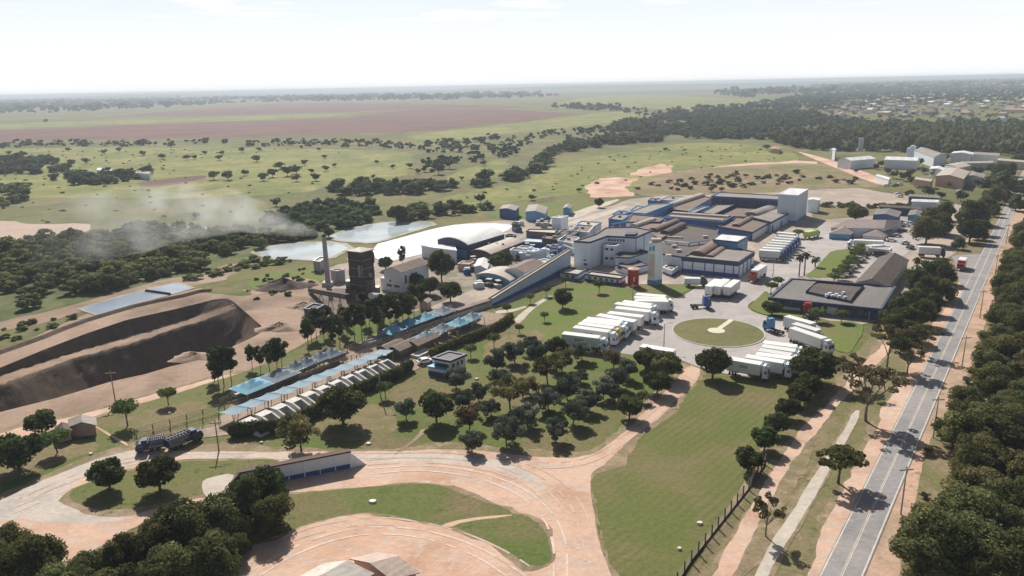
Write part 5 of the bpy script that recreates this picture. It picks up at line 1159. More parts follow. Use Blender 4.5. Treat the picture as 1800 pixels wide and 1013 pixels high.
def mound(px, rx, ry, h, mat, name, label, seed):
    c = P(*px); r = np.random.default_rng(seed); n = 26; V = []; 
    for j in range(9):
        for i in range(n):
            a = i * 2 * math.pi / n; q = j / 8; rr = 1 + .18 * math.sin(a * 3 + seed) + .1 * math.sin(a * 7)
            V.append((rx * rr * q * math.cos(a), ry * rr * q * math.sin(a), h * (1 - q) ** 1.1 * (1 + .2 * math.sin(a * 4 + q * 9)) + r.normal() * .06 - (.1 if j == 8 else 0)))
    V = np.array(V); Fq = [[j * n + i, j * n + (i + 1) % n, (j + 1) * n + (i + 1) % n, (j + 1) * n + i][::-1] for j in range(8) for i in range(n)]
    me = npmesh(name, V, np.array(Fq), mat); o = bpy.data.objects.new(name, me); COL.objects.link(o); o.location = (c.x, c.y, .05); tag(o, label, 'mound')
DKP = gmat('dark_fuel_pile', (.10, .075, .07), (.14, .10, .09), (.07, .055, .05), .1, .4, 1.5, .4)
mound((497, 505), 11, 7, 3.2, DKP, 'fuel_heap', 'dark heap of fuel left of the chimney', 1)
mound((338, 628), 6, 4, 1.3, G_SOIL, 'earth_mound', 'rough pale earth mound at the lower lip of the quarry', 2)
mound((405, 470), 5, 3, 1.5, G_RED, 'earth_mound', 'small pale earth mound by the track near the pond', 3)
mound((492, 578), 7, 4, 1.8, G_SOIL, 'earth_mound', 'brown earth mound at the right tip of the quarry', 4)
mound((535, 540), 6, 4, 1.6, G_SOIL, 'earth_mound', 'brown earth mound in front of the dark fuel shed', 5)
# --- white gabled building, curved sheds
hg = HT(k5(1130, 975), k5(1130, 690)[1])
B = Bld('gabled_building', 'long white gabled building behind the tall trees', K(k5, (890, 660), (1130, 692), (1500, 570)), hg).walls(WHITE).gable(RF_BROWN, 1.6, 'side'); B.strip('front', 'window', [(.12, .42, 1.8, 2.6), (.56, .86, 1.8, 2.6), (.3, .4, 3.6, 4.2)], GLASS, .05); B.strip('side', 'window', [(.12, .18, 3, 6), (.5, .56, 3, 6)], GLASS, .05)
B.part(MB().prism(ccw([B.raw[0].lerp(B.raw[1], -.22), B.raw[0].lerp(B.raw[1], -.01), B.raw[0].lerp(B.raw[1], -.01) + (B.raw[2] - B.raw[1]) * .3, B.raw[0].lerp(B.raw[1], -.22) + (B.raw[2] - B.raw[1]) * .3]), 0, hg * .6), 'side_wing', WHITE)
hx = HT(k6(490, 602), k6(490, 392)[1])
B = Bld('curved_shed', 'large shed with bright white curved roof and dark walls', K(k6, (72, 325), (490, 392), (985, 243)), hx).walls(NAVY).arch(RF_WHITE, 2.2, endmat=NAVY); B.strip('front', 'wall_panel', [(.2, .5, .5, hx - 2.6), (.55, .95, .5, hx - 2.6)], SKYB, .06); B.strip('side', 'door', [(.1 + i * .18, .2 + i * .18, .2, 4) for i in range(5)], STEEL, .05)
B = Bld('lean_to', 'small pale curved-roof lean-to at the left of the large white shed', K(k6, (-150, 400), (0, 430), (330, 470), (300, 400), (60, 392)), 5.2).walls(GREYW).flat(RF_WHITE, GREYW, .4, .2, drop=.05)
hy = HT(k6(800, 600), k6(800, 518)[1])
B = Bld('curved_shed', 'long narrow shed with cream curved roof in the middle', K(k6, (522, 478), (800, 520), (1235, 352)), hy + 1).walls(smat('dark_red_brown_wall', (.16, .11, .10))).arch(RF_TAN, 1.3, endmat=RUST)
for q in ((770, 385), (885, 378), (965, 385)): B.box(k6(*q), hy + 1.6, hy + 2.6, STEEL, 'roof_vent', .5)
B = Bld('curved_shed', 'blue-walled shed with tan curved roof beside the ramp wall', K(k6, (600, 802), (1060, 885), (1265, 790)), HT(k6(1060, 960), k6(1060, 885)[1]) + .5).walls(SKYB).arch(RF_TAN, 1.6, endmat=SKYB); B.strip('front', 'door', [(.1, .4, .1, 2.2), (.5, .8, .1, 2.2)], NAVY, .05)
B = Bld('gabled_shed', 'brown gabled shed behind the tan curved roof', K(k6, (1000, 735), (1260, 775), (1520, 640)), 4.6).walls(GREYW).gable(RF_BROWN, 1.2)
B = Bld('round_roof_block', 'blue block with pale bowed roof near the ramp head', K(k6, (1232, 345), (1550, 360), (1625, 320), (1320, 300)), HT(k6(1420, 455), k6(1420, 360)[1])).walls(BLUE).flat(RF_WHITE, SKYB, .4, .3, drop=.05)
B = Bld('white_cube_building', 'plain white cube building left of the factory', K(k6, (1635, 20), (1760, 25), (1860, -5)), HT(k6(1700, 225), k6(1700, 22)[1])).walls(WHITE).flat(RF_WHITE, WHITE, .3, .1)
B = Bld('flat_shed', 'dark-walled shed with pale flat roof left of the white cube building', K(k6, (1285, 205), (1680, 232), (1700, 180), (1320, 175)), 6).walls(smat('dark_grey_wall', (.14, .13, .14))).flat(RF_TAN, RUST, .5)
B = Bld('tent_shed', 'small white tent-roofed store by the round tree', K(k6, (575, 690), (740, 722), (790, 615)), 3).walls(GREYW).gable(RF_WHITE, 1.0)
for i, (x, y, s_) in enumerate(((1250, 580, 2.2), (1330, 575, 2.2), (1400, 570, 2.2), (1470, 560, 1.8), (1540, 540, 1.8))):
    c = P(*k6(x, y + 20)); t = empty('process_tank', c, 0, f'small pale process tank, {ORD[i]} from the left in the row near the ramp head', 'tank', 'process tanks'); MB().cyl((0, 0), s_, s_, 0, 3.4, 14).build('shell', GREYW, t); MB().cyl((0, 0), s_ + .1, .2, 3.4, 4.2, 14).build('tank_roof', SKYB if i % 2 else GREYW, t)
for i, (x0, y0, x1, y1, hh, wm, rm, lb) in enumerate(((1060, 465, 1560, 490, 4, GREYW, RF_BROWN, 'low brown-roofed shed below the blue bowed-roof block'), (1150, 435, 1290, 450, 4, GREYW, RF_PINK, 'tiny pink-roofed shed left of the blue block'), (1400, 610, 1520, 640, 3.5, WHITE, RF_TAN, 'small tan-roofed shed touching the ramp wall'), (350, 650, 500, 660, 3, PINKT, RF_PINK, 'small pink store right of the tall trees'), (1190, 640, 1300, 660, 3, WHITE, RF_TAN, 'small white store right of the round tree'))):
    a, b = P(*k6(x0, y0), hh), P(*k6(x1, y1), hh); n = Vector((-(b - a).y, (b - a).x, 0)).normalized() * 5; Bld('small_shed', lb, None, hh, world=[a, b, b + n]).walls(wm).flat(rm, wm, .3, .2)
for lb, a, b, c, hh, wm, rm in [
    ('low pink-roofed works shed left of the white block, nearest', cA(0, 400), cA(100, 420), cA(150, 380), 5, GREYW, RF_PINK),
    ('low dark works shed left of the white block, behind the pink one', cA(0, 350), cA(110, 365), cA(150, 335), 5, NAVY, RF_DARK),
    ('brown-roofed works shed behind the white block', cA(90, 330), cA(210, 345), cA(250, 300), 5, GREYW, RF_BROWN),
    ('tan-roofed works shed behind the brown-roofed one', cA(120, 290), cA(260, 300), cA(300, 275), 5, WHITE, RF_TAN),
    ('blue-framed plant building at the left rear of the factory', cA(350, 250), cA(440, 262), cA(500, 225), 6, BLUE, RF_GREY),
    ('small blue plant building beside the blue-framed one', cA(380, 215), cA(450, 222), cA(490, 200), 6, SKYB, RF_OFF),
    ('pale flat shed at the rear left beyond the blue plant', cA(500, 190), cA(600, 200), cA(640, 170), 5, WHITE, RF_GREY),
    ('small dark blue shed behind the left corner of the factory', cA(620, 125), cA(700, 132), cA(720, 115), 6, BLUE, RF_OFF),
    ('grey shed behind the vaulted far left hall', cA(700, 120), cA(820, 128), cA(880, 100), 6, GREYW, RF_GREY),
    ('long brown lean-to below the white cube building', k6(1500, 300), k6(1780, 330), k6(1840, 280), 5, RUST, RF_BROWN),
    ('blue steel store right of the process tanks', k6(1600, 420), k6(1740, 440), k6(1790, 400), 4, BLUE, RF_OFF),
    ('white flat store against the upper ramp', k6(1560, 560), k6(1680, 575), k6(1730, 540), 4, WHITE, RF_WHITE),
    ('navy narrow store above the blue bowed-roof block', k6(1000, 260), k6(1110, 275), k6(1150, 255), 4, NAVY, RF_DARK),
    ('dark low kiosk on the pale yard near the white cube building', k6(1090, 100), k6(1190, 115), k6(1210, 90), 4, RUST, RF_DARK)]:
    B = Bld('works_shed', lb, [a, b, c], hh, group='small works buildings').walls(wm).flat(rm, wm if wm is not WHITE else SKYB, .4, .15); B.strip('front', 'door', [(.2, .35, .05, 2.3)], STEEL, .05); B.strip('front', 'window', [(.5, .6, 1.3, 2.2), (.7, .8, 1.3, 2.2)], GLASS, .05)
    B.box(None, hh - .35, hh + .7, STEEL, 'roof_unit', .7)
def pipes(px, z, n, mat, label, rr_=.22):
    L = [P(x, y, z) for x, y in px]; o = L[0].copy(); o.z = 0; t = empty('pipe_rack', o, 0, label, 'pipes', 'pipe runs')
    for k in range(n):
        mb = MB()
        for a, b in zip(L[:-1], L[1:]): d = (b - a).normalized(); q = Vector((-d.y, d.x, 0)) * k * .6; mb.tube(a - o + q, b - o + q, rr_, rr_, 6)
        mb.build('pipe', mat, t)
    for a, b in zip(L[:-1], L[1:]):
        for f_ in (0.02, .5): q = a.lerp(b, f_) - o; MB().box(q.x - .15, q.x + .15, q.y - .15, q.y + .9, 0, z).build('support', STEEL, t)
pipes(K(cA, (740, 405), (900, 420), (1040, 400)), h8 + .8, 3, GREYW, 'pale pipe bundle crossing the dark flat roof')
pipes(K(k6, (1100, 470), (1400, 500), (1700, 470)), 4.5, 3, GREYW, 'pale pipe rack behind the ramp wall')
pipes(K(k6, (1650, 300), (1850, 240), (2000, 150)), 5, 2, STEEL, 'grey pipe rack towards the white cube building')
pipes(K(cA, (380, 290), (480, 270), (620, 220)), 6, 3, SKYB, 'light blue pipe rack at the left rear of the factory')
pipes(K(k1, (0, 260), (150, 240), (300, 300)), 7, 2, STEEL, 'grey pipe rack joining the tall white block')
# clutter behind the ramp
CL = [(1120, 560), (1200, 600), (1310, 620), (1040, 640), (560, 640), (600, 760), (430, 720), (480, 800), (900, 980), (780, 960), (640, 985), (1640, 430), (1700, 400), (1600, 480), (1220, 130), (1190, 220), (1450, 130), (1500, 110), (1560, 140)]
CL += [(960 + (i * 137) % 620, 400 + (i * 89) % 190) for i in range(16)] + [(1500 + (i * 53) % 380, 90 + (i * 71) % 330) for i in range(14)]
CLX = [q[0] for q in CL]
for i, q in enumerate(CL):
    c = P(*k6(*q)); rr = random.Random(i); o = MB().box(-rr.uniform(1, 2.4), rr.uniform(1, 2.4), -1, 1.2, 0, rr.uniform(1, 2.6)); t = empty('equipment_crate', c, rr.uniform(0, 3), f'weathered {["grey", "rust-brown", "white", "blue"][i % 4]} equipment box behind the ramp wall, {ordn(sorted(range(len(CL)), key=lambda j_: CL[j_]).index(i))} from the left', 'crate', 'equipment boxes in the yard')
    o.build('box', [STEEL, RUST, GREYW, BLUE][i % 4], t); MB().box(-1.1, 1.1, -.9, .9, 2.6, 2.8).build('lid', CONC, t).hide_render = False; t.children[-1].location.z = -0.0
# --- scattered sheds: a, b, c corners of the roof, wall height, wall, roof, ridge rise, label
for a, b, c, hh, wm, rm, rh, lb in [
    ((878, 367), (905, 370), (912, 363), 5, BLUE, RF_GREY, .8, 'blue-walled shed beyond the ponds'),
    ((924, 372), (958, 376), (962, 364), 5, SKYB, RF_GREY, 1, 'pale blue arched shed beyond the ponds'),
    ((990, 366), (1002, 367), (1006, 361), 4, SKYB, RF_GREY, .8, 'tiny blue shed by the pale track'),
    (k4(1250, 240), k4(1390, 250), k4(1420, 225), 7, WHITE, RF_WHITE, .3, 'small white frame building right of the tall white cube'),
    (m4(70, 315), m4(190, 330), m4(420, 310), 7, WHITE, RF_WHITE, 1.6, 'long white-roofed shed beside the red road, left one'),
    (m4(500, 320), m4(800, 330), m4(830, 308), 7, WHITE, RF_WHITE, 1.6, 'long white-roofed shed beside the red road, right one'),
    (m4(780, 235), m4(960, 300), m4(1080, 275), 8, GREYW, RF_GREY, 2, 'grey-roofed shed behind the white silo'),
    (m4(1120, 262), m4(1310, 272), m4(1330, 255), 8, WHITE, RF_WHITE, 1.2, 'white-roofed shed by the forest edge, left one'),
    (m4(1330, 270), m4(1560, 285), m4(1570, 268), 8, WHITE, RF_PINK, 1.2, 'pinkish-roofed shed by the forest edge, right one'),
    (m4(980, 470), m4(1230, 500), m4(1290, 430), 7, PINKT, RF_TAN, 1.6, 'wide tan-roofed depot near the far road'),
    (m4(1230, 465), m4(1420, 490), m4(1430, 455), 6, WHITE, RF_GREY, .8, 'white building at the right of the tan-roofed depot'),
    (m4(920, 405), m4(1060, 425), m4(1075, 402), 6, WHITE, RF_WHITE, 1, 'white-roofed shed behind the tan-roofed depot'),
    (m4(780, 500), m4(930, 522), m4(950, 508), 5, PINKT, RF_TAN, .8, 'low pale shed left of the tan-roofed depot'),
    (m4(1060, 370), m4(1180, 400), m4(1300, 375), 6, GREYW, RF_TAN, 1, 'grey-tan shed among the trees upper right'),
    (m4(1550, 325), m4(1800, 345), m4(1810, 330), 6, CONC, RF_TAN, .8, 'long pale low building near the right edge'),
    (m4(1200, 355), m4(1500, 350), m4(1520, 335), 5, CONC, RF_TAN, .8, 'long thin pale shed below the forest'),
    (m4(420, 470), m4(540, 505), m4(560, 490), 4, WHITE, RF_WHITE, .5, 'small white shed along the red road'),
    (m2(1230, 38), m2(1640, 62), m2(1650, 42), 5.5, NAVY, RF_GREY, .8, 'long dark shed with grey roof, upper of the pair'),
    (m2(1270, 108), m2(1620, 122), m2(1640, 98), 5.5, GREYW, RF_WHITE, .8, 'long shed with bright white roof, lower of the pair'),
    (m2(830, 180), m2(1380, 215), m2(1390, 190), 4, NAVY, RF_DARK, .6, 'long navy shed behind the hipped roof houses'),
    (m2(740, 290), m2(1070, 325), m2(1120, 250), 4.5, BLUE, RF_OFF, 1, 'blue shed adjoining the hipped roof houses'),
    (m2(1220, 300), m2(1400, 320), m2(1430, 250), 4, SKYB, RF_OFF, .8, 'small light blue shed near the roadside trees'),
    ((170, 299), (195, 301), (198, 297), 5, WHITE, RF_WHITE, .8, 'white farmhouse among dark trees on the left pasture'),
    ((238, 304), (262, 306), (266, 302), 5, WHITE, RF_GREY, .8, 'grey-roofed farm shed right of the white farmhouse'),
    ((262, 401), (292, 402), (300, 398), 4, PINKT, RF_RED, .8, 'low red-roofed house in the scrub, left one'),
    ((308, 402), (362, 403), (366, 398), 4, WHITE, RF_PINK, .8, 'low pale-roofed house in the scrub, right one'),
    ((1355, 262), (1370, 263), (1373, 259), 4, PINKT, RF_RED, .6, 'tiny pink house at the pasture edge'),
    (cF(480, 130), cF(500, 135), cF(505, 125), 9, WHITE, RF_WHITE, .3, 'slim white tower by the start of the red road'),
]:
    B = Bld('shed' if 'house' not in lb else 'house', lb, [a, b, c], hh).walls(wm); B.gable(rm, rh, 'side' if (P(*b) - P(*a)).length < (P(*c) - P(*b)).length else 'front', wallmat=wm)
for x, y, yt, rr_, lb in ((*m4(755, 300), m4(0, 195)[1], 1.6, 'tall pale grey silo behind the white sheds'), (*m4(725, 300), m4(0, 215)[1], 1.4, 'shorter grey silo left of the tall pale one'), (*m4(20, 300), m4(0, 222)[1], 1.8, 'white water tank at the start of the red road'), (*m4(265, 240), m4(0, 125)[1], .8, 'thin pale mast-like water tower in front of the plantation, left'), (*m4(287, 240), m4(0, 125)[1], .8, 'thin pale mast-like water tower in front of the plantation, right')):
    t = empty('silo', P(x, y), 0, lb, 'silo'); hh = min(30, HT((x, y), yt)); MB().cyl((0, 0), rr_ * 1.5, rr_ * 1.5, 0, hh, 12).build('shell', GREYW, t); MB().cyl((0, 0), rr_ * 1.6, .2, hh, hh + 1, 12).build('cap', CONC, t)
# --- hipped houses, long roof, office
B = Bld('hipped_house', 'long pale hipped-roof house behind, rear one of the three', K(m2, (165, 470), (880, 480), (1130, 370), (420, 360)), 4.2).walls(WHITE).gable(RF_PINK, 2, 'front', hip=3)
B = Bld('hipped_house', 'hipped-roof house with blue front wall, left of the three', K(m2, (140, 545), (430, 560), (520, 470)), HT(m2(300, 640), m2(300, 555)[1])).walls(SKYB).gable(RF_PINK, 2.0, 'side', hip=4)
B = Bld('hipped_house', 'hipped-roof house with white front wall, right of the three', K(m2, (600, 570), (880, 600), (1010, 500)), HT(m2(740, 640), m2(740, 585)[1])).walls(WHITE).gable(RF_PINK, 2.0, 'side', hip=4)
hl = 3.6
B = Bld('long_shed', 'long dark-brown gabled shed beside the parked cars', K(cE, (1262, 380), (1478, 408), (1622, 222)), hl).walls(CONC).gable(RF_DARK, 2.2, 'side', wallmat=CONC)
B = Bld('carport', 'small pale flat canopy at the head of the car park', K(m2, (690, 745), (960, 775), (1010, 725)), 3.5, 'canopy'); B.flat(RF_TAN, WHITE, .3, .1)
for p in B.raw: q = p.lerp(B.c, .08); B.part(MB().cyl((q.x, q.y), .12, .12, 0, 3.2, 8), 'post', STEEL)
ho = HT(cE(1435, 640), cE(1440, 555)[1])
B = Bld('office_building', 'flat grey-roofed blue office building with sunken dark inner roof', K(cE, (668, 478), (1440, 558), (1538, 402), (822, 348)), ho).walls(BLUE, 0, ho - 1, -1.2)
B.flat(RF_OFF, NAVY, 1.0, .2, .5, .3)
B.strip('front', 'window', [(.12 + i * .055, .15 + i * .055, 1.2, 2.6) for i in range(8)] + [(.66 + i * .05, .69 + i * .05, 1.2, 2.6) for i in range(5)], GLASS, -1.1, 1.3)
B.strip('front', 'wall_panel', [(.10, .30, .1, 1.0), (.45, .62, .3, 2.8)], WHITE, -1.14, 1.3); B.strip('front', 'door', [(.58, .61, .05, 2.2)], WHITE, -1.05, 1.3)
ic = ccw([P(*cE(x, y), ho) for x, y in ((920, 446), (1225, 512), (1318, 402), (1000, 374))]); B.part(MB().prism(ic, ho - .28, ho + .55, False), 'inner_parapet', NAVY)
im = (ic[0] + ic[3]) / 2, (ic[1] + ic[2]) / 2; mb = MB(); A_, B_, C_, D_ = [off(ic, -.3)[i] for i in range(4)]
e0, e1 = (A_ + D_) / 2, (B_ + C_) / 2
f_ = lambda p, z_: (p.x, p.y, z_)
mb.face([f_(A_, ho - .2), f_(B_, ho - .2), f_(e1, ho + .5), f_(e0, ho + .5)]); mb.face([f_(C_, ho - .2), f_(D_, ho - .2), f_(e0, ho + .5), f_(e1, ho + .5)]); B.part(mb, 'inner_roof', RF_DARK)
for x, y in ((1065, 465), (1085, 455), (1105, 470), (1130, 462), (1150, 475), (1180, 450), (1190, 480)): B.box(cE(x, y), ho + .1, ho + 1.0, WHITE, 'air_unit', .45)
for i, x in enumerate((.05, .35, .62, .9)): B.strip('front', 'column', [(x, x + .006, 0, ho - 1)], WHITE, -.5, .9)
# gatehouse
hu = HT(m1(1480, 960), m1(1490, 728)[1]); hlw = HT(m1(1415, 970), m1(1415, 848)[1])
B = Bld('gatehouse', 'two-storey white and blue gatehouse below the pens', K(m1, (1262, 688), (1490, 730), (1695, 645)), hu).walls(WHITE).base(BLUE, 1).flat(RF_OFF, NAVY, .5, .35, .3, .2)
B.strip('side', 'window', [(.1, .28, hu - 2.2, hu - 1.2), (.42, .55, hu - 2.2, hu - 1.2), (.7, .83, hu - 2.2, hu - 1.2)], GLASS, .05); B.strip('front', 'window', [(.1, .9, hu - 2.2, hu - 1.2)], GLASS, .05)
lw = [P(*m1(x, y), hlw) for x, y in ((1190, 808), (1418, 850), (1560, 795), (1330, 760))]; lw = ccw([Vector((p.x, p.y, 0)) for p in lw])
B.part(MB().prism(lw, 1.2, hlw, True), 'front_wing', WHITE); B.part(MB().prism(off(lw, .05), 0, 1.2, True), 'front_base', BLUE); B.part(MB().prism(off(lw, .25), hlw - .25, hlw + .06, True, True), 'front_roof', SKYB)
# big screen wall building in the lower left
hk = 5.2
W0, W1, W2 = P(*f6(20, 430), 0), P(*f6(440, 388), 0), P(*f6(838, 302), 0); hk = HT(f6(620, 345), f6(620, 232)[1])
a, b = P(*f6(770, 196), hk), P(*f6(70, 330), hk); d = (b - a).normalized(); n = Vector((d.y, -d.x, 0)); n = n if n.y > 0 else -n
t = empty('loading_screen', Vector((a.x, a.y, 0)), 0, 'long white slab-walled shelter with brown roof edge by the dirt roads', 'shelter'); L_ = (b - a).length
def scr(mb, name, mat): mb.v = [(v[0] - a.x, v[1] - a.y, v[2]) for v in mb.v]; return mb.build(name, mat, t)
def bx(u0, u1, v0, v1, z0, z1): return MB().prism(ccw([a + d * u0 + n * v0, a + d * u1 + n * v0, a + d * u1 + n * v1, a + d * u0 + n * v1]), z0, z1, True, True)
ns = 7
for i in range(ns): scr(bx(L_ * i / ns + .06, L_ * (i + 1) / ns - .06, 0, .25, 1.0, hk - .3), 'wall_slab', WHITE)
scr(bx(0, L_, -.06, .3, 0, 1.0), 'base_band', BLUE)
for i in range(ns + 1): scr(bx(L_ * i / ns - .08, L_ * i / ns + .08, -.12, 0, .02, hk - .3), 'pilaster', WHITE)
mb = MB(); q = [a + n * -.3 - d * .3, a + n * -.3 + d * (L_ + .3), a + n * 3.6 + d * (L_ + .3), a + n * 3.6 - d * .3]; zs_ = (hk, hk, hk - 1.3, hk - 1.3)
mb.face([(p.x, p.y, z) for p, z in zip(q, zs_)]); mb.face([(p.x, p.y, z - .3) for p, z in zip(q, zs_)][::-1])
for i in range(4): p, r__ = q[i], q[(i + 1) % 4]; mb.face([(p.x, p.y, zs_[i] - .3), (r__.x, r__.y, zs_[(i + 1) % 4] - .3), (r__.x, r__.y, zs_[(i + 1) % 4]), (p.x, p.y, zs_[i])])
scr(mb, 'roof', RUST_ROOF := ribmat('red_brown_roof', (.10, .055, .045), (.075, .045, .04), 1, .8, .8, .2))
mb = MB(); p0 = a - d * .05; p1 = a - d * 3.2
mb.face([(p0.x, p0.y, 0), (p1.x, p1.y, 0), (p0.x, p0.y, hk - .3)]); mb.face([(p0.x + n.x * .25, p0.y + n.y * .25, 0), (p1.x + n.x * .25, p1.y + n.y * .25, 0), (p0.x + n.x * .25, p0.y + n.y * .25, hk - .3)][::-1]); mb.face([(p1.x, p1.y, 0), (p1.x + n.x * .25, p1.y + n.y * .25, 0), (p0.x + n.x * .25, p0.y + n.y * .25, hk - .3), (p0.x, p0.y, hk - .3)]); scr(mb, 'buttress', WHITE)
b2 = P(*f6(5, 425), hk - .6); e2 = Vector((b2.x - b.x, b2.y - b.y, 0)); m2_ = Vector((-e2.y, e2.x, 0)).normalized() * .3
mb = MB().prism(ccw([Vector((b.x, b.y, 0)), Vector((b.x, b.y, 0)) + e2, Vector((b.x, b.y, 0)) + e2 + m2_, Vector((b.x, b.y, 0)) + m2_]), 0, hk - .1, True, True); scr(mb, 'return_wall', RUST_ROOF)
# bottom houses
for px, hh, rh, lb in (([f6(520, 975), f6(880, 975), f6(660, 875)], 4, 1.3, 'bleached tin-roofed house cut by the lower picture edge, left one'), ([f6(880, 1010), f6(1090, 990), f6(1200, 955)], 4, 1.0, 'bleached tin-roofed house cut by the lower picture edge, right one')): pass
def roofhouse(px, hh, rh, lb, rm):
    B = Bld('tin_roof_house', lb, px, hh).walls(PINKT); B.gable(rm, rh, 'side', wallmat=CONC); return B
roofhouse([f6(455, 1000), f6(760, 1060), f6(900, 975)], 3.6, 1.3, 'bleached tin-roofed house cut by the lower picture edge, left one', ribmat('bleached_tin_roof', (.62, .57, .50), (.54, .48, .42), 1, .6, 1.0, .9))
roofhouse([f6(800, 880), f6(1040, 1000), f6(1190, 962)], 3.4, 1.0, 'pale pink-roofed house cut by the lower picture edge, right one', ribmat('pale_pink_roof', (.54, .42, .35), (.46, .36, .31), 1, .7, 1.0, .9))
# guard hut on the left
roofhouse([cG(480, 425), cG(650, 415), cG(645, 370)], 2.6, .9, 'small grey hut beside the left dirt track', RF_GREY)
roofhouse([cG(395, 470), cG(480, 450), cG(470, 415)], 2.4, .8, 'tiny dark hut left of the small grey hut', RF_DARK)
roofhouse([m8(1500, 495), m8(1590, 500), m8(1600, 475)], 3, .7, 'tiny hut with bright roof among the tall dark trees', RF_WHITE)
roofhouse([m8(1690, 540), m8(1800, 560), m8(1850, 520)], 3, .7, 'small white hut above the blue canopies', RF_GREY)
# town
TN = scatter([f3(640, 330), f3(720, 320), f3(900, 300), f3(1200, 265), f3(1500, 240), f3(1800, 215), f3(1990, 300), f3(1800, 390), f3(1650, 405), f3(1400, 410), f3(1000, 395), f3(720, 395)], 42, .45, 31)
random.shuffle(TN)
for a_, b_ in TN[:230]:
    an = random.choice((.3, .3, 1.87)) + random.uniform(-.1, .1); u = Vector((math.cos(an), math.sin(an), 0)); v = Vector((-u.y, u.x, 0)); c = Vector((a_, b_, 0)); l, q = random.uniform(5, 11), random.uniform(4, 7); s_ = random.random()
    if s_ > .95: l, q = 26, 12
    B = Bld('town_house', 'small pale or tile-roofed house in the hazy far town', None, random.uniform(3.5, 6), group='houses of the far town', world=[c - u * q - v * l, c + u * q - v * l, c + u * q + v * l], cat='house')
    B.walls(random.choice((WHITE, PINKT, CONC, WHITE))).gable(random.choice((RF_RED, RF_PINK, RF_TAN, RF_WHITE, RF_RED)), 2.4)
wood_mass('woodland', [f3(640, 330), f3(900, 300), f3(1200, 265), f3(1500, 240), f3(1850, 215), f3(1990, 300), f3(1850, 400), f3(1400, 410), f3(1000, 395), f3(720, 400)], 40, 9, L_FAR, 40, 'garden trees between the houses of the far town', leafy=False)

# ================================================================== pens
u0, u1 = P(*cC(262, 657), 2.2), P(*cC(1082, 294), 2.2); du = (u1 - u0).normalized(); dv = Vector((du.y, -du.x, 0)); sp = (u1 - u0).length / 9; au = math.atan2(du.y, du.x)
smat_pen = smat('whitewashed_concrete', (.58, .56, .54), .15, .8, .8, c2=(.42, .38, .35)); DKF = smat('dark_pen_floor', (.05, .055, .065), .15, .6, .4, c2=(.11, .11, .11))  # pen walls pale, pen floor a mottled dark tone
def pen(loc, i, wf=.74):
    t = empty('cattle_pen', loc, au, f'white-walled pen with roofed feed slab, {ORD[i]} from the left in the long row', 'pen', 'white cattle pens'); Wd = sp * wf
    MB().box(0, Wd, -2.4, 0, 0, 2.0).build('feed_slab', smat_pen, t)
    for x in (0, Wd - .45):
        mb = MB(); A = [(x, -2.4, 0), (x, -6.8, 0), (x, -6.8, .45), (x, -2.4, 1.95)]; C_ = [(p[0] + .45, p[1], p[2]) for p in A]; mb.face(A); mb.face(C_[::-1])
        for k in range(4): mb.face([A[k], C_[k], C_[(k + 1) % 4], A[(k + 1) % 4]])
        mb.build('side_wall', smat_pen, t)
    MB().box(.45, Wd - .45, -6.8, -6.5, 0, .5).build('front_wall', smat_pen, t); MB().box(.45, Wd - .45, -6.5, -2.4, .02, .12).build('floor', DKF, t)
for i in range(11): q = u0 + du * sp * (i - 1); q.z = .2; pen(q, i)
def canopy(c, wu, wv, z, rise, mat, label, group, flat=False):
    t = empty('shade_canopy', c, au, label, 'canopy', group); mb = MB(); n = 6
    def hgt(x, y): m = max(abs(x), abs(y)); return z + (rise * (1 - m) ** 1.35 if not flat else rise * (.5 - .5 * y) + .25 * x * x)
    for i in range(n):
        for j in range(n):
            q = [(-1 + 2 * (i + a) / n, -1 + 2 * (j + b) / n) for a, b in ((0, 0), (1, 0), (1, 1), (0, 1))]
            mb.face([(x * wu / 2, y * wv / 2, hgt(x, y)) for x, y in q])
    mb.build('fabric', mat, t)
    for x in (-.92, .92):
        for y in (-.92, .92): MB().cyl((x * wu / 2, y * wv / 2), .09, .09, 0, hgt(x, y) - .02, 6).build('post', STEEL, t)
for i, f in enumerate(np.linspace(0, 1, 11)):
    p0, p1 = P(*cC(118, 640), 2.6), P(*cC(1130, 240), 2.6); c = p0.lerp(p1, float(f)); c.z = .1
    canopy(c, (p1 - p0).length / 10 * .93, 5.2, 2.3, .7, NET, f'flat weathered blue sheet canopy, {ORD[i]} from the left in the long row', 'blue sheet canopies', True)
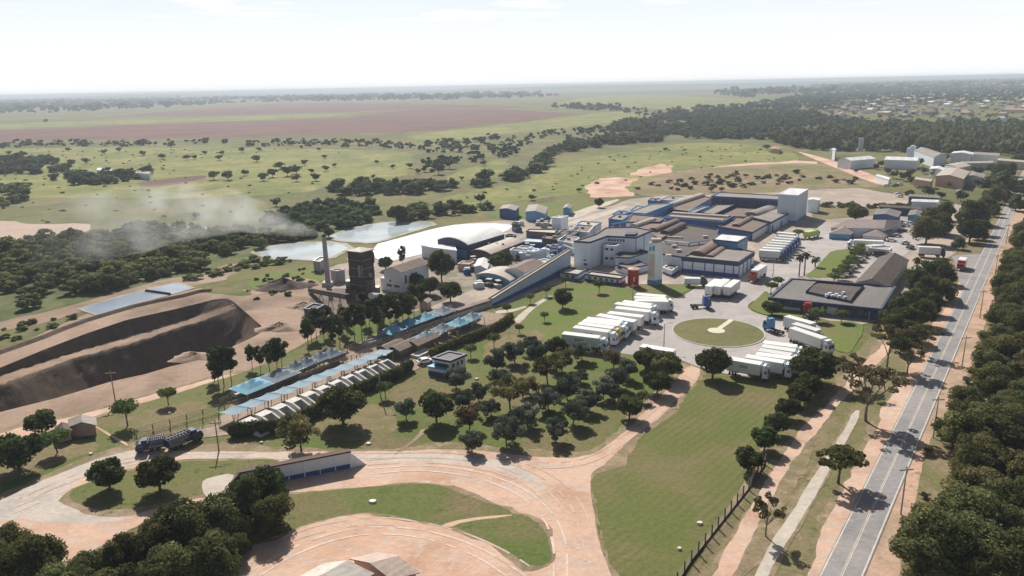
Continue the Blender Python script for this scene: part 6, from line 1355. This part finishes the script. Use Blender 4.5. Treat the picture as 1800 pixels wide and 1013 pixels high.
for i, (p, wd, mat, lb) in enumerate([(cC(245, 445), 240, TENT, 'bright blue pyramid canopy at the left end of the pens'), (cC(430, 372), 230, TENTG, 'grey pyramid canopy right of the bright blue left end canopy'), (cC(545, 315), 140, TENTG, 'small grey-blue pyramid canopy under the trees, first of four'), (cC(620, 288), 140, TENTG, 'small grey-blue pyramid canopy under the trees, second of four'), (cC(715, 252), 150, TENTG, 'small grey-blue pyramid canopy under the trees, third of four'), (cC(790, 228), 150, TENTG, 'small grey-blue pyramid canopy under the trees, fourth of four'),
        (m1(690, 290), 320, TENT, 'bright blue pyramid canopy, lower left of the upper group'), (m1(925, 192), 320, TENT, 'bright blue pyramid canopy, second of the upper row'), (m1(1150, 110), 300, TENT, 'blue pyramid canopy, third of the upper row'), (m1(1390, 30), 330, TENTG, 'grey pyramid canopy, far right of the upper row'),
        (m1(1160, 370), 320, NET, 'teal pyramid canopy, leftmost of the lower row in the upper group'), (m1(1385, 262), 280, TENTG, 'grey-blue pyramid canopy, second of the lower row in the upper group'), (m1(1610, 185), 300, TENT, 'blue pyramid canopy, third of the lower row in the upper group'), (m1(1790, 110), 280, NET, 'pale blue pyramid canopy, rightmost of the lower row in the upper group')]):
    s_ = wd / (3.896 if i < 6 else 7.79) / F; c = P(*p, 3.2); W = s_ * depth(c) / .98; c.z = .1
    canopy(c, W, W * .82, 2.5, 1.9, mat, lb, 'pyramid canopies')
for i, q in enumerate(((880, 330), (970, 285), (1080, 490), (1100, 660), (1200, 215), (1290, 140), (1320, 405), (1380, 100), (1570, 300), (1720, 250), (1780, 200))):
    c = P(*m1(*q)); a = c; cs = [c + du * x + dv * y for x, y in ((-3, -1.4), (3, -1.4), (3, 1.4), (-3, 1.4))]; B = Bld('feed_trough', f'low pale concrete feed trough among the upper canopies, {ORD[i]} of those, left to right', None, .9, 'trough', 'concrete feed troughs', world=cs); B.walls(smat_pen).flat(smat_pen, smat_pen, .2, .05, .4, .25)
for i, q in enumerate(((215, 500), (450, 430), (500, 400), (590, 355), (700, 300))):
    c = P(*cC(*q)); cs = [c + du * x + dv * y for x, y in ((-4, -1.2), (4, -1.2), (4, 1.2), (-4, 1.2))]; B = Bld('feed_trough', f'low pale concrete feed trough beside the lower left canopies, {ORD[i]} of five, left to right', None, .9, 'trough', 'concrete feed troughs', world=cs); B.walls(smat_pen).flat(smat_pen, smat_pen, .2, .05, .4, .25)
def rail(pa, pb, label, h=1.5, step=3.0, mat=None, group='rail fences of the pens', rails=(.5, 1.0, 1.45), name='rail_fence', z=.3):
    a, b = P(*pa), P(*pb); t = empty(name, (a.x, a.y, z), 0, label, 'fence', group); L = (b - a).length; d = (b - a).normalized(); m = mat or WOODM; n = max(1, int(L / step)); n = min(n, 95)
    for i in range(n + 1): q = d * L * i / n; MB().box(q.x - .09, q.x + .09, q.y - .09, q.y + .09, 0, h).build('post', m, t)
    mb = MB()
    for z_ in rails: mb.tube(Vector((0, 0, z_)), d * L + Vector((0, 0, z_)), .05, .05, 4)
    mb.build('rail', m, t)
WOODM = smat('weathered_wood', (.25, .19, .14), .15, 1.5, .9, c2=(.38, .31, .25))
RL = [(cC(30, 600), cC(760, 240)), (cC(190, 520), cC(480, 400)), (cC(470, 450), cC(860, 270)), (cC(840, 260), cC(1130, 130)), (cC(60, 640), cC(1160, 200)), (cC(1200, 190), cC(1500, 90)), (cC(1150, 170), cC(1700, -40)), (cC(1300, 230), cC(1790, 40)), (cC(1230, 120), cC(1620, -60)), (cC(870, 300), cC(1240, 270)), (m1(650, 400), m1(1500, 60)), (m1(900, 420), m1(1792, 60)), (m1(1000, 520), m1(1790, 290)), (m1(1240, 520), m1(1300, 600)), (m1(1480, 330), m1(1600, 420)), (m1(1250, 340), m1(1400, 440)), (m1(1680, 260), m1(1790, 330)), (cG(940, 530), cG(1500, 400)), (cG(930, 500), cG(1500, 330))]
for i, (a, b) in enumerate(RL): rail(a, b, f"brown timber rail fence, {ORD[i]} from the left among the pens", z=.3)
RUSTF = smat('rusty_timber_roof', (.16, .12, .10), .15, .8, .9, c2=(.26, .20, .16))
for q, s_ in (((700, 640), 3.5), ((860, 640), 4), ((1120, 560), 4.5)):
    c = P(*m1(*q)); cs = [c + du * x + dv * y for x, y in ((-s_, -2), (s_, -2), (s_, 2), (-s_, 2))]; Bld('timber_shelter', {700: 'dark timber shelter at the right end of the white pens', 860: 'dark timber shelter between pens and gatehouse', 1120: 'grey timber shelter above the gatehouse'}[q[0]], None, 2.6, 'shelter', world=cs).walls(RUSTF).gable(RUSTF, .8, 'front', wallmat=RUSTF)

# ================================================================== fences, poles
def field_fence():
    L = [P(*p) for p in ((1190, 1030), (1215, 990), (1262, 930), (1316, 862), (1352, 808))]; t = empty('field_fence', L[0], 0, 'dark post and wire fence along the edge of the mown field', 'fence'); pts = []
    for a, b in zip(L[:-1], L[1:]):
        n = int((b - a).length / 2.6)
        for i in range(n): pts.append(a.lerp(b, i / n))
    m = smat('dark_post', (.09, .075, .07)); o = L[0]
    for p in pts: q = p - o; MB().box(q.x - .1, q.x + .1, q.y - .1, q.y + .1, 0, 2.3).build('post', m, t)
    mb = MB()
    for a, b in zip(pts[:-1], pts[1:]):
        for z in (.3, .6, .9, 1.2, 1.5, 1.8, 2.1): mb.tube(a - o + Vector((0, 0, z)), b - o + Vector((0, 0, z)), .02, .02, 3)
        mb.face([a - o, b - o, b - o + Vector((0, 0, .45)), a - o + Vector((0, 0, .45))])
    mb.build('wire', m, t)
field_fence()
def pole(px, h, label, arm=1.2, lamp=False, mat=None, name='utility_pole', cat='pole'):
    t = empty(name, P(*px), random.uniform(-.2, .2), label, cat, 'poles and masts'); m = mat or CONC
    MB().cyl((0, 0), .16, .10, 0, h, 8).build('mast', m, t)
    if lamp: MB().tube((0, 0, h), (1.6, 0, h + .3), .06, .05).build('arm', m, t); MB().box(1.3, 2.1, -.15, .15, h + .2, h + .36).build('lamp_head', STEEL, t)
    else: MB().box(-arm, arm, -.07, .07, h - .8, h - .6).build('crossarm', WOODM, t)
pole((203, 707), 8, 'timber utility pole beside the quarry track', mat=WOODM); pole((669, 698), 10, 'tall thin lamp pole on the lawn below the pens', lamp=True, name='lamp_pole')
pole(k2(1465, 720), 7, 'lamp pole on the paved yard behind the office', lamp=True, name='lamp_pole'); pole(k7(1455, 800), 7, 'lamp pole by the paved yard above the orchard trees', lamp=True, name='lamp_pole')
pole(cG(1500, 600), 7, 'timber utility pole beside the straight gravel road', mat=WOODM); pole((1112, 530), 6, 'thin pole on the lawn near the top trailers'); pole((1005, 430), 9, 'thin pole left of the factory blocks')
for i, (x, y) in enumerate(((1583, 905), (1640, 770), (1690, 650), (1722, 560), (1748, 490), (1768, 430))): pole((x, y), 9, f'concrete utility pole, {ORD[i]} from the front on the right road shoulder', name='utility_pole')
STX = [655, 900, 648, 1230, 1194, 460, 298, 1100, 160, 838]
for i, (x, y) in enumerate(((655, 884), (900, 778 + 4), (648, 782), (1230, 922), (1194, 967), (460, 780), (298, 728), (1100, 746), (160, 800), (838, 668))):
    c = P(x, y); s_ = [.8, .5, .6, .6, .45, .35, .35, .4, .5, .6][i]; mb = MB(); rr = random.Random(i)
    n = 9; ring = lambda q, z: [(q * (1 + .2 * rr.uniform(-1, 1)) * math.cos(k * 6.283 / n), q * .8 * math.sin(k * 6.283 / n), z) for k in range(n)]
    a_, b_ = ring(s_, 0), ring(s_ * .75, .45)
    for k in range(n): mb.face([a_[k], a_[(k + 1) % n], b_[(k + 1) % n], b_[k]])
    mb.face(b_); o = mb.build('pale_stone', smat('pale_stone' + str(i), (.62, .55, .46))); o.location = c; tag(o, f'pale stone or concrete lump on the ground, {ORD[sorted(STX).index(x)]} from the left of the ten', 'stone', 'pale stones on the grass')

# ================================================================== vehicles
def wheels(t, xs, hw, r=.5):
    for x in xs:
        for s in (-1, 1):
            mb = MB(); n = 12; y0, y1 = s * (hw - .32), s * hw
            A = [(x + r * math.cos(k * 6.283 / n), y0, r + r * math.sin(k * 6.283 / n)) for k in range(n)]; B_ = [(p[0], y1, p[2]) for p in A]
            for k in range(n): mb.face([A[k], A[(k + 1) % n], B_[(k + 1) % n], B_[k]])
            mb.face(B_); mb.face(A[::-1]); mb.build('wheel', DARK, t)
def cab_parts(t, x0, mat, face=1, hh=3.1):
    """cab from x0 to x0+2.4 facing +x"""
    mb = MB(); pr = [(x0, .7), (x0 + 2.35, .7), (x0 + 2.4, 1.7), (x0 + 2.15, hh - .35), (x0 + 1.7, hh), (x0, hh)]
    L = [(x, -1.22, z) for x, z in pr]; Rr = [(x, 1.22, z) for x, z in pr]
    for k in range(6): mb.face([L[k], L[(k + 1) % 6], Rr[(k + 1) % 6], Rr[k]])
    mb.face(L[::-1]); mb.face(Rr); c = mb.build('cab', mat, t)
    mb = MB(); mb.face([(x0 + 2.405, -1.1, 1.75), (x0 + 2.405, 1.1, 1.75), (x0 + 2.17, 1.05, hh - .42), (x0 + 2.17, -1.05, hh - .42)]); mb.build('windscreen', GLASS, c)
    for s in (-1, 1):
        MB().face([(x0 + 1.0, s * 1.228, 1.8), (x0 + 2.0, s * 1.228, 1.8), (x0 + 1.9, s * 1.228, hh - .5), (x0 + 1.0, s * 1.228, hh - .5)]).build('side_window', GLASS, c)
        MB().box(x0 + 2.38, x0 + 2.44, s * .95 - .15, s * .95 + .15, .9, 1.1).build('headlight', WHITE, c)
    MB().box(x0 + .1, x0 + 1.2, -1, 1, hh, hh + .7).build('air_deflector', mat, c)
def trailer_parts(t, L=14.2, z0=1.25, z1=4.0, mat=None, logo=False):
    m = mat or WHITE2; MB().box(-L / 2, L / 2, -1.28, 1.28, z0, z1).build('trailer', m, t)
    b = t.children[-1] if t.children else None
    tr = [c for c in bpy.data.objects if c.parent is t][-1] if False else None
    MB().box(-L / 2 + .3, L / 2 - .2, -.5, .5, .8, z0).build('chassis', STEEL, t)
    mb = MB(); mb.box(-L / 2 - .03, -L / 2, -.04, .04, z0 + .1, z1 - .1)
    for s in (-1, 1): mb.box(-L / 2 - .05, -L / 2, s * 1.2 - .04, s * 1.2 + .04, z0, z1)
    mb.build('door_frame', STEEL, t); MB().box(-L / 2, L / 2, -1.3, 1.3, z0 - .08, z0 + .06).build('side_rail', STEEL, t)
    MB().box(L / 2, L / 2 + .45, -.8, .8, 2.3, 3.8).build('cooling_unit', GREYW, t)
    if logo:
        mb = MB()
        for s in (-1, 1):
            for k in range(5): x = -1.8 + k * .75; mb.box(x, x + .5, s * 1.285 - .006, s * 1.285 + .006, 2.5, 3.2)
        mb.build('faded_lettering', smat('faded_letter_blue', (.22, .25, .36)), t)
    wheels(t, (-L / 2 + 1.2, -L / 2 + 2.5, -L / 2 + 3.8), 1.25)
def make_truck(cabmat, logo=False, body=None, cab=True):
    t = empty('semi_truck' if cab else 'parked_trailer'); trailer_parts(t, mat=body, logo=logo)
    if cab: cab_parts(t, 8.0, cabmat); MB().box(4.6, 8.2, -.45, .45, .7, 1.05).build('tractor_frame', DARK, t); wheels(t, (9.5, 6.4, 5.2), 1.2)
    else: MB().box(4.2, 4.5, -.8, .8, 0, 1.2).build('landing_leg', STEEL, t)
    return t
PR = {'w': make_truck(WHITE), 'l': make_truck(WHITE, True), 'b': make_truck(BLUE), 'y': make_truck(YELLOW), 'r': make_truck(RED), 't': make_truck(WHITE, False, None, False), 'd': make_truck(NAVY)}
CH = {k: tree_of(v) for k, v in PR.items()}; USED = set()
def truck(kind, rear, front, label, group='white trailers and trucks', sc_=None):
    """rear, front: the two ends of the trailer roof in the photograph"""
    a, b = P(*rear, 4.0), P(*front, 4.0); d = b - a; rz = math.atan2(d.y, d.x); c = (a + b) / 2; s = min(1.12, max(.55, d.length / 14.2)) if sc_ is None else sc_
    loc = Vector((c.x, c.y, .35))
    if kind not in USED: t = PR[kind]; USED.add(kind); t.location = loc; t.rotation_euler = (0, 0, rz); t.scale = (s, 1, 1)
    else: t = copy_thing(PR[kind], CH[kind], loc, rz, (s, 1, 1))
    tag(t, label, 'truck' if kind != 't' else 'trailer', group); return t
UP = [('l', (75, 600), (575, 660)), ('l', (225, 515), (710, 580)), ('y', (290, 468), (765, 530)), ('w', (350, 430), (845, 492)), ('w', (400, 398), (880, 452)), ('t', (1065, 440), (560, 350)), ('t', (1170, 375), (700, 318)), ('w', (800, 250), (1270, 305)), ('t', (1290, 252), (800, 192)), ('w', (900, 165), (1290, 215)), ('t', (1515, 162), (1070, 148)), ('w', (1050, 110), (1490, 130)), ('t', (1480, 98), (1080, 65))]
for i, (k_, a, b) in enumerate(UP): truck(k_, k7(*a), k7(*b), f"white {'trailer without cab' if k_ == 't' else 'refrigerated truck'}, {ordn(i)} from the front in the row beside the bright lawn")
LOW = [('l', (402, 125), (610, 160)), ('l', (512, 108), (770, 150)), ('w', (582, 92), (828, 125)), ('w', (612, 66), (812, 98)), ('w', (622, 38), (850, 72)), ('w', (632, 12), (860, 42))]
for i, (k_, a, b) in enumerate(LOW): truck(k_, cH(*a), cH(*b), f"white refrigerated truck, {ordn(i)} from the front in the row below the roundabout")
truck('w', m3(405, 370), m3(850, 520), 'white truck nose down, lowest of the three right of the roundabout'); truck('t', m3(435, 312), m3(770, 410), 'white trailer, middle of the three right of the roundabout'); truck('t', m3(330, 210), m3(700, 315), 'white trailer, topmost of the three right of the roundabout')
truck('t', k2(590, 820), k2(720, 718), 'white trailer, left of the three parked below the front warehouse'); truck('t', k2(705, 822), k2(835, 718), 'white trailer, middle of the three parked below the front warehouse'); truck('t', k2(838, 830), k2(975, 730), 'white trailer, right of the three parked below the front warehouse')
truck('r', k2(1345, 520), k2(1215, 600), 'white truck with red cab at the warehouse corner dock')
for i in range(7): f = i / 6; truck('b', k4(590 + f * 270, 940 - f * 200), k4(855 + f * 215, 955 - f * 195), f"white truck with blue cab, {ordn(i)} from the front in the row at the side docks")
truck('t', k4(905, 703), k4(1000, 712), 'white trailer, last one behind the row at the side docks')
truck('w', m2(880, 662), m2(480, 645), 'long white truck parked in front of the hipped roof houses'); truck('d', m2(1380, 738), m2(1640, 750), 'grey-white truck parked between the long shed and the main road'); 
truck('t', k7(1250, 790), k7(1490, 830), 'white trailer half hidden behind the orchard trees by the yard', sc_=.62)
# tractor units, buses, vans
def tractor(px, rz, mat, label):
    t = empty('tractor_unit', P(*px) + Vector((0, 0, .3)), rz, label, 'truck', 'tractor units'); cab_parts(t, 1.2, mat); MB().box(-2.6, 1.3, -.45, .45, .7, 1.05).build('tractor_frame', DARK, t); wheels(t, (2.6, -1.0, -2.2), 1.2)
tractor(cE(190, 555), 0.0, BLUE, 'blue tractor unit without trailer above the roundabout'); tractor(m3(165, 440), 2.0, SKYB, 'light blue tractor unit right of the roundabout'); tractor(cE(930, 615), 1.2, RED, 'dark red truck cab in front of the office')
def boxtruck(px, rz, body, cabm, L, label, name='box_truck', cat='truck', hh=3.4):
    t = empty(name, P(*px) + Vector((0, 0, .3)), rz, label, cat); MB().box(-L / 2, L / 2 - 2, -1.25, 1.25, 1.0, hh).build('cargo_box', body, t); cab_parts(t, L / 2 - 1.9, cabm, hh=2.8); MB().box(-L / 2, L / 2, -.5, .5, .6, 1.0).build('chassis', DARK, t); wheels(t, (-L / 2 + 1.5, L / 2 - .9), 1.2)
rda = math.atan2(rd.y, rd.x)
boxtruck(m5(930, 260), rda + math.pi, WHITE2, RED, 8, 'white box truck with red front at the road layby', hh=3.6); boxtruck(m5(760, 660), rda + .2, WHITE2, WHITE, 7, 'white van truck under the roadside trees by the road', hh=3.2)
boxtruck(k4(1290, 770), .6, LIME, LIME, 9, 'lime green box truck near the tall white cube', hh=3.2); boxtruck(k2(400, 810), -.15, GREYW, RUST, 7.5, 'small pale tanker-like truck at the lawn corner of the front warehouse', hh=2.9); boxtruck(m2(760, 830), .1, WHITE2, GREYW, 8, 'white box truck under the pale canopy')
def livestock(pa, pb, mat, label, cabm):
    a, b = P(*pa), P(*pb); d = b - a; t = empty('livestock_truck', (a + b) / 2 + Vector((0, 0, .3)), math.atan2(d.y, d.x), label, 'truck', 'livestock trucks'); t.scale = (1, .9, .72); L = d.length - 2.6
    MB().box(-L / 2 - 1.3, L / 2 - 1.3, -1.25, 1.25, 1.0, 1.4).build('bed', mat, t); mb = MB()
    for s in (-1, 1):
        for z in np.arange(1.45, 3.5, .42): mb.box(-L / 2 - 1.3, L / 2 - 1.3, s * 1.22 - .03, s * 1.22 + .03, z, z + .37)
    for x in (-L / 2 - 1.3, L / 2 - 1.33): mb.box(x, x + .05, -1.2, 1.2, 1.4, 3.6)
    mb.build('slatted_side', mat, t); mb = MB(); mb.box(-L / 2 - 1.3, L / 2 - 1.3, -.1, .1, 3.6, 3.7)
    for k in range(8): x = -L / 2 - 1.3 + L * k / 7; mb.box(x - .05, x + .05, -1.25, 1.25, 3.5, 3.6)
    mb.build('roof_frame', BLUET, t); cab_parts(t, L / 2 - 1.0, cabm, hh=2.9); MB().box(-L / 2, L / 2 + 1, -.4, .4, .6, 1.0).build('chassis', DARK, t); wheels(t, (-L / 2, -L / 2 + 1.2, L / 2 + .6), 1.2)
livestock(m7(480, 540), m7(90, 600), BLUET, 'dark livestock truck facing left near the pens gate', NAVY); livestock(m7(500, 590), m7(960, 400), BLUET, 'navy livestock truck facing right near the pens gate', NAVY)
CM = [smat('car_white', (.75, .75, .75), .03, 1, .25), smat('car_grey', (.35, .36, .38), .03, 1, .25), smat('car_red', (.35, .05, .05), .03, 1, .25), smat('car_dark', (.05, .055, .07), .03, 1, .25), smat('car_silver', (.55, .56, .58), .03, 1, .25)]
def make_car(m):
    t = empty('parked_car'); mb = MB(); pr = [(-2.1, .35), (2.1, .35), (2.15, .75), (1.2, .92), (.55, 1.42), (-1.1, 1.45), (-1.9, .98), (-2.15, .85)]
    for k in range(8): a, b = pr[k], pr[(k + 1) % 8]; mb.face([(a[0], -.85, a[1]), (b[0], -.85, b[1]), (b[0], .85, b[1]), (a[0], .85, a[1])])
    mb.face([(x, -.85, z) for x, z in reversed(pr)]); mb.face([(x, .85, z) for x, z in pr]); b = mb.build('body', m, t)
    mb = MB(); mb.face([(1.12, -.75, .96), (1.12, .75, .96), (.58, .7, 1.39), (.58, -.7, 1.39)]); mb.face([(-1.18, -.7, 1.41), (-1.18, .7, 1.41), (-1.84, .75, 1.03), (-1.84, -.75, 1.03)][::1])
    for s in (-1, 1): mb.face([(1.0, s * .856, .96), (.5, s * .856, 1.36), (-1.0, s * .856, 1.38), (-1.6, s * .856, 1.0)])
    mb.build('window', GLASS, t); wheels(t, (-1.3, 1.35), .88, .32); return t
CR = [make_car(m) for m in CM]; CC = [tree_of(c) for c in CR]; CU = set()
cn = ['white', 'grey', 'red', 'dark', 'silver']
CARS = [(*cE(x, y), -.1, k) for x, y, k in ((1168, 342, 0), (1196, 318, 3), (1215, 300, 1), (1232, 285, 4), (1250, 262, 2), (1268, 245, 3), (1290, 228, 0), (1302, 212, 1), (1318, 195, 3))] + [(*m2(x, y), -.3, k) for x, y, k in ((1180, 455, 4), (1140, 530, 3), (1060, 600, 1), (985, 665, 0), (1240, 430, 0))] + [(*m4(x, y), .2, k) for x, y, k in ((510, 572, 0), (580, 572, 1), (600, 565, 3), (640, 560, 0), (620, 650, 4), (640, 670, 0), (820, 590, 3), (1200, 625, 0))] + [(1541, 445, .3, 1), (1590, 430, .2, 4), (1600, 438, .6, 3), (1556, 440, .1, 0), (1384, 508, 0, 2)] + [(*m1(1150, 780), .5, 0), (1772, 350, rda, 4)]
for i, (x, y, rz, k) in enumerate(sorted(CARS)):
    loc = P(x, y) + Vector((0, 0, .3))
    if k not in CU: t = CR[k]; CU.add(k); t.location = loc; t.rotation_euler = (0, 0, rz)
    else: t = copy_thing(CR[k], CC[k], loc, rz)
    tag(t, f"small {cn[k]} parked car, {ordn(i)} from the left of all the cars", 'car', 'parked cars')

# ================================================================== smoke and haze
def volmat(name, col, dens, aniso, noise_=False):
    m = bpy.data.materials.new(name); m.use_nodes = True; t = m.node_tree
    for n in list(t.nodes):
        if n.type != 'OUTPUT_MATERIAL': t.nodes.remove(n)
    out = [n for n in t.nodes if n.type == 'OUTPUT_MATERIAL'][0]; v = t.nodes.new('ShaderNodeVolumePrincipled'); v.inputs['Color'].default_value = (*col, 1); v.inputs['Density'].default_value = dens; v.inputs['Anisotropy'].default_value = aniso
    if noise_:
        tcn = t.nodes.new('ShaderNodeTexCoord'); g = t.nodes.new('ShaderNodeSeparateXYZ'); t.links.new(tcn.outputs['Object'], g.inputs[0])
        nn = t.nodes.new('ShaderNodeTexNoise'); nn.inputs['Scale'].default_value = .09; nn.inputs['Detail'].default_value = 3; t.links.new(tcn.outputs['Object'], nn.inputs['Vector'])
        r = t.nodes.new('ShaderNodeMapRange'); r.inputs[1].default_value = .42; r.inputs[2].default_value = .68; r.inputs[3].default_value = 0; r.inputs[4].default_value = dens; t.links.new(nn.outputs['Fac'], r.inputs[0])
        # thins out with distance from the stack (x) 
        f = t.nodes.new('ShaderNodeMapRange'); f.inputs[1].default_value = 0; f.inputs[2].default_value = -100; f.inputs[3].default_value = 1.8; f.inputs[4].default_value = .10; t.links.new(g.outputs['X'], f.inputs[0])
        mu = t.nodes.new('ShaderNodeMath'); mu.operation = 'MULTIPLY'; t.links.new(r.outputs[0], mu.inputs[0]); t.links.new(f.outputs[0], mu.inputs[1]); t.links.new(mu.outputs[0], v.inputs['Density'])
    t.links.new(v.outputs[0], out.inputs['Volume']); return m
def plume():
    top = P(577, 502) + Vector((0, 0, hch + .5)); r = np.random.default_rng(9); pts = [(0, 0, 0, 1.0), (-4, 1, .8, 2.2), (-11, 3, 2, 4.0), (-21, 5, 4.5, 7), (-34, 7, 7, 10), (-50, 9, 8, 13), (-72, 10, 6, 16), (-110, 10, 1, 18)]
    V, Fq = [], []; n = 14
    for j, (x, y, z, rr_) in enumerate(pts):
        for i in range(n): a = i * 2 * math.pi / n; q = rr_ * (1 + .18 * math.sin(3 * a + j)); V.append((x, y + q * math.cos(a), z + q * math.sin(a) * .8))
    for j in range(len(pts) - 1):
        for i in range(n): Fq.append([j * n + i, j * n + (i + 1) % n, (j + 1) * n + (i + 1) % n, (j + 1) * n + i])
    me = bpy.data.meshes.new('smoke_plume'); me.from_pydata(V, [], [tuple(f) for f in Fq] + [tuple(range(n))[::-1], tuple(range((len(pts) - 1) * n, len(pts) * n))]); me.materials.append(volmat('smoke', (.97, .98, 1.0), .042, .2, True)); me.update(); outward(me)
    o = bpy.data.objects.new('smoke_plume', me); COL.objects.link(o); o.location = top; tag(o, 'white smoke drifting left from the chimney', None, None, 'stuff')
plume()
mb = MB(); mb.box(-24000, 24000, -550, 24500, -16, H + 8); hz = mb.build('haze', volmat('haze_air', (.62, .70, .82), .00015, .2)); outward(hz.data); tag(hz, kind='stuff')
